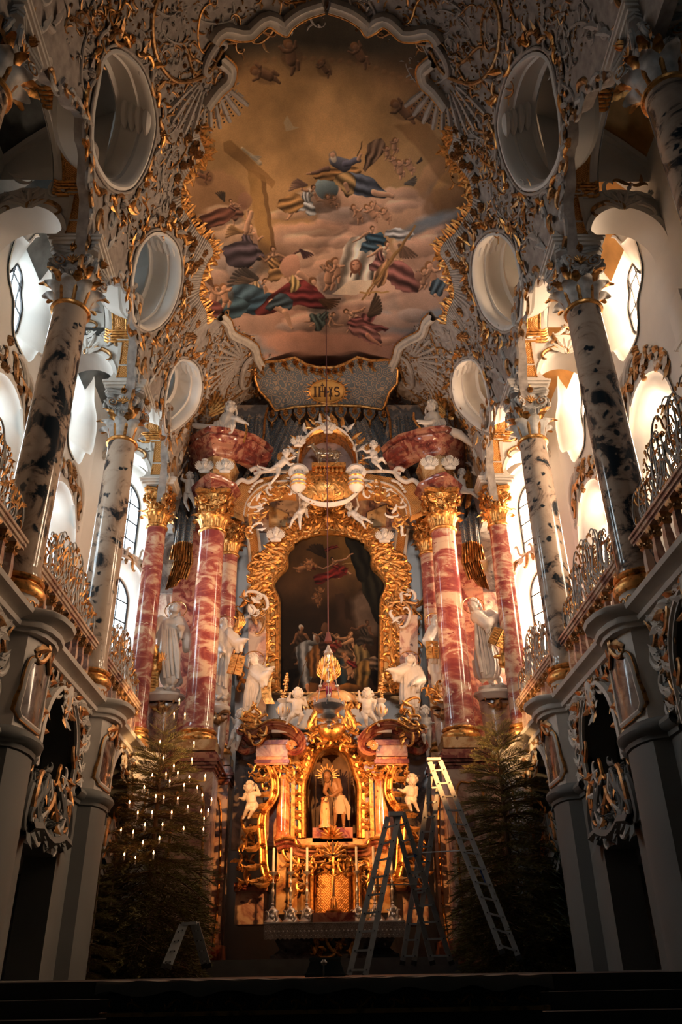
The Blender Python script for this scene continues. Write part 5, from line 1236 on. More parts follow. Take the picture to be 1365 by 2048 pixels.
# inner red columns (things of their own)
colR = make_column('marble_column', .385, 7.03, 12.75, 1.3, REDM, GOLD, GOLD, GOLD, False)
colS = make_column('marble_column', .29, 7.03, 12.75, 1.2, REDM, GOLD, GOLD, GOLD, False)
for src, sg, x, y, lb in ((colR, -1, 3.38, 20.8, 'thick red marble column standing in front, left of the altar painting'), (colR, 1, 3.38, 20.8, 'thick red marble column standing in front, right of the altar painting'),
                     (colS, -1, 3.05, 22.3, 'slender red column half hidden behind the thick left altar column'), (colS, 1, 3.12, 22.3, 'slender red column half hidden behind the thick right altar column')):
    o = src if sg < 0 else copy_tree(src); o.location = (sg*x, y, 0); o['label'] = lb; o['category'] = 'column'; o['group'] = 'red altar columns'
# pedestals under the columns
for sg in (-1, 1):
    for x, y, w in ((3.38, 20.8, .62), (3.08, 22.3, .5), (XC, 20.5, .5)):
        b = MB(); b.box((sg*x, y, 3.75), (w*1.7, w*1.7, 4.36)); K(b, 'pedestal', PINKM, False)
        for z, k, h in ((6.33, 1.12, .07), (6.24, 1.22, .09), (6.16, 1.3, .08), (6.08, 1.2, .07), (6.0, 1.1, .06), (5.93, 1.02, .07), (1.95, 1.15, .5)):
            b = MB(); b.box((sg*x, y, z), (w*1.7*k, w*1.7*k, h)); K(b, 'pedestal_cornice', CORNM, False)
        b = MB(); mp = front(y-w*.85); P = smooth2([(sg*x-w*.55, 2.2), (sg*x+w*.55, 2.2), (sg*x+w*.55, 5.2), (sg*x, 5.55), (sg*x-w*.55, 5.2)], 4, True); b.relief(mp, P+[P[0]], .03, .01); K(b, 'panel_bead', OGOLD)
    # marble wall behind, with its piers
    b = MB(); b.box((sg*4.25, 22.55, 8.2), (1.9, .3, 14.6)); K(b, 'marble_back_wall', REDM if 0 else PINKM, False)
    b = MB(); b.box((sg*4.1, 22.3, 10.3), (1.1, .3, 8.2)); K(b, 'red_marble_pier', CORNM, False)
    P = fp(22.45, [(497, 1230), (532, 1230), (532, 1440), (497, 1440)] if sg < 0 else [(800, 1230), (836, 1230), (836, 1440), (800, 1440)])
    b = MB(); extr(b, 22.45, P, .3); K(b, 'violet_pilaster', PINKM, False)
    P = fp(22.42, [(493, 1214), (536, 1214), (536, 1232), (493, 1232)] if sg < 0 else [(797, 1214), (840, 1214), (840, 1232), (797, 1232)])
# entablature prows above the thick columns
def prow(b, pts, prof, sg):
    rows = []
    m = len(pts)
    for i, (x, y, dz) in enumerate(pts):
        x0, y0, _ = pts[max(i-1, 0)]; x1, y1, _ = pts[min(i+1, m-1)]; L = math.hypot(x1-x0, y1-y0); nx, ny = (y1-y0)/L, -(x1-x0)/L
        if ny > 0: nx, ny = -nx, -ny
        rows.append([(sg*(x+nx*o), y+ny*o, z+dz) for o, z in prof])
    b.grid(rows)
def dens(P, n=5):
    out = []
    for i in range(len(P)-1):
        for k in range(n): t = k/n; out.append(tuple(P[i][j]+(P[i+1][j]-P[i][j])*t for j in range(3)))
    return out+[P[-1]]
for sg in (-1, 1):
    base = [(4.02, 21.5, 0), (3.98, 21.0, 0), (3.42, 20.25, 0), (2.95, 20.75, 0), (2.85, 21.5, 0)]
    b = MB(); prow(b, dens(base), [(-.1, 14.02), (.02, 14.04), (.03, 14.12), (.09, 14.16), (.10, 14.25), (.18, 14.30), (.22, 14.40), (.16, 14.46), (.02, 14.50)], sg); K(b, 'architrave', CORNM)
    b = MB(); prow(b, dens([(3.95, 21.5, 0), (3.9, 21.0, 0), (3.42, 20.33, 0), (2.98, 20.8, 0), (2.9, 21.5, 0)]), [(0, 14.48), (.0, 14.8), (.04, 15.1), (.12, 15.3)], sg); K(b, 'frieze', YMARB)
    corn = [(4.55, 22.0, .35), (4.35, 21.4, .30), (3.95, 20.75, .12), (3.45, 20.15, -.02), (2.95, 20.45, .10), (2.55, 20.9, .28), (2.2, 21.35, .30), (1.98, 21.6, .22)]
    b = MB(); prow(b, dens(corn, 6), [(-.3, 15.12), (-.06, 15.16), (.0, 15.22), (.02, 15.34), (.10, 15.40), (.12, 15.50), (.24, 15.58), (.30, 15.70), (.26, 15.78), (.34, 15.84), (.36, 15.94), (.1, 15.98), (-.6, 16.0)], sg); K(b, 'cornice', CORNM)
    b = MB(); sp = spiral_pts(.16, 1.3, 18); b.tube([(sg*(1.98-x), 21.5, 15.98+z) for x, z in sp], [.06]*10+[.045]*9, 6); K(b, 'cornice_scroll', CORNM)
    # two white busts of winged heads, on the frieze
    # brocade curtains
    def curtain(name, A, B, Y0, Y1, folds, mat, amp=.09, lining=False):
        n = 44; rows = []
        for t in np.linspace(0, 1, 9):
            row = []
            for k in range(n+1):
                u = k/n; pa = (A[0][0]+(A[1][0]-A[0][0])*u, A[0][1]+(A[1][1]-A[0][1])*u-8*math.sin(PI*u)); pb = (B[0][0]+(B[1][0]-B[0][0])*u, B[0][1]+(B[1][1]-B[0][1])*u)
                p = at(pa[0]+(pb[0]-pa[0])*t, pa[1]+(pb[1]-pa[1])*t, Y0+(Y1-Y0)*t); p.y += amp*math.sin(folds*2*PI*u+t*1.5)+amp*.4*math.sin(folds*4.3*PI*u); row.append(p)
            rows.append(row)
        q = MB(); q.grid(rows); return K(q, name, mat)
    MX = (lambda x: x) if sg < 0 else (lambda x: 1310-x)
    curtain('brocade_curtain', ((MX(545), 835), (MX(612), 855)), ((MX(470), 975), (MX(575), 950)), 22.0, 22.4, 5, BROC)
    curtain('brocade_curtain', ((MX(612), 845), (MX(655), 850)), ((MX(560), 950), (MX(655), 930)), 22.1, 22.5, 4, BROC)
    curtain('brocade_curtain', ((MX(470), 838), (MX(535), 840)), ((MX(440), 905), (MX(545), 915)), 21.8, 22.2, 4, BROC)
    curtain('brocade_curtain', ((MX(352), 885), (MX(402), 880)), ((MX(350), 1040), (MX(390), 1060)), 21.6, 21.9, 3, BROC)
    curtain('brocade_curtain', ((MX(352), 1030), (MX(388), 1045)), ((MX(345), 1100), (MX(384), 1096)), 21.7, 21.7, 3, BROC, .06)
    for (a, b_, c, d) in (((343, 1092), (386, 1088), (338, 1118), (386, 1128)), ((346, 1124), (388, 1120), (338, 1152), (374, 1160)), ((338, 1150), (368, 1152), (330, 1180), (352, 1172))):
        curtain('gold_fringe', ((MX(a[0]), a[1]), (MX(b_[0]), b_[1])), ((MX(c[0]), c[1]), (MX(d[0]), d[1])), 21.6, 21.55, 9, OGOLD, .04)
    # gilded hem looping up round the prow
    P = smooth2([(MX(368), 1010), (MX(362), 960), (MX(362), 915), (MX(372), 885), (MX(392), 868), (MX(412), 862)], 5); b = MB()
    b.grid([[at(x, y, 21.4), at(x+(6 if sg < 0 else -6), y+6, 21.2), at(x+(12 if sg < 0 else -12), y+8, 21.4)] for x, y in P]); K(b, 'gilded_hem', PANEL)
    P = smooth2([(MX(378), 890), (MX(372), 940), (MX(382), 985), (MX(392), 1010)], 5); b = MB(); b.tube([at(x, y, 21.3) for x, y in P], .07, 6); K(b, 'gilded_hem', GOLD)
    b = MB(); b.box((sg*4.55, 22.2, 14.2), (1.4, .1, 5.4)); K(b, 'recess_shade_panel', DARKM, False)  # flat dark panel, the niche's shade put into its colour
    # the great broken arch: white-edged gilded band with scrolled back
    Y = 21.2
    AP = [(MX(487), 1034), (MX(492), 1009), (MX(503), 992), (MX(522), 975), (MX(545), 966), (MX(570), 963), (MX(590), 964)]
    AQ = [(MX(497), 1036), (MX(502), 1010), (MX(514), 994), (MX(532), 983), (MX(550), 978), (MX(572), 976), (MX(592), 978)]
    Pa = smooth2(fp(Y, AP), 5); Pb = smooth2(fp(Y, AQ), 5); mp = front(Y)
    b = MB(); b.grid([[mp(*p, 0), mp(*p, .10), mp(p[0]+(q[0]-p[0])*.2, p[1]+(q[1]-p[1])*.2, .12), mp(p[0]+(q[0]-p[0])*.25, p[1]+(q[1]-p[1])*.25, .06)] for p, q in zip(Pa, Pb)]); b.grid([[mp(p[0]+(q[0]-p[0])*.85, p[1]+(q[1]-p[1])*.85, .06), mp(p[0]+(q[0]-p[0])*.9, p[1]+(q[1]-p[1])*.9, .12), mp(*q, .1), mp(*q, -.6)] for p, q in zip(Pa, Pb)]); K(b, 'arch_edge', WHITE)
    b = MB(); b.grid([[mp(p[0]+(q[0]-p[0])*t, p[1]+(q[1]-p[1])*t, .06) for t in (.24, .5, .86)] for p, q in zip(Pa, Pb)]); K(b, 'arch_band', PANEL)
    b = MB(); b.grid([[mp(*q, .08), mp(q[0], q[1]-.05, -.25), mp(q[0], q[1]-.02, -.7)] for q in Pb]); K(b, 'arch_soffit', PANEL)
    # gilded field and white volute over the arch
    R3 = fp(Y, [(MX(458), 1016), (MX(452), 1000), (MX(468), 992), (MX(480), 965), (MX(500), 950), (MX(520), 955), (MX(548), 950), (MX(580), 945), (MX(596), 950), (MX(592), 962), (MX(570), 961), (MX(545), 964), (MX(522), 973), (MX(503), 990), (MX(492), 1007), (MX(487), 1030)])
    b = MB(); extr(b, Y+.05, R3, .4); K(b, 'arch_back', PANEL)
    b = MB(); P = smooth2(fp(Y, [(MX(456), 1002), (MX(468), 990), (MX(472), 972), (MX(484), 962), (MX(498), 966), (MX(512), 958), (MX(520), 945), (MX(512), 938), (MX(500), 944)]), 5); b.relief(mp, P, .075, .05); K(b, 'arch_volute', WHITE)
    b = MB(); P = smooth2(fp(Y, [(MX(596), 948), (MX(570), 945), (MX(545), 944), (MX(525), 946), (MX(508), 950)]), 5); b.relief(mp, P, .06, .05); K(b, 'arch_crest', WHITE)
    for k in range(8):
        b = MB(); p = loc2(Y, MX(500+3.5*k), 985-3.4*k-5*math.sin(k*.5)); b.dome(mp, p, .055, .04, 8, .05); K(b, 'arch_bead', WHITE)
    field('arch_garland', front(Y-.1), fp(Y-.1, [(MX(505), 1010), (MX(520), 992), (MX(560), 970), (MX(590), 968), (MX(590), 985), (MX(560), 988), (MX(532), 1005), (MX(518), 1060), (MX(500), 1070)]), (), 34, .34, (GOLD, WHITE, GOLD), altar, 5+sg, .02)
    # bracket volutes carrying the lamb's throne
    b = MB(); cx, cz = loc2(20.9, MX(598), 962); s2 = -1 if sg < 0 else 1
    b.tube([(cx+s2*.04-s2*x, 20.75, cz+.2+z) for x, z in spiral_pts(.26, 1.4, 22)], [.11]*12+[.08]*11, 8); K(b, 'bracket_volute', WHITE)
    b = MB(); b.lathe([(.22, .28), (.26, .18), (.20, .06), (.24, 0), (.26, -.1), (.2, -.2), (.12, -.28), (.03, -.32)], (cx, 20.8, cz-.15), 18); K(b, 'bracket_bell', WHITE)
    for z in (.18, 0, -.12): b = MB(); b.lathe([(.25, z+.03), (.275, z), (.25, z-.03)], (cx, 20.8, cz-.15), 18); K(b, 'bracket_ring', GOLD)
    # side strips of gilded pattern beside the painting
    Y = 22.7
    S = smooth2([(MX(493), 1058), (MX(497), 1085), (MX(501), 1120), (MX(503), 1170), (MX(504), 1230)], 4); b = MB(); b.grid([[at(x+(0 if sg < 0 else -0), y, Y), at(x+(22 if sg < 0 else -22), y, Y)] for x, y in S]); K(b, 'gilded_strip', PANEL)
    for off in (0, 22):
        b = MB(); b.tube([at(x+(off if sg < 0 else -off), y, Y-.03) for x, y in S], .05, 6); K(b, 'white_edge', WHITE)
    # console ornaments beside the painting frame
    field('side_console', front(22.35), fp(22.35, [(MX(485), 1190), (MX(520), 1190), (MX(527), 1240), (MX(518), 1262), (MX(500), 1245)]), (), 8, .4, (WHITE, SGOLD), altar, 9, .05)
    for k in range(6):
        b = MB(); mp = front(22.6); p = loc2(22.6, MX(478), 1215+28*k); scroll(b, mp, p, (p[0]+.08, p[1]-.38), .045, 'S', k % 2 == 0, 22, .03); b.leafm(mp, p, .4+k, .4, .16, .5, 1.2, 2, .03); K(b, 'side_tendril', OGOLD)
# wall of the upper recess with a painted feigned window
b = MB(); P = fp(23.0, [(486, 1060), (486, 990), (530, 950), (655, 930), (785, 950), (826, 990), (826, 1060)]); extr(b, 23.0, P, .2); K(b, 'recess_wall', PINKM, False)
for x0, x1 in ((538, 576), (735, 772)):
    b = MB(); extr(b, 22.9, fp(22.9, [(x0, 1010 if x0 < 600 else 1025), (x1, 1028 if x0 < 600 else 1010), (x1, 1052), (x0, 1052)]), .1); K(b, 'feigned_window', YMARB, False)
# white plaster strips lit by the windows behind
b = MB(); extr(b, 23.2, fp(23.2, [(470, 1060), (845, 1060), (845, 1460), (470, 1460)]), .1); K(b, 'altar_backdrop', WALL, False)
# ---------------- roundel with the lamb
Y = 21.0; mp = front(Y)
rc = fp(Y, [(655, 915)])[0]
ro = smooth2(fp(Y, [(597, 955), (594, 925), (601, 893), (620, 868), (640, 856), (655, 853), (672, 856), (692, 868), (710, 893), (717, 925), (715, 955)]), 5)
ri = smooth2(fp(Y, [(605, 945), (603, 925), (609, 900), (625, 880), (642, 872), (656, 870), (672, 873), (688, 882), (702, 902), (708, 925), (706, 945)]), 5)
b = MB(); b.grid([[mp(*p, -.3), mp(*p, .12), mp(p[0]*.8+q[0]*.2, p[1]*.8+q[1]*.2, .20), mp(p[0]*.6+q[0]*.4, p[1]*.6+q[1]*.4, .14)] for p, q in zip(ro, ri)]); K(b, 'roundel_edge', WHITE)
b = MB(); b.grid([[mp(p[0]*.6+q[0]*.4, p[1]*.6+q[1]*.4, .14), mp(p[0]*.3+q[0]*.7, p[1]*.3+q[1]*.7, .04), mp(*q, .10), mp(*q, -.4)] for p, q in zip(ro, ri)]); K(b, 'roundel_band', GOLD)
b = MB(); extr(b, Y+.4, fp(Y+.4, [(598, 950), (598, 915), (610, 885), (635, 868), (656, 865), (680, 868), (702, 885), (713, 915), (713, 950)]), .1); K(b, 'roundel_back', simple('rosy_painted_ground', (.46, .28, .22), .8, var=.25, scale=3))
for k in range(22):
    t = k/21; i = int(t*(len(ro)-1)); p = ro[i]; an = math.atan2(p[1]-rc[1], p[0]-rc[0]); b = MB(); b.leafm(mp, p, an+random.uniform(-.6, .6), .40, .15, .5, random.uniform(-1, 1), 2, .1); scroll(b, mp, p, (p[0]+.2*math.cos(an+1.2), p[1]+.2*math.sin(an+1.2)), .05, 'C', k % 2 == 0, 16, .12); K(b, 'roundel_rocaille', GOLD if k % 3 else WHITE)
b = MB(); p0 = at(624, 930, 20.75); p1 = at(692, 930, 20.75); b.box(((p0.x+p1.x)/2, 20.9, p0.z-.04), (p1.x-p0.x, .5, .14)); K(b, 'book_rest', GOLD, False)
for k in range(7):
    b = MB(); p = at(633+8.3*k, 940, 20.68); b.lathe([(.012, .12), (.012, .02), (.05, .0), (.055, -.05), (.03, -.10), (.005, -.11)], (p.x, p.y, p.z+.02), 8); K(b, 'hanging_seal', GOLD)
ap_ = smooth2(fp(20.8, [(594, 955), (606, 940), (655, 936), (704, 940), (716, 955), (708, 985), (690, 995), (655, 999), (620, 995), (604, 985)]), 4, True)
b = MB(); V, F = cdt(ap_, (), [(x, z) for x in np.arange(-.8, .85, .12) for z in np.arange(ap_[0][1]-.6, ap_[0][1]+.4, .12) if inside((x, z), ap_)])
ac = (sum(p[0] for p in ap_)/len(ap_), sum(p[1] for p in ap_)/len(ap_)); mpb_ = lambda a, b2, h=0: Vector((a, 20.95-.35*max(0, 1-((a-ac[0])/.95)**2)*(1-.5*((b2-ac[1])/.45)**2)-h, b2))
b.add([mpb_(a, c) for a, c in V], F); K(b, 'gilded_apron', GOLD)
field('apron_relief', mpb_, ap_, (), 26, .26, (GOLD, GOLD, OGOLD), altar, 3, .0)
b = MB(); P = smooth2(fp(20.8, [(594, 975), (604, 990), (625, 1000), (655, 1004), (688, 1000), (706, 990), (718, 975)]), 5); b.sweep(mpb_, P, [(-.03, -.1), (-.03, .04), (0, .07), (.03, .04), (.035, -.1)]); K(b, 'apron_ledge', WHITE)
# ---------------- great painting and its frame
Y = 22.6; mp = front(Y)
IN_L = [(562, 1384), (562, 1300), (562, 1236), (561, 1200), (553, 1182), (550, 1170), (554, 1160), (563, 1149), (573, 1140), (578, 1128), (577, 1112), (581, 1101), (589, 1094), (590, 1084), (600, 1078), (625, 1071), (655, 1067)]
IN = IN_L + [(1323-x if 0 else 2*657.5+ (i*0) - x + 6*(1-abs(y-1225)/320), y) for i, (x, y) in enumerate(IN_L[::-1][1:])]
inn = fp(Y, IN); cenx = .06
b = MB(); V, F = cdt(inn); b.add([mp(a, c, -.12) for a, c in V], F); pt = K(b, 'painting', painted('altar_painting', to_image('altar_painting', (lambda W, H: (lambda gx, gz: A.sample(*project(gx, gx*0+Y, gz)))(*np.meshgrid(np.linspace(-1.8, 1.9, W), np.linspace(8.2, 13.6, H))))(620, 900)), .8), False)
set_uv(pt, lambda c: ((c.x+1.8)/3.7, (c.z-8.2)/5.4))
b = MB(); b.sweep(mp, smooth2(inn, 3), [(-.0, -.12), (0, .05), (.04, .12), (.08, .10), (.10, .05), (.14, .07), (.17, .01)]); K(b, 'painting_frame', GOLD)
OUT_L = [(517, 1384), (512, 1340), (522, 1300), (517, 1265), (528, 1240), (507, 1215), (504, 1180), (500, 1150), (504, 1128), (524, 1118), (535, 1100), (540, 1082), (560, 1065), (575, 1055), (600, 1052), (625, 1038), (640, 1025), (655, 1020)]
OUTF = OUT_L + [(2*657.5-x+4, y) for x, y in OUT_L[::-1][1:]]
outf = fp(Y, OUTF)
b = MB(); V, F = cdt(smooth2(outf, 2, True), [inn]); b.add([mp(a, c, .0) for a, c in V], F); b.grid([[mp(a, c, 0) for a, c in outf], [mp(a, c, -.25) for a, c in outf]], True); K(b, 'frame_ground', OGOLD)
# flowing acanthus along the frame, swirls following the border
m = len(OUT_L)
for sg in (-1, 1):
    for k in range(38):
        t = k/37*(m-1.001); i = int(t); u = t-i
        ox = OUT_L[i][0]+(OUT_L[i+1][0]-OUT_L[i][0])*u; oy = OUT_L[i][1]+(OUT_L[i+1][1]-OUT_L[i][1])*u
        t2 = k/37*(len(IN_L)-1.001); j = int(t2); u2 = t2-j; ix = IN_L[j][0]+(IN_L[j+1][0]-IN_L[j][0])*u2; iy = IN_L[j][1]+(IN_L[j+1][1]-IN_L[j][1])*u2
        f = (lambda x: x) if sg < 0 else (lambda x: 2*659-x)
        po = loc2(Y, f(ox), oy); pi = loc2(Y, f(ix), iy)
        b = MB(); scroll(b, mp, (pi[0]+(po[0]-pi[0])*.25, pi[1]+(po[1]-pi[1])*.25), po, .085, 'S' if k % 2 else 'C', (k % 2 == 0) ^ (sg < 0), 16, .04); K(b, 'frame_scroll', GOLD)
        an = math.atan2(po[1]-pi[1], po[0]-pi[0])
        b = MB(); b.leafm(mp, ((po[0]+pi[0])/2, (po[1]+pi[1])/2), an+sg*(.9+.7*math.sin(k*2.7)), .46, .20, .45, -sg*1.6, 3, .03, 8); b.leafm(mp, (pi[0]+(po[0]-pi[0])*.45, pi[1]+(po[1]-pi[1])*.45), an+sg*(2.2+.9*math.sin(k*1.3)), .34, .15, .4, sg*1.8, 2, .05, 7); K(b, 'frame_acanthus', GOLD)
        b = MB(); q1 = (pi[0]+(po[0]-pi[0])*.75, pi[1]+(po[1]-pi[1])*.75); scroll(b, mp, q1, (q1[0]+.28*math.cos(an+1.4*(-1)**k), q1[1]+.28*math.sin(an+1.4*(-1)**k)), .05, 'C', k % 3 == 0, 22, .07); b.leafm(mp, q1, an+math.sin(k*3.1), .34, .14, .5, math.cos(k)*1.6, 2, .04, 6); K(b, 'frame_flourish', GOLD if k % 2 else OGOLD)
        if k % 4 == 1: b = MB(); b.dome(mp, ((po[0]+pi[0])/2, (po[1]+pi[1])/2), .13, .12, 9, .03); K(b, 'frame_boss', GOLD)
for k in range(14):                                                  # crest
    an = PI*k/13; c = loc2(Y, 656, 1028); b = MB(); b.leafm(mp, (c[0]+.25*math.cos(an), c[1]+.15*math.sin(an)), an, .42, .15, .5, .8*(-1)**k, 2, .08); scroll(b, mp, (c[0]+.2*math.cos(an), c[1]+.2*math.sin(an)), (c[0]+.6*math.cos(an), c[1]+.45*math.sin(an)-.1), .06, 'C', k % 2 == 0, 16, .06); K(b, 'crest_rocaille', GOLD)
b = MB(); b.dome(mp, loc2(Y, 656, 1035), .2, .14, 14, .08, 1.3); K(b, 'crest_boss', OGOLD)
# ---------------- lambrequin canopy at the head of the vault
p0c = (0, 21.35, 18.55); nc = (0, -.62, -.78)
nV = Vector(nc).normalized(); uV = Vector((1, 0, 0)); vV = nV.cross(uV); vV = vV if vV.z > 0 else -vV
def cp(pts): 
    o = Vector(p0c); out = []
    for x, y in pts: q = atP(x, y, p0c, nc)-o; out.append((q.dot(uV), q.dot(vV)))
    return out
def cm(a, b2, h=0): return Vector(p0c)+uV*a+vV*b2+nV*h
CANP = cp([(510, 737), (526, 724), (560, 722), (590, 715), (613, 729), (634, 734), (654, 735), (672, 734), (692, 727), (715, 714), (742, 721), (778, 719), (797, 738), (795, 766), (779, 786), (770, 812), (764, 819), (720, 812), (654, 810), (590, 814), (551, 822), (538, 801), (518, 781), (510, 757)])
b = MB(); V, F = cdt(CANP); b.add([cm(a, c) for a, c in V], F); b.grid([[cm(a, c) for a, c in CANP], [cm(a, c, -.15) for a, c in CANP]], True); K(b, 'canopy', BROC, False)
b = MB(); b.relief(cm, CANP+[CANP[0]], .05, .01); K(b, 'canopy_edge', GOLD)
for k in range(14):
    b = MB(); P = CANP[:11]; t = k/13*9.99; i = int(t); p = (P[i][0]+(P[i+1][0]-P[i][0])*(t-i), P[i][1]+(P[i+1][1]-P[i][1])*(t-i)-.14); b.flower(cm, p, .12, 6, .07, .01); b.leafm(cm, p, -PI/2+random.uniform(-.8, .8), .3, .12, .4, 1, 2, .02); K(b, 'canopy_border', OGOLD)
c0 = cp([(655, 783)])[0]
b = MB(); b.dome(cm, c0, .60, .05, 40, .0, .66); md = K(b, 'medallion', simple('medallion_gold', (.55, .33, .10), .5, .5))
b = MB(); b.relief(cm, [(c0[0]+.6*math.cos(t), c0[1]+.396*math.sin(t)) for t in np.linspace(0, 2*PI, 33)], .03, .02); K(b, 'medallion_rim', GOLD)
for k in range(24):
    an = 2*PI*k/24; b = MB(); b.relief(cm, [(c0[0]+.60*math.cos(an), c0[1]+.40*math.sin(an)), (c0[0]+(.72 if k % 2 else .82)*math.cos(an), c0[1]+(.49 if k % 2 else .57)*math.sin(an))], [.03, .004], .01, 3); K(b, 'medallion_ray', GOLD)
DK = simple('dark_brown_lettering', (.05, .02, .01), .6)
def stroke(P, w=.022): b = MB(); b.relief(cm, [(c0[0]+x*1.35, c0[1]+y*1.35) for x, y in P], w*1.2, .06, 3); K(b, 'letter', DK)
for x in (-.30, -.19): stroke([(x, -.12), (x, .12)], .026); stroke([(x-.035, .12), (x+.035, .12)], .012); stroke([(x-.035, -.12), (x+.035, -.12)], .012)   # I and the first stem of H
stroke([(-.05, -.12), (-.05, .12)], .026); stroke([(-.085, .12), (-.015, .12)], .012); stroke([(-.085, -.12), (-.015, -.12)], .012); stroke([(-.19, 0), (-.05, 0)], .014)
stroke([(-.12, .0), (-.12, .22)], .014); stroke([(-.16, .16), (-.08, .16)], .014)
stroke([(.24+.055*math.cos(t), .06+.05*math.sin(t)) for t in np.linspace(.5, PI*1.5, 9)]+[(.24+.06*math.cos(t), -.05+.06*math.sin(t)) for t in np.linspace(PI/2, -PI*.8, 10)], .02)
stroke([(.05, -.12), (.12, .12)], .018); stroke([(.12, -.12), (.05, .12)], .018); stroke([(.08, -.2), (.08, -.08)], .012)
LB = cp([(545, 822), (600, 816), (654, 813), (710, 815), (768, 822)])
nf = 9
for k in range(nf):                                                  # tasselled scallops
    t = k/(nf-1)*3.999; i = int(t); p = (LB[i][0]+(LB[i+1][0]-LB[i][0])*(t-i), LB[i][1]+(LB[i+1][1]-LB[i][1])*(t-i)); w3 = cm(*p, 0.02); mp3 = front(w3.y-.02)
    b = MB(); sc = [(w3.x-.19, w3.z), (w3.x+.19, w3.z), (w3.x+.19, w3.z-.22), (w3.x+.1, w3.z-.42), (w3.x, w3.z-.50), (w3.x-.1, w3.z-.42), (w3.x-.19, w3.z-.22)]; extr(b, w3.y, sc, .04); K(b, 'scallop', BROC, False)
    b = MB(); b.relief(mp3, sc[2:]+[], .025, .02); b.flower(mp3, (w3.x, w3.z-.2), .11, 6, .06, .02); b.leafm(mp3, (w3.x, w3.z-.3), PI/2, .28, .2, .4, 0, 3, .02); K(b, 'scallop_gilding', OGOLD)
    b = MB(); b.lathe([(.02, .02), (.05, -.02), (.03, -.05), (.055, -.16), (.01, -.17)], (w3.x, w3.y-.03, w3.z-.5), 8); K(b, 'tassel', GOLD)
for sg in (-1, 1):                                                    # grey vaulted recess each side of the canopy
    MX = (lambda x: x) if sg < 0 else (lambda x: 1310-x)
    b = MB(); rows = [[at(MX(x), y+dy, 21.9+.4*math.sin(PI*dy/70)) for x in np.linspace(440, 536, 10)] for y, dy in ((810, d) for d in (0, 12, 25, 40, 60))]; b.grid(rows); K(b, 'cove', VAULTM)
    b = MB(); b.tube([at(MX(x), y, 21.6) for x, y in smooth2([(536, 815), (530, 840), (528, 870), (522, 890), (510, 900)], 4)], .04, 6); K(b, 'cove_edge', OGOLD)
# ================================================================ LOWER ALTAR
Y = 21.3; mp = front(Y)
low = thing('sacrament_altar', 'glowing gilded lower altar with glazed niche, marble cornices and side volutes', 'altar', (0, 21.2, 1.02))
L = lambda b, name, mat, smooth=True: keep(b.build(name, mat, smooth=smooth), low)
nin = smooth2(fp(Y, [(613, 1676), (613, 1620), (613, 1572), (618, 1555), (625, 1536), (634, 1512), (648, 1500), (664, 1497), (680, 1500), (694, 1512), (702, 1536), (708, 1555), (714, 1572), (714, 1620), (714, 1676)]), 3)
body = fp(Y, [(528, 1692), (528, 1540), (540, 1510), (585, 1478), (612, 1470), (630, 1440), (664, 1425), (700, 1440), (716, 1470), (745, 1478), (788, 1510), (800, 1540), (800, 1692)])
b = MB(); plate(b, mp, body, [nin], .8); L(b, 'altar_body', YMARB, False)
b = MB(); b.box((0.06, 22.05, 5.3), (1.9, .1, 2.9)); L(b, 'niche_back', simple('painted_niche', (.17, .115, .08), .8, var=.4, scale=3), False)
P = smooth2(inn if 0 else nin, 1); b = MB(); b.sweep(mp, nin, [(0, -.25), (0, .06), (.05, .12), (.10, .10), (.12, .05), (.19, .08), (.22, .0)]); L(b, 'niche_frame', GOLD)
for i in range(0, len(nin)-2, 1):
    (x0, z0), (x1, z1) = nin[i], nin[i+1]; an = math.atan2(z1-z0, x1-x0)
    nx, nz = math.cos(an+PI/2), math.sin(an+PI/2); c = ((x0+x1)/2, (z0+z1)/2)
    if (c[0]-.05)*nx+(c[1]-5.5)*nz < 0: nx, nz = -nx, -nz
    p = (c[0]+nx*.28, c[1]+nz*.28); q = (c[0]+nx*.12, c[1]+nz*.12)
    b = MB(); scroll(b, mp, q, (p[0]+.12*math.cos(an), p[1]+.12*math.sin(an)), .055, 'C' if i % 2 else 'S', i % 2 == 0, 16, .05); b.leafm(mp, q, math.atan2(nz, nx)+random.uniform(-.8, .8), .36, .15, .5, random.uniform(-1.5, 1.5), 2, .04)
    if i % 3 == 0: b.flower(mp, p, .09, 5, .07, .03)
    L(b, 'niche_rocaille', GOLD)
# curved glass in front of the figure
gm, t_, bb = nt('niche_glass'); bb.inputs['Transmission Weight'].default_value = 1.0; bb.inputs['Roughness'].default_value = 0.02; bb.inputs['IOR'].default_value = 1.12; bb.inputs['Base Color'].default_value = (.9, .85, .75, 1)
for s2 in (-1, 1):
    b = MB(); xc = .06+s2*.55; b.grid([[(xc+.14*math.cos(t), 21.45-.16*math.sin(t), z) for t in np.linspace(0, PI, 9)] for z in np.linspace(4.6, 6.1, 4)]); L(b, 'glass_pane', gm)
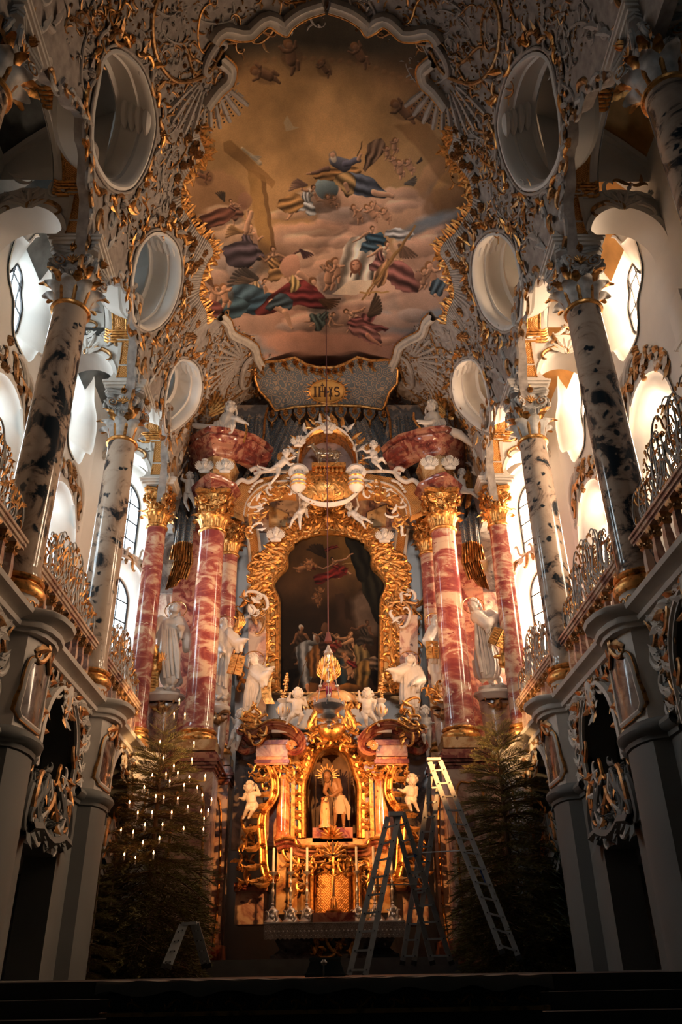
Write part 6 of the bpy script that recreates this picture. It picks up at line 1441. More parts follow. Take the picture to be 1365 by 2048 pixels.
# figure's plinth, niche floor
b = MB(); b.box((.06, 21.55, 4.56), (1.0, .5, .34)); L(b, 'niche_plinth', CORNM, False)
b = MB(); pm = loc2(Y, 664, 1668)
for k in range(9): b.leafm(front(21.25), (pm[0], pm[1]-.1), PI*k/8, .3, .1, .4, 0, 1, .05)
b.flower(front(21.25), pm, .1, 6, .08, .06); L(b, 'plinth_shell', GOLD)
def colonette(x, zb, zt, r, mat):
    b = MB(); b.lathe([(r*1.25, zb), (r*1.3, zb+.06), (r*1.05, zb+.12), (r, zb+.2), (r, (zb+zt)/2), (r*.9, zt-.1), (r*1.1, zt-.06), (r*1.15, zt)], (x, 21.12, 0), 20); L(b, 'colonnette', mat)
ORM = marble('orange_red_scagliola', (.52, .20, .08), (.26, .07, .04), (.72, .45, .22), (.42, .14, .06), 2.5, .14, .38)
for px, sg in ((568, -1), (761, 1)):
    x, zt = loc2(21.12, px, 1552); _, zb = loc2(21.12, px, 1680); colonette(x, zb, zt, .165, ORM)
    b = MB(); b.box((x+sg*-.24*-1*0-sg*.24, 21.22, (zb+zt)/2), (.1, .12, zt-zb)); L(b, 'gilded_pilaster', GOLD, False)
for sg in (-1, 1):
    MX = (lambda x: x) if sg < 0 else (lambda x: 1328-x)
    # capital foliage, impost, frieze block, swan-neck cornice
    c = loc2(21.0, MX(548), 1545)
    field('capital_foliage', front(21.0), fp(21.0, [(MX(507), 1528), (MX(585), 1528), (MX(580), 1560), (MX(545), 1566), (MX(510), 1560)]), (), 16, .27, (GOLD,), low, 3+sg, .04)
    for yy0, yy1, ex, mt in ((1512, 1530, 0, ORM), (1519, 1527, 3, CORNM), (1488, 1513, 0, PINKM), (1480, 1490, 2, CORNM)):
        a0 = at(MX(512-ex), yy1, 20.9); a1 = at(MX(576+ex), yy0, 20.9); b = MB(); b.box(((a0.x+a1.x)/2, 21.2, (a0.z+a1.z)/2), (abs(a1.x-a0.x), .6+.03*ex, abs(a1.z-a0.z))); L(b, 'entablature', mt, False)
    P = smooth2(fp(20.95, [(MX(484), 1473), (MX(495), 1481), (MX(508), 1482), (MX(522), 1474), (MX(538), 1466), (MX(556), 1465), (MX(572), 1469), (MX(586), 1477), (MX(594), 1487), (MX(592), 1497), (MX(582), 1495)]), 5)
    b = MB(); mpc = front(20.95); k_ = 1 if sg < 0 else -1; b.sweep(mpc, P, [(-.02*k_, -.5), (-.02*k_, .0), (.03*k_, .04), (.04*k_, .10), (.09*k_, .14), (.13*k_, .24), (.16*k_, .22), (.20*k_, .30), (.24*k_, .28), (.25*k_, -.4)]); L(b, 'swan_neck_cornice', CORNM)
    b = MB(); b.relief(front(20.66), [(p[0], p[1]+.24) for p in P[:-8]], .03, .0); L(b, 'cornice_bead', OGOLD)
    b = MB(); e = P[-1]; b.tube([(e[0]+x*k_, 20.8, e[1]+z) for x, z in spiral_pts(.13, 1.3, 16)], .05, 6); L(b, 'cornice_volute', ORM)
    b = MB(); e = P[0]; b.tube([(e[0]+x*k_-.0, 20.8, e[1]+.1+z) for x, z in spiral_pts(.15, 1.2, 16)], .055, 6); L(b, 'cornice_volute', CORNM)
    # pedestal blocks with urns carried above
    p = at(MX(568), 1460, 20.9); b = MB(); b.box((p.x, 21.1, p.z), (.62, .5, .16)); b.box((p.x, 21.1, p.z+.12), (.5, .42, .1)); L(b, 'urn_block', WHITE, False)
    # gold flaming rocaille on the outer corner of the cornice
    field('corner_flame', front(20.8), fp(20.8, [(MX(490), 1470), (MX(488), 1430), (MX(505), 1410), (MX(525), 1425), (MX(530), 1465), (MX(512), 1478)]), (), 16, .34, (GOLD,), low, 13+sg, .05, .5, .8)
    # tall S-shaped side volute
    P = smooth2(fp(21.0, [(MX(536), 1535), (MX(545), 1560), (MX(545), 1590), (MX(534), 1612), (MX(521), 1630), (MX(519), 1660), (MX(522), 1700), (MX(524), 1735), (MX(532), 1760), (MX(545), 1762), (MX(547), 1750), (MX(538), 1746)]), 5)
    b = MB(); b.grid([[front(21.0)(x, z, -.25), front(21.0)(x, z, .1), front(21.0)(x+.09*k_, z, .13), front(21.0)(x+.14*k_, z, .06)] for x, z in P]); L(b, 'side_volute', GOLD)
    b = MB(); b.relief(front(20.9), P, .045, .02); b.relief(front(20.9), [(x+.14*k_, z) for x, z in P], .03, .02); L(b, 'side_volute_edge', GOLD)
    for i in range(4, len(P)-6, 5):
        b = MB(); b.leafm(front(20.9), P[i], -PI/2-k_*.9, .42, .17, .5, -k_*1.2, 3, .04); b.flower(front(20.9), (P[i][0]+.07*k_, P[i][1]), .08, 5, .07, .04); L(b, 'volute_acanthus', GOLD)
    field('hanging_garland', front(21.25), fp(21.25, [(MX(498), 1640), (MX(520), 1660), (MX(512), 1740), (MX(488), 1770), (MX(470), 1740), (MX(490), 1690)]), (), 13, .34, (OGOLD, OGOLD, GOLD), low, 23+sg, .02)
    b = MB(); a0 = at(MX(462), 1700, 21.9); a1 = at(MX(530), 1480, 21.9); b.box(((a0.x+a1.x)/2, 22.0, (a0.z+a1.z)/2), (abs(a1.x-a0.x), .2, abs(a1.z-a0.z))); L(b, 'side_wing', DARKM, False)
    b = MB(); a0 = at(MX(470), 1850, 21.6); a1 = at(MX(535), 1770, 21.6); b.box(((a0.x+a1.x)/2, 21.9, (a0.z+a1.z)/2), (abs(a1.x-a0.x), .9, abs(a1.z-a0.z))); L(b, 'side_base', PINKM, False)
    for q_, ey in ((1778, .05), (1770, .1)): b = MB(); a2 = at(MX(500), q_, 21.4); b.box(((a0.x+a1.x)/2, 21.85, a2.z), (abs(a1.x-a0.x)*1.1, 1.0+ey, .1)); L(b, 'side_cornice', CORNM, False)
    # scroll between wing and cornice
    b = MB(); P2 = smooth2(fp(21.3, [(MX(512), 1500), (MX(490), 1505), (MX(478), 1495), (MX(484), 1483), (MX(495), 1490)]), 5); b.relief(front(21.2), P2, .09, .02); L(b, 'wing_scroll', CORNM)
    # base cornice breaking forward
P = smooth2(fp(20.9, [(553, 1694), (572, 1688), (590, 1692), (598, 1704), (640, 1708), (664, 1709), (690, 1708), (732, 1704), (740, 1692), (758, 1688), (777, 1694)]), 4)
for off, hh, mt, nm in ((0, .0, CORNM, 'base_cornice'),):
    b = MB(); b.sweep(front(20.95), P, [(.14, -.5), (.14, .22), (.10, .26), (.07, .18), (.02, .16), (-.02, .08), (-.08, .06), (-.12, -.02), (-.14, -.5)]); L(b, nm, mt)
b = MB(); b.relief(front(20.7), [(x, z+.12) for x, z in P], .035, .0); L(b, 'base_cornice_gilding', GOLD)
b = MB(); b.box((.06, 21.35, 3.55), (2.7, .6, 1.5)); L(b, 'tabernacle_storey', YMARB, False)
field('console_rocaille', front(21.0), fp(21.0, [(572, 1700), (598, 1712), (606, 1760), (596, 1790), (580, 1750)]), (), 9, .32, (GOLD,), low, 31, .04)
field('console_rocaille', front(21.0), fp(21.0, [(754, 1700), (728, 1712), (722, 1760), (730, 1790), (746, 1750)]), (), 9, .32, (GOLD,), low, 32, .04)
# tabernacle: doors, jambs, shell over it, dark recess
tp = fp(21.0, [(622, 1835), (622, 1745), (632, 1728), (666, 1720), (700, 1728), (712, 1745), (712, 1835)])
b = MB(); extr(b, 20.95, smooth2(tp, 1), .3); L(b, 'tabernacle', OGOLD, False)
for x0, x1 in ((632, 664), (669, 701)):
    P = fp(20.9, [(x0, 1835), (x1, 1835), (x1, 1752), ((x0+x1)/2, 1744), (x0, 1752)]); b = MB(); extr(b, 20.92, P, .08); L(b, 'tabernacle_door', PANEL, False); b = MB(); b.relief(front(20.91), P+[P[0]], .02, 0); L(b, 'door_bead', GOLD)
for x in (614, 624, 710, 720): b = MB(); p = at(x, 1790, 20.8); b.lathe([(.06, -.75), (.045, -.65), (.04, 0), (.045, .55), (.07, .6), (.07, .68)], (p.x, 20.8, p.z), 12); L(b, 'twin_colonnette', GOLD)
field('tabernacle_crown', front(20.75), fp(20.75, [(612, 1745), (625, 1712), (666, 1694), (706, 1712), (720, 1745), (690, 1735), (666, 1728), (642, 1735)]), (), 22, .26, (GOLD,), low, 41, .05)
b = MB(); c = loc2(20.7, 666, 1712)
for k in range(9): b.leafm(front(20.7), c, PI*k/8, .34, .1, .3, 0, 1, .06, 5)
L(b, 'tabernacle_shell', GOLD)
# ---------------- top of the lower altar: shell, tented baldachin, pelican, obelisk foot
c = loc2(20.9, 664, 1462); m20 = front(20.9)
sh = [(c[0]-.36, c[1]+.12), (c[0]-.30, c[1]-.12), (c[0]-.12, c[1]-.26), (c[0]+.12, c[1]-.26), (c[0]+.30, c[1]-.12), (c[0]+.36, c[1]+.12), (c[0]+.15, c[1]+.2), (c[0], c[1]+.14), (c[0]-.15, c[1]+.2)]
b = MB(); sm = smooth2(sh, 4, True); cc = c; rows = [[m20(cc[0]+(p[0]-cc[0])*k, cc[1]+(p[1]-cc[1])*k, h) for p in sm] for k, h in ((1, 0), (.97, .06), (.8, .14), (.5, .2), (.1, .22))]; b.grid(rows, True); L(b, 'golden_cartouche', GOLD)
field('cartouche_rocaille', m20, fp(20.9, [(612, 1480), (625, 1440), (650, 1420), (680, 1420), (704, 1440), (716, 1480), (690, 1500), (664, 1492), (640, 1500)]), [sh], 34, .30, (GOLD,), low, 51, .03)
b = MB(); t0 = at(664, 1405, 21.0); rows = []
for k, (sc_, z) in enumerate(((1.0, 0), (1.03, .06), (.95, .18), (.75, .30), (.5, .38), (.3, .42))):
    rows.append([(t0.x+.80*sc_*(1+.035*math.cos(18*t))*math.cos(t), 21.3+.42*sc_*(1+.035*math.cos(18*t))*math.sin(t), t0.z+z-.0) for t in np.linspace(0, 2*PI, 72, endpoint=False)])
b.grid(rows, True); L(b, 'ribbed_baldachin', YMARB)
for k in range(15):
    an = PI+PI*k/14; b = MB(); p = (t0.x+.82*math.cos(an), t0.z-.02-.04*math.sin(3*an)); b.leafm(front(21.3+.42*math.sin(an)), p, -PI/2+random.uniform(-.4, .4), .22, .12, .4, 0, 2, .04); b.dome(front(21.28+.42*math.sin(an)), p, .05, .05, 7); L(b, 'baldachin_fringe', GOLD)
for s2 in (-1, 1):
    b = MB(); scroll(b, m20, (t0.x+s2*.55, t0.z-.1), (t0.x+s2*.45, t0.z-.75), .08, 'S', s2 > 0, 16, .02); L(b, 'baldachin_bracket', GOLD)
b = MB(); p = at(656, 1378, 21.1); b.lathe([(.34, 0), (.36, .05), (.26, .10), (.30, .16), (.2, .2), (.14, .35), (.1, .4)], (p.x+.03, 21.2, p.z-.1), 20); L(b, 'baldachin_finial', CORNM)
bp = Vector((p.x+.03, 21.1, p.z+.28))                                # pelican: breast, neck bowed, raised wings
b = MB(); b.ell(bp, (.13, .14, .22), n=12, k=8); b.tube([bp+Vector((0, 0, .15)), bp+Vector((.06, -.05, .32)), bp+Vector((.02, -.14, .42)), bp+Vector((-.03, -.2, .34)), bp+Vector((-.03, -.2, .22))], [.07, .05, .045, .04, .015], 8); L(b, 'pelican', GOLD)
for s2 in (-1, 1):
    b = MB()
    for k in range(7): b.leafm(front(21.05), (bp.x+s2*.08, bp.z-.05+.03*k), PI/2+s2*(-1.15+.17*k), .34+.05*k, .10, .15, s2*.7, 1, .02)
    L(b, 'pelican_wing', GOLD)
b = MB(); b.lathe([(.20, 0), (.16, .4), (.09, .75), (.02, .80)], (bp.x, 21.35, bp.z+.1), 4); L(b, 'obelisk', DARKM, False)
# ---------------- urns with golden blossom
def urn(px, py, lb):
    p = at(px, py, 21.0); u = thing('flower_urn', lb, 'urn', p, 'urns on the lower altar')
    b = MB(); b.lathe([(.12, 0), (.14, .04), (.05, .10), (.04, .16), (.14, .24), (.17, .34), (.13, .46), (.08, .52), (.16, .60), (.15, .63), (.05, .64)], n=20); b.build('vessel', WHITE, u)
    for k in range(8):
        a = 2*PI*k/8; mq = lambda a1, b1, h=0, a=a: Vector(((.15+h)*math.cos(a+a1*4), (.15+h)*math.sin(a+a1*4), b1)); q = MB(); q.leafm(mq, (0, .22), PI/2, .2, .08, .3, 0, 2, .0, 5); q.build('gilded_leaf', GOLD, u)
    q = MB()
    q.tube([(0, 0, .6), (.03, 0, .9), (.12, 0, 1.35)], [.02, .02, .01], 5)
    r = random.Random(int(px))
    for k in range(26): z = .62+.75*(k/26); q.ell((.09*((z-.6)**1.3)*1.4+r.uniform(-.12, .12)*(1.4-z)/.8, r.uniform(-.08, .08), z), r.uniform(.03, .055), n=6, k=4)
    q.build('blossom', GOLD, u)
urn(566, 1447, 'left white urn with gilded leaves and golden blossom on the altar cornice'); urn(763, 1447, 'right white urn with gilded leaves and golden blossom on the altar cornice')
# ---------------- mensa, predella
ms = thing('altar_mensa', 'dark marble altar table under the candlesticks', 'altar table', (.1, 20.2, 1.02))
a0 = at(532, 1850, 19.9); a1 = at(808, 1850, 19.9); cx = (a0.x+a1.x)/2; W2 = (a1.x-a0.x)/2; zt = at(668, 1846, 19.9).z
b = MB(); rows = []
for z, k in ((1.85, .93), (1.93, .93), (1.96, .88), (2.05, .80), (2.2, .86), (zt-.16, .95), (zt-.14, 1.0), (zt, 1.0)): rows.append([(cx+sx*W2*k, 20.0+(.0 if sy < 0 else 1.2)+(1-k)*.8*(1 if sy < 0 else 0), z) for sx, sy in ((-1, -1), (1, -1), (1, 1), (-1, 1))])
b.grid(rows, True); b.add(rows[-1], [(0, 1, 2, 3)]); keep(b.build('mensa_block', DARKM, smooth=False), ms)
b = MB(); mpm = front(19.93)
field('mensa_relief', front(20.05), [(cx-.5, 1.98), (cx+.5, 1.98), (cx+.6, zt-.16), (cx-.6, zt-.16)], (), 12, .34, (OGOLD,), ms, 61, .0)
cl = thing('altar_cloth', 'white altar cloth with scalloped lace border over the marble mensa', 'cloth', (cx, 20.4, zt))
b = MB(); b.box((cx, 20.55, zt+.012), (W2*2.06, 1.25, .018)); keep(b.build('cloth_top', CLOTH, smooth=False), cl)
b = MB(); n = 60; rows = []
for t in (0, .3, .6, .85, 1): rows.append([(cx-W2*1.03+2.06*W2*k/n, 19.93-.02*math.sin(k*.9)*t, zt+.015-.30*t-(.022*abs(math.sin(k*PI/2)) if t == 1 else 0)) for k in range(n+1)])
b.grid(rows)
lm, t_, bb = nt('lace'); bb.inputs['Base Color'].default_value = (.42, .34, .28, 1); bb.inputs['Roughness'].default_value = .9; v_ = coords(t_, 22.0, False); vo_ = N(t_, 'ShaderNodeTexVoronoi'); t_.links.new(v_, vo_.inputs[0]); rr_ = ramp(t_, vo_.outputs[0], [(.35, (.5, .42, .36)), (.55, (.16, .11, .09))]); t_.links.new(rr_.outputs[0], bb.inputs['Base Color'])
lc = keep(b.build('lace_border', lm), cl)
for k in range(33):
    b = MB(); x = cx-W2+2*W2*k/32; b.dome(front(19.91), (x, zt-.15), .022, .01, 6); b.dome(front(19.91), (x+W2/32, zt-.24), .014, .01, 6); keep(b.build('lace_dot', CLOTH), cl)
# ---------------- candlesticks, crucifix
cs = thing('candlestick', 'x', 'candlestick')
b = MB(); b.lathe([(.05, .42), (.03, .46), (.05, .50), (.022, .54), (.04, .62), (.022, .68), (.045, .80), (.05, .86), (.022, .92), (.02, 1.02), (.045, 1.06), (.02, 1.10), (.018, 1.24), (.04, 1.28), (.10, 1.33), (.11, 1.36), (.04, 1.36)], n=14); b.build('stem', SILVER, cs)
b = MB()
for z, w in ((.0, .24), (.04, .25), (.10, .20), (.2, .13), (.32, .12), (.42, .05)): pass
rows = [[(w*math.cos(t)*(1+.22*math.cos(3*t)), w*math.sin(t)*(1+.22*math.cos(3*t)), z) for t in np.linspace(0, 2*PI, 24, endpoint=False)] for z, w in ((.0, .22), (.04, .23), (.10, .18), (.2, .12), (.30, .13), (.38, .09), (.43, .04))]
b.grid(rows, True); b.build('foot', SILVER, cs)
for s2 in (-1, 0, 1):
    q = MB(); mq = lambda a, c, h=0: Vector((a, -.16-h+.1*c, c)); 
    if s2: scroll(q, mq, (s2*.04, .08), (s2*.17, .30), .035, 'S', s2 > 0, 16, .0)
    else: q.dome(mq, (0, .18), .07, .05, 10, 0, 1.2); q.flower(mq, (0, .33), .06, 6, .03)
    q.build('chased_ornament', SILVER, cs)
b = MB(); b.lathe([(.033, 1.36), (.032, 2.0), (.028, 2.02), (.004, 2.03)], n=12); b.build('candle', WAX, cs)
for k, (px, yt, lb) in enumerate(((545, 1835, 'outermost left'), (581, 1835, 'middle left'), (614, 1834, 'innermost left'), (716, 1833, 'innermost right'), (751, 1833, 'middle right, partly behind the ladder,'), (787, 1832, 'outermost right'))):
    o = cs if k == 0 else copy_tree(cs); v = at(px, yt, 20.4); o.location = (v.x, 20.4, zt+.022); o.scale = (.92, .92, .79); o['label'] = lb + ' silver altar candlestick with unlit white candle'; o['group'] = 'altar candlesticks'
cr = thing('altar_crucifix', 'small golden crucifix standing before the tabernacle doors', 'crucifix', (at(668, 1840, 20.35).x, 20.35, zt+.022))
b = MB(); b.lathe([(.18, .20), (.19, .24), (.08, .30), (.06, .5), (.02, .55)], n=12); b.build('foot', OGOLD, cr)
b = MB(); b.box((0, 0, 1.12), (.045, .04, 1.15)); b.box((0, 0, 1.42), (.42, .04, .045)); b.build('cross', DARKWOOD, cr, False)
b = MB(); b.cap((0, -.05, 1.36), (0, -.06, 1.12), .035, .025, 8); b.ell((.01, -.06, 1.44), .028, n=8, k=6)
for s2 in (-1, 1): b.cap((s2*.03, -.05, 1.35), (s2*.19, -.04, 1.44), .014, .01, 6); b.cap((s2*.015, -.06, 1.12), (s2*.01, -.08, .95), .018, .014, 6); b.cap((s2*.01, -.08, .95), (0, -.05, .80), .014, .01, 6)
b.build('corpus', GOLD, cr)
b = MB(); b.box((0, .0, .10), (.95, .42, .20)); b.build('marble_step', CORNM, cr, False)
# ================================================================ FIGURES
def fuse(b, name, mat, parent, voxel=.02, smooth=4):
    """all limbs welded into one continuous surface"""
    o = b.build(name, mat, smooth=False); m = o.modifiers.new('r', 'REMESH'); m.mode = 'VOXEL'; m.voxel_size = voxel; m.use_smooth_shade = True
    s = o.modifiers.new('s', 'SMOOTH'); s.iterations = smooth; s.factor = .5
    dg = bpy.context.evaluated_depsgraph_get(); me = bpy.data.meshes.new_from_object(o.evaluated_get(dg)); o.modifiers.clear(); old = o.data; o.data = me; bpy.data.meshes.remove(old)
    me.name = name; me.polygons.foreach_set('use_smooth', [True]*len(me.polygons)); return keep(o, parent)
def wings(c, n, L, spread, mat, parent, Y, sgn=(-1, 1), up=.6, name='wing'):
    for s2 in sgn:
        b = MB(); mp = front(Y)
        for k in range(n): b.leafm(mp, (c[0]+s2*.05, c[1]+.02*k), PI/2-s2*(spread-.16*k)-(0), L*(.7+.3*math.sin(PI*(k+1)/(n+1))), L*.24, .25, s2*up, 1, .01*k, 6)
        keep(b.build(name, mat), parent)
def hand(b, w, d, r, back=(0, 0, 1)):
    """palm with thumb and four curled fingers; w wrist, d direction, r scale (palm half-width)"""
    w = Vector(w); d = Vector(d).normalized(); s = d.cross(Vector(back)); s = s.normalized() if s.length > .05 else d.orthogonal().normalized(); u = s.cross(d)
    b.cap(w, w+d*r*1.9, r*.75, r*.85, 8)
    for k in range(4):
        o = w+d*r*2.0+s*r*(.75-.5*k); L = r*(1.3, 1.55, 1.45, 1.1)[k]; e = o+d*L*.6-u*L*.15; b.cap(o, e, r*.26, r*.22, 6); b.cap(e, e+d*L*.35-u*L*.4, r*.22, r*.18, 6)
    o = w+d*r*.7+s*r*.8; b.cap(o, o+d*r*.8+s*r*.7, r*.28, r*.24, 6); b.cap(o+d*r*.8+s*r*.7, o+d*r*1.5+s*r*.75, r*.24, r*.18, 6)
def head(b, c, r, face=(0, -1, -.25), beard=0, hairk=1):
    """skull, jaw, brow, nose, eyes, lips, ears; face gives the direction looked at"""
    c = Vector(c); f = Vector(face).normalized(); rt = f.cross(Vector((0, 0, 1))).normalized(); up = rt.cross(f)
    P = lambda x, y, z: c+rt*x*r+f*y*r+up*z*r
    R = Matrix((rt, f, up)).transposed()
    b.ell(P(0, 0, .12), (r*.82, r*.95, r*1.0), R, 12, 8); b.ell(P(0, .35, -.45), (r*.55, r*.5, r*.55), R, 10, 6)
    b.cap(P(0, .82, .12), P(0, 1.12, -.22), r*.11, r*.17, 6); b.cap(P(-.38, .78, .26), P(.38, .78, .26), r*.13, r*.13, 6)
    for s in (-1, 1): b.ell(P(s*.34, .82, .06), r*.13, n=6, k=5); b.ell(P(s*.42, .62, -.25), r*.26, n=8, k=5); b.ell(P(s*.84, .0, -.05), (r*.10, r*.18, r*.28), R, 8, 5)
    b.cap(P(-.18, .86, -.48), P(.18, .86, -.48), r*.10, r*.10, 6); b.ell(P(0, .72, -.82), r*.2, n=8, k=5)
    if beard:
        for k in range(9): t = k/8*2-1; b.cap(P(t*.55, .55-.25*abs(t), -.6), P(t*.3, .62, -1.1-.45*(1-abs(t))*beard), r*.2, r*.10, 6)
def curls(c, r, mat, parent, face=(0, -1, -.25), n=34, name='hair', long=0, seed=1):
    c = Vector(c); f = Vector(face).normalized(); rt = f.cross(Vector((0, 0, 1))).normalized(); up = rt.cross(f); rnd = random.Random(seed); b = MB()
    for k in range(n):
        a = rnd.uniform(-PI, PI); e = rnd.uniform(-.15, 1.5); x = math.cos(e)*math.sin(a); y = -math.cos(e)*math.cos(a); z = math.sin(e)
        if y > .45 and z < .75: continue
        p = c+(rt*x*.88+f*y*.98+up*(z*1.05+.12))*r; b.ell(p, r*rnd.uniform(.2, .32), n=6, k=4)
    for k in range(long):
        s = -1 if k % 2 else 1; y = -.5+.12*k*.5; p = [c+(rt*s*.85+f*y+up*.1)*r, c+(rt*s*.98+f*y+up*-.7)*r, c+(rt*s*.8+f*(y+.1)+up*-1.6)*r]; b.tube(p, [r*.2, r*.2, r*.06], 6)
    keep(b.build(name, mat), parent)
def putto(label, Y, s, hd, shL, haL, shR, haR, pel, kL, fL, kR, fR, elL=None, elR=None, wing=None, cat='cherub', mat=None, dy=0.0, face=(0, -1, -.3), rot=0):
    """a plump winged child; joints are given where they stand, s is its head radius in metres"""
    mat = mat or STATUE; g = lambda p, d=0.0: at(p[0], p[1], Y+d*s*8)
    H = g(hd, -.02); SL = g(shL); SR = g(shR); HL = g(haL, -.06); HR = g(haR, -.06); P = g(pel, .02); KL = g(kL, -.10); KR = g(kR, -.06); FL = g(fL, -.02); FR = g(fR, 0)
    root = thing('cherub', label, cat, (P.x, Y, P.z), 'white stucco cherubs')
    b = MB(); ch = (SL+SR)/2; r = s
    head(b, H, r, face); b.cap(H+(ch-H)*.5, ch, r*.5, r*.6, 10)
    w = max((SL-SR).length, r*1.5); d = (SR-SL); d = d.normalized() if d.length > .01 else Vector((1, 0, 0)); SLx = ch-d*w*.5; SRx = ch+d*w*.5
    dn = (P-ch).normalized(); b.cap(ch+dn*r*.45, P-dn*r*.4, r*.90, r*.88, 12); b.cap(SLx, SRx, r*.5, r*.5, 10); b.ell(P-dn*r*.5+Vector((0, -r*.35, 0)), r*.75, n=10, k=7)
    for A, E, B in ((SLx, elL, HL), (SRx, elR, HR)):
        e = g(E, .02) if E else (A+B)/2+Vector((0, .03, -r*.35)); b.cap(A, e, r*.46, r*.36, 9); b.cap(e, B, r*.36, r*.22, 9); hand(b, B, (B-e), r*.22)
    for sx, K_, F_ in ((-1, KL, FL), (1, KR, FR)):
        hp = P+Vector((sx*r*.45 if (KL.x < KR.x) else -sx*r*.45, 0, -r*.15)); b.cap(hp, K_, r*.68, r*.44, 10); b.cap(K_, F_, r*.42, r*.24, 9); t = (F_-K_).normalized(); b.cap(F_+t*r*.08, F_+Vector((0, -r*.75, -r*.15))+t*r*.1, r*.24, r*.17, 8)
    fuse(b, 'body', mat, root, r*.105, 2)
    curls(H, r, mat, root, face, 40, seed=int(hd[0]))
    q = MB(); n = 18; rows = []                                       # loin drapery
    for t in (0, .33, .66, 1): rows.append([P+Vector((r*1.02*math.cos(2*PI*k/n)*(1+.08*math.sin(5*k)), r*.95*math.sin(2*PI*k/n)-r*.05, r*(.15-.6*t+.14*math.sin(k*1.7)*t))) for k in range(n)])
    q.grid(rows, True); keep(q.build('loincloth', wing[1] if wing and len(wing) > 1 else mat), root)
    if wing: wings((ch.x, ch.z), 5, r*2.6, wing[0], GOLD, root, Y+r*1.0)
    return root
W = (.9,)
putto('white cherub climbing the curtain left of the left marble cornice, arms raised', 20.9, .125, (380, 954), (370, 962), (365, 952), (385, 962), (389, 976), (377, 987), (370, 1003), (378, 1021), (386, 1000), (390, 1014), elL=(363, 958))
putto('flying cherub with gilded wings reaching to the lamb roundel from the left', 20.6, .125, (573, 908), (568, 918), (589, 914), (573, 923), (585, 928), (554, 935), (540, 940), (517, 933), (556, 950), (540, 970), wing=(1.1,))
putto('cherub with one arm raised on the left shoulder of the painting frame', 21.8, .12, (611, 1008), (603, 1017), (600, 1000), (611, 1019), (616, 1032), (597, 1029), (586, 1040), (580, 1054), (600, 1044), (601, 1058), elL=(601, 1008))
putto('seated cherub with gilded wings right of the lamb roundel', 20.6, .125, (748, 891), (742, 903), (727, 899), (750, 905), (731, 916), (752, 921), (765, 917), (772, 927), (756, 930), (766, 941), wing=(1.1,))
putto('winged cherub clinging to the curtain right of the right marble cornice', 20.9, .125, (924, 947), (917, 961), (909, 948), (926, 961), (932, 976), (928, 981), (943, 985), (960, 999), (950, 981), (964, 992), wing=(1.1,))
putto('reclining cherub with lifted arm on the right shoulder of the painting frame', 21.8, .12, (699, 1014), (701, 1025), (699, 1031), (707, 1024), (715, 1001), (717, 1034), (732, 1038), (745, 1047), (724, 1044), (731, 1056), elR=(717, 1012))
putto('white cherub standing left of the lamp on the altar top, hand at his brow', 20.7, .145, (596, 1390), (588, 1402), (580, 1391), (601, 1403), (611, 1400), (595, 1425), (582, 1433), (574, 1447), (604, 1431), (597, 1448), elL=(577, 1401), elR=(612, 1410))
putto('white cherub standing right of the lamp on the altar top, arm raised', 20.7, .145, (736, 1390), (728, 1402), (719, 1388), (742, 1401), (750, 1410), (734, 1424), (732, 1437), (734, 1450), (747, 1435), (758, 1451), elL=(720, 1401), elR=(751, 1402))
putto('shadowed cherub standing far left on the lower altar cornice', 20.9, .14, (482, 1431), (477, 1443), (466, 1439), (486, 1444), (484, 1460), (475, 1463), (464, 1477), (456, 1495), (477, 1482), (473, 1499))
putto('shadowed cherub standing far right on the lower altar cornice', 20.9, .14, (850, 1425), (844, 1438), (838, 1432), (857, 1439), (865, 1446), (853, 1456), (847, 1472), (850, 1486), (859, 1472), (861, 1494))
putto('floodlit cherub beside the left gilded volute, both arms spread', 20.6, .14, (499, 1577), (494, 1590), (483, 1597), (507, 1588), (514, 1574), (505, 1609), (495, 1617), (487, 1636), (506, 1620), (498, 1635), elR=(519, 1589))
putto('floodlit cherub beside the right gilded volute, one arm stretched out', 20.6, .14, (825, 1563), (818, 1577), (801, 1580), (829, 1577), (832, 1594), (822, 1597), (818, 1607), (823, 1620), (829, 1603), (837, 1621), wing=None)
def bust(label, px, py, Y, s, wg=True, mat=None):
    p = at(px, py, Y); r = thing('cherub_bust', label, 'cherub head', (p.x, Y, p.z), 'cherub heads'); b = MB(); head(b, p, s); b.cap(p-Vector((0, 0, s*.8)), p-Vector((0, 0, s*1.5)), s*.5, s*.7, 10); b.cap(p-Vector((s*.8, 0, s*1.7)), p-Vector((-s*.8, 0, s*1.7)), s*.5, s*.5, 10)
    fuse(b, 'bust', mat or STATUE, r, s*.1, 2); curls(p, s, mat or STATUE, r, n=44, seed=int(px))
    if wg: wings((p.x, p.z-s*1.6), 5, s*2.2, 1.4, mat or STATUE, r, Y-.02)
for px, py, lb in ((410, 929, 'left head under the left marble cornice'), (451, 929, 'right head under the left marble cornice'), (859, 922, 'left head under the right marble cornice'), (900, 922, 'right head under the right marble cornice')):
    bust('white stucco winged cherub bust, '+lb, px, py, 20.2 if px in (451, 859) else 20.35, .135)
bust('winged cherub head perched on top of the lamb roundel', 657, 853, 20.7, .12); bust('cherub head at the upper left of the lamb roundel', 597, 881, 20.6, .11)
bust('cherub head on the upper left corner of the painting frame', 552, 1066, 22.1, .14); bust('cherub head on the upper right corner of the painting frame', 769, 1068, 22.1, .14)

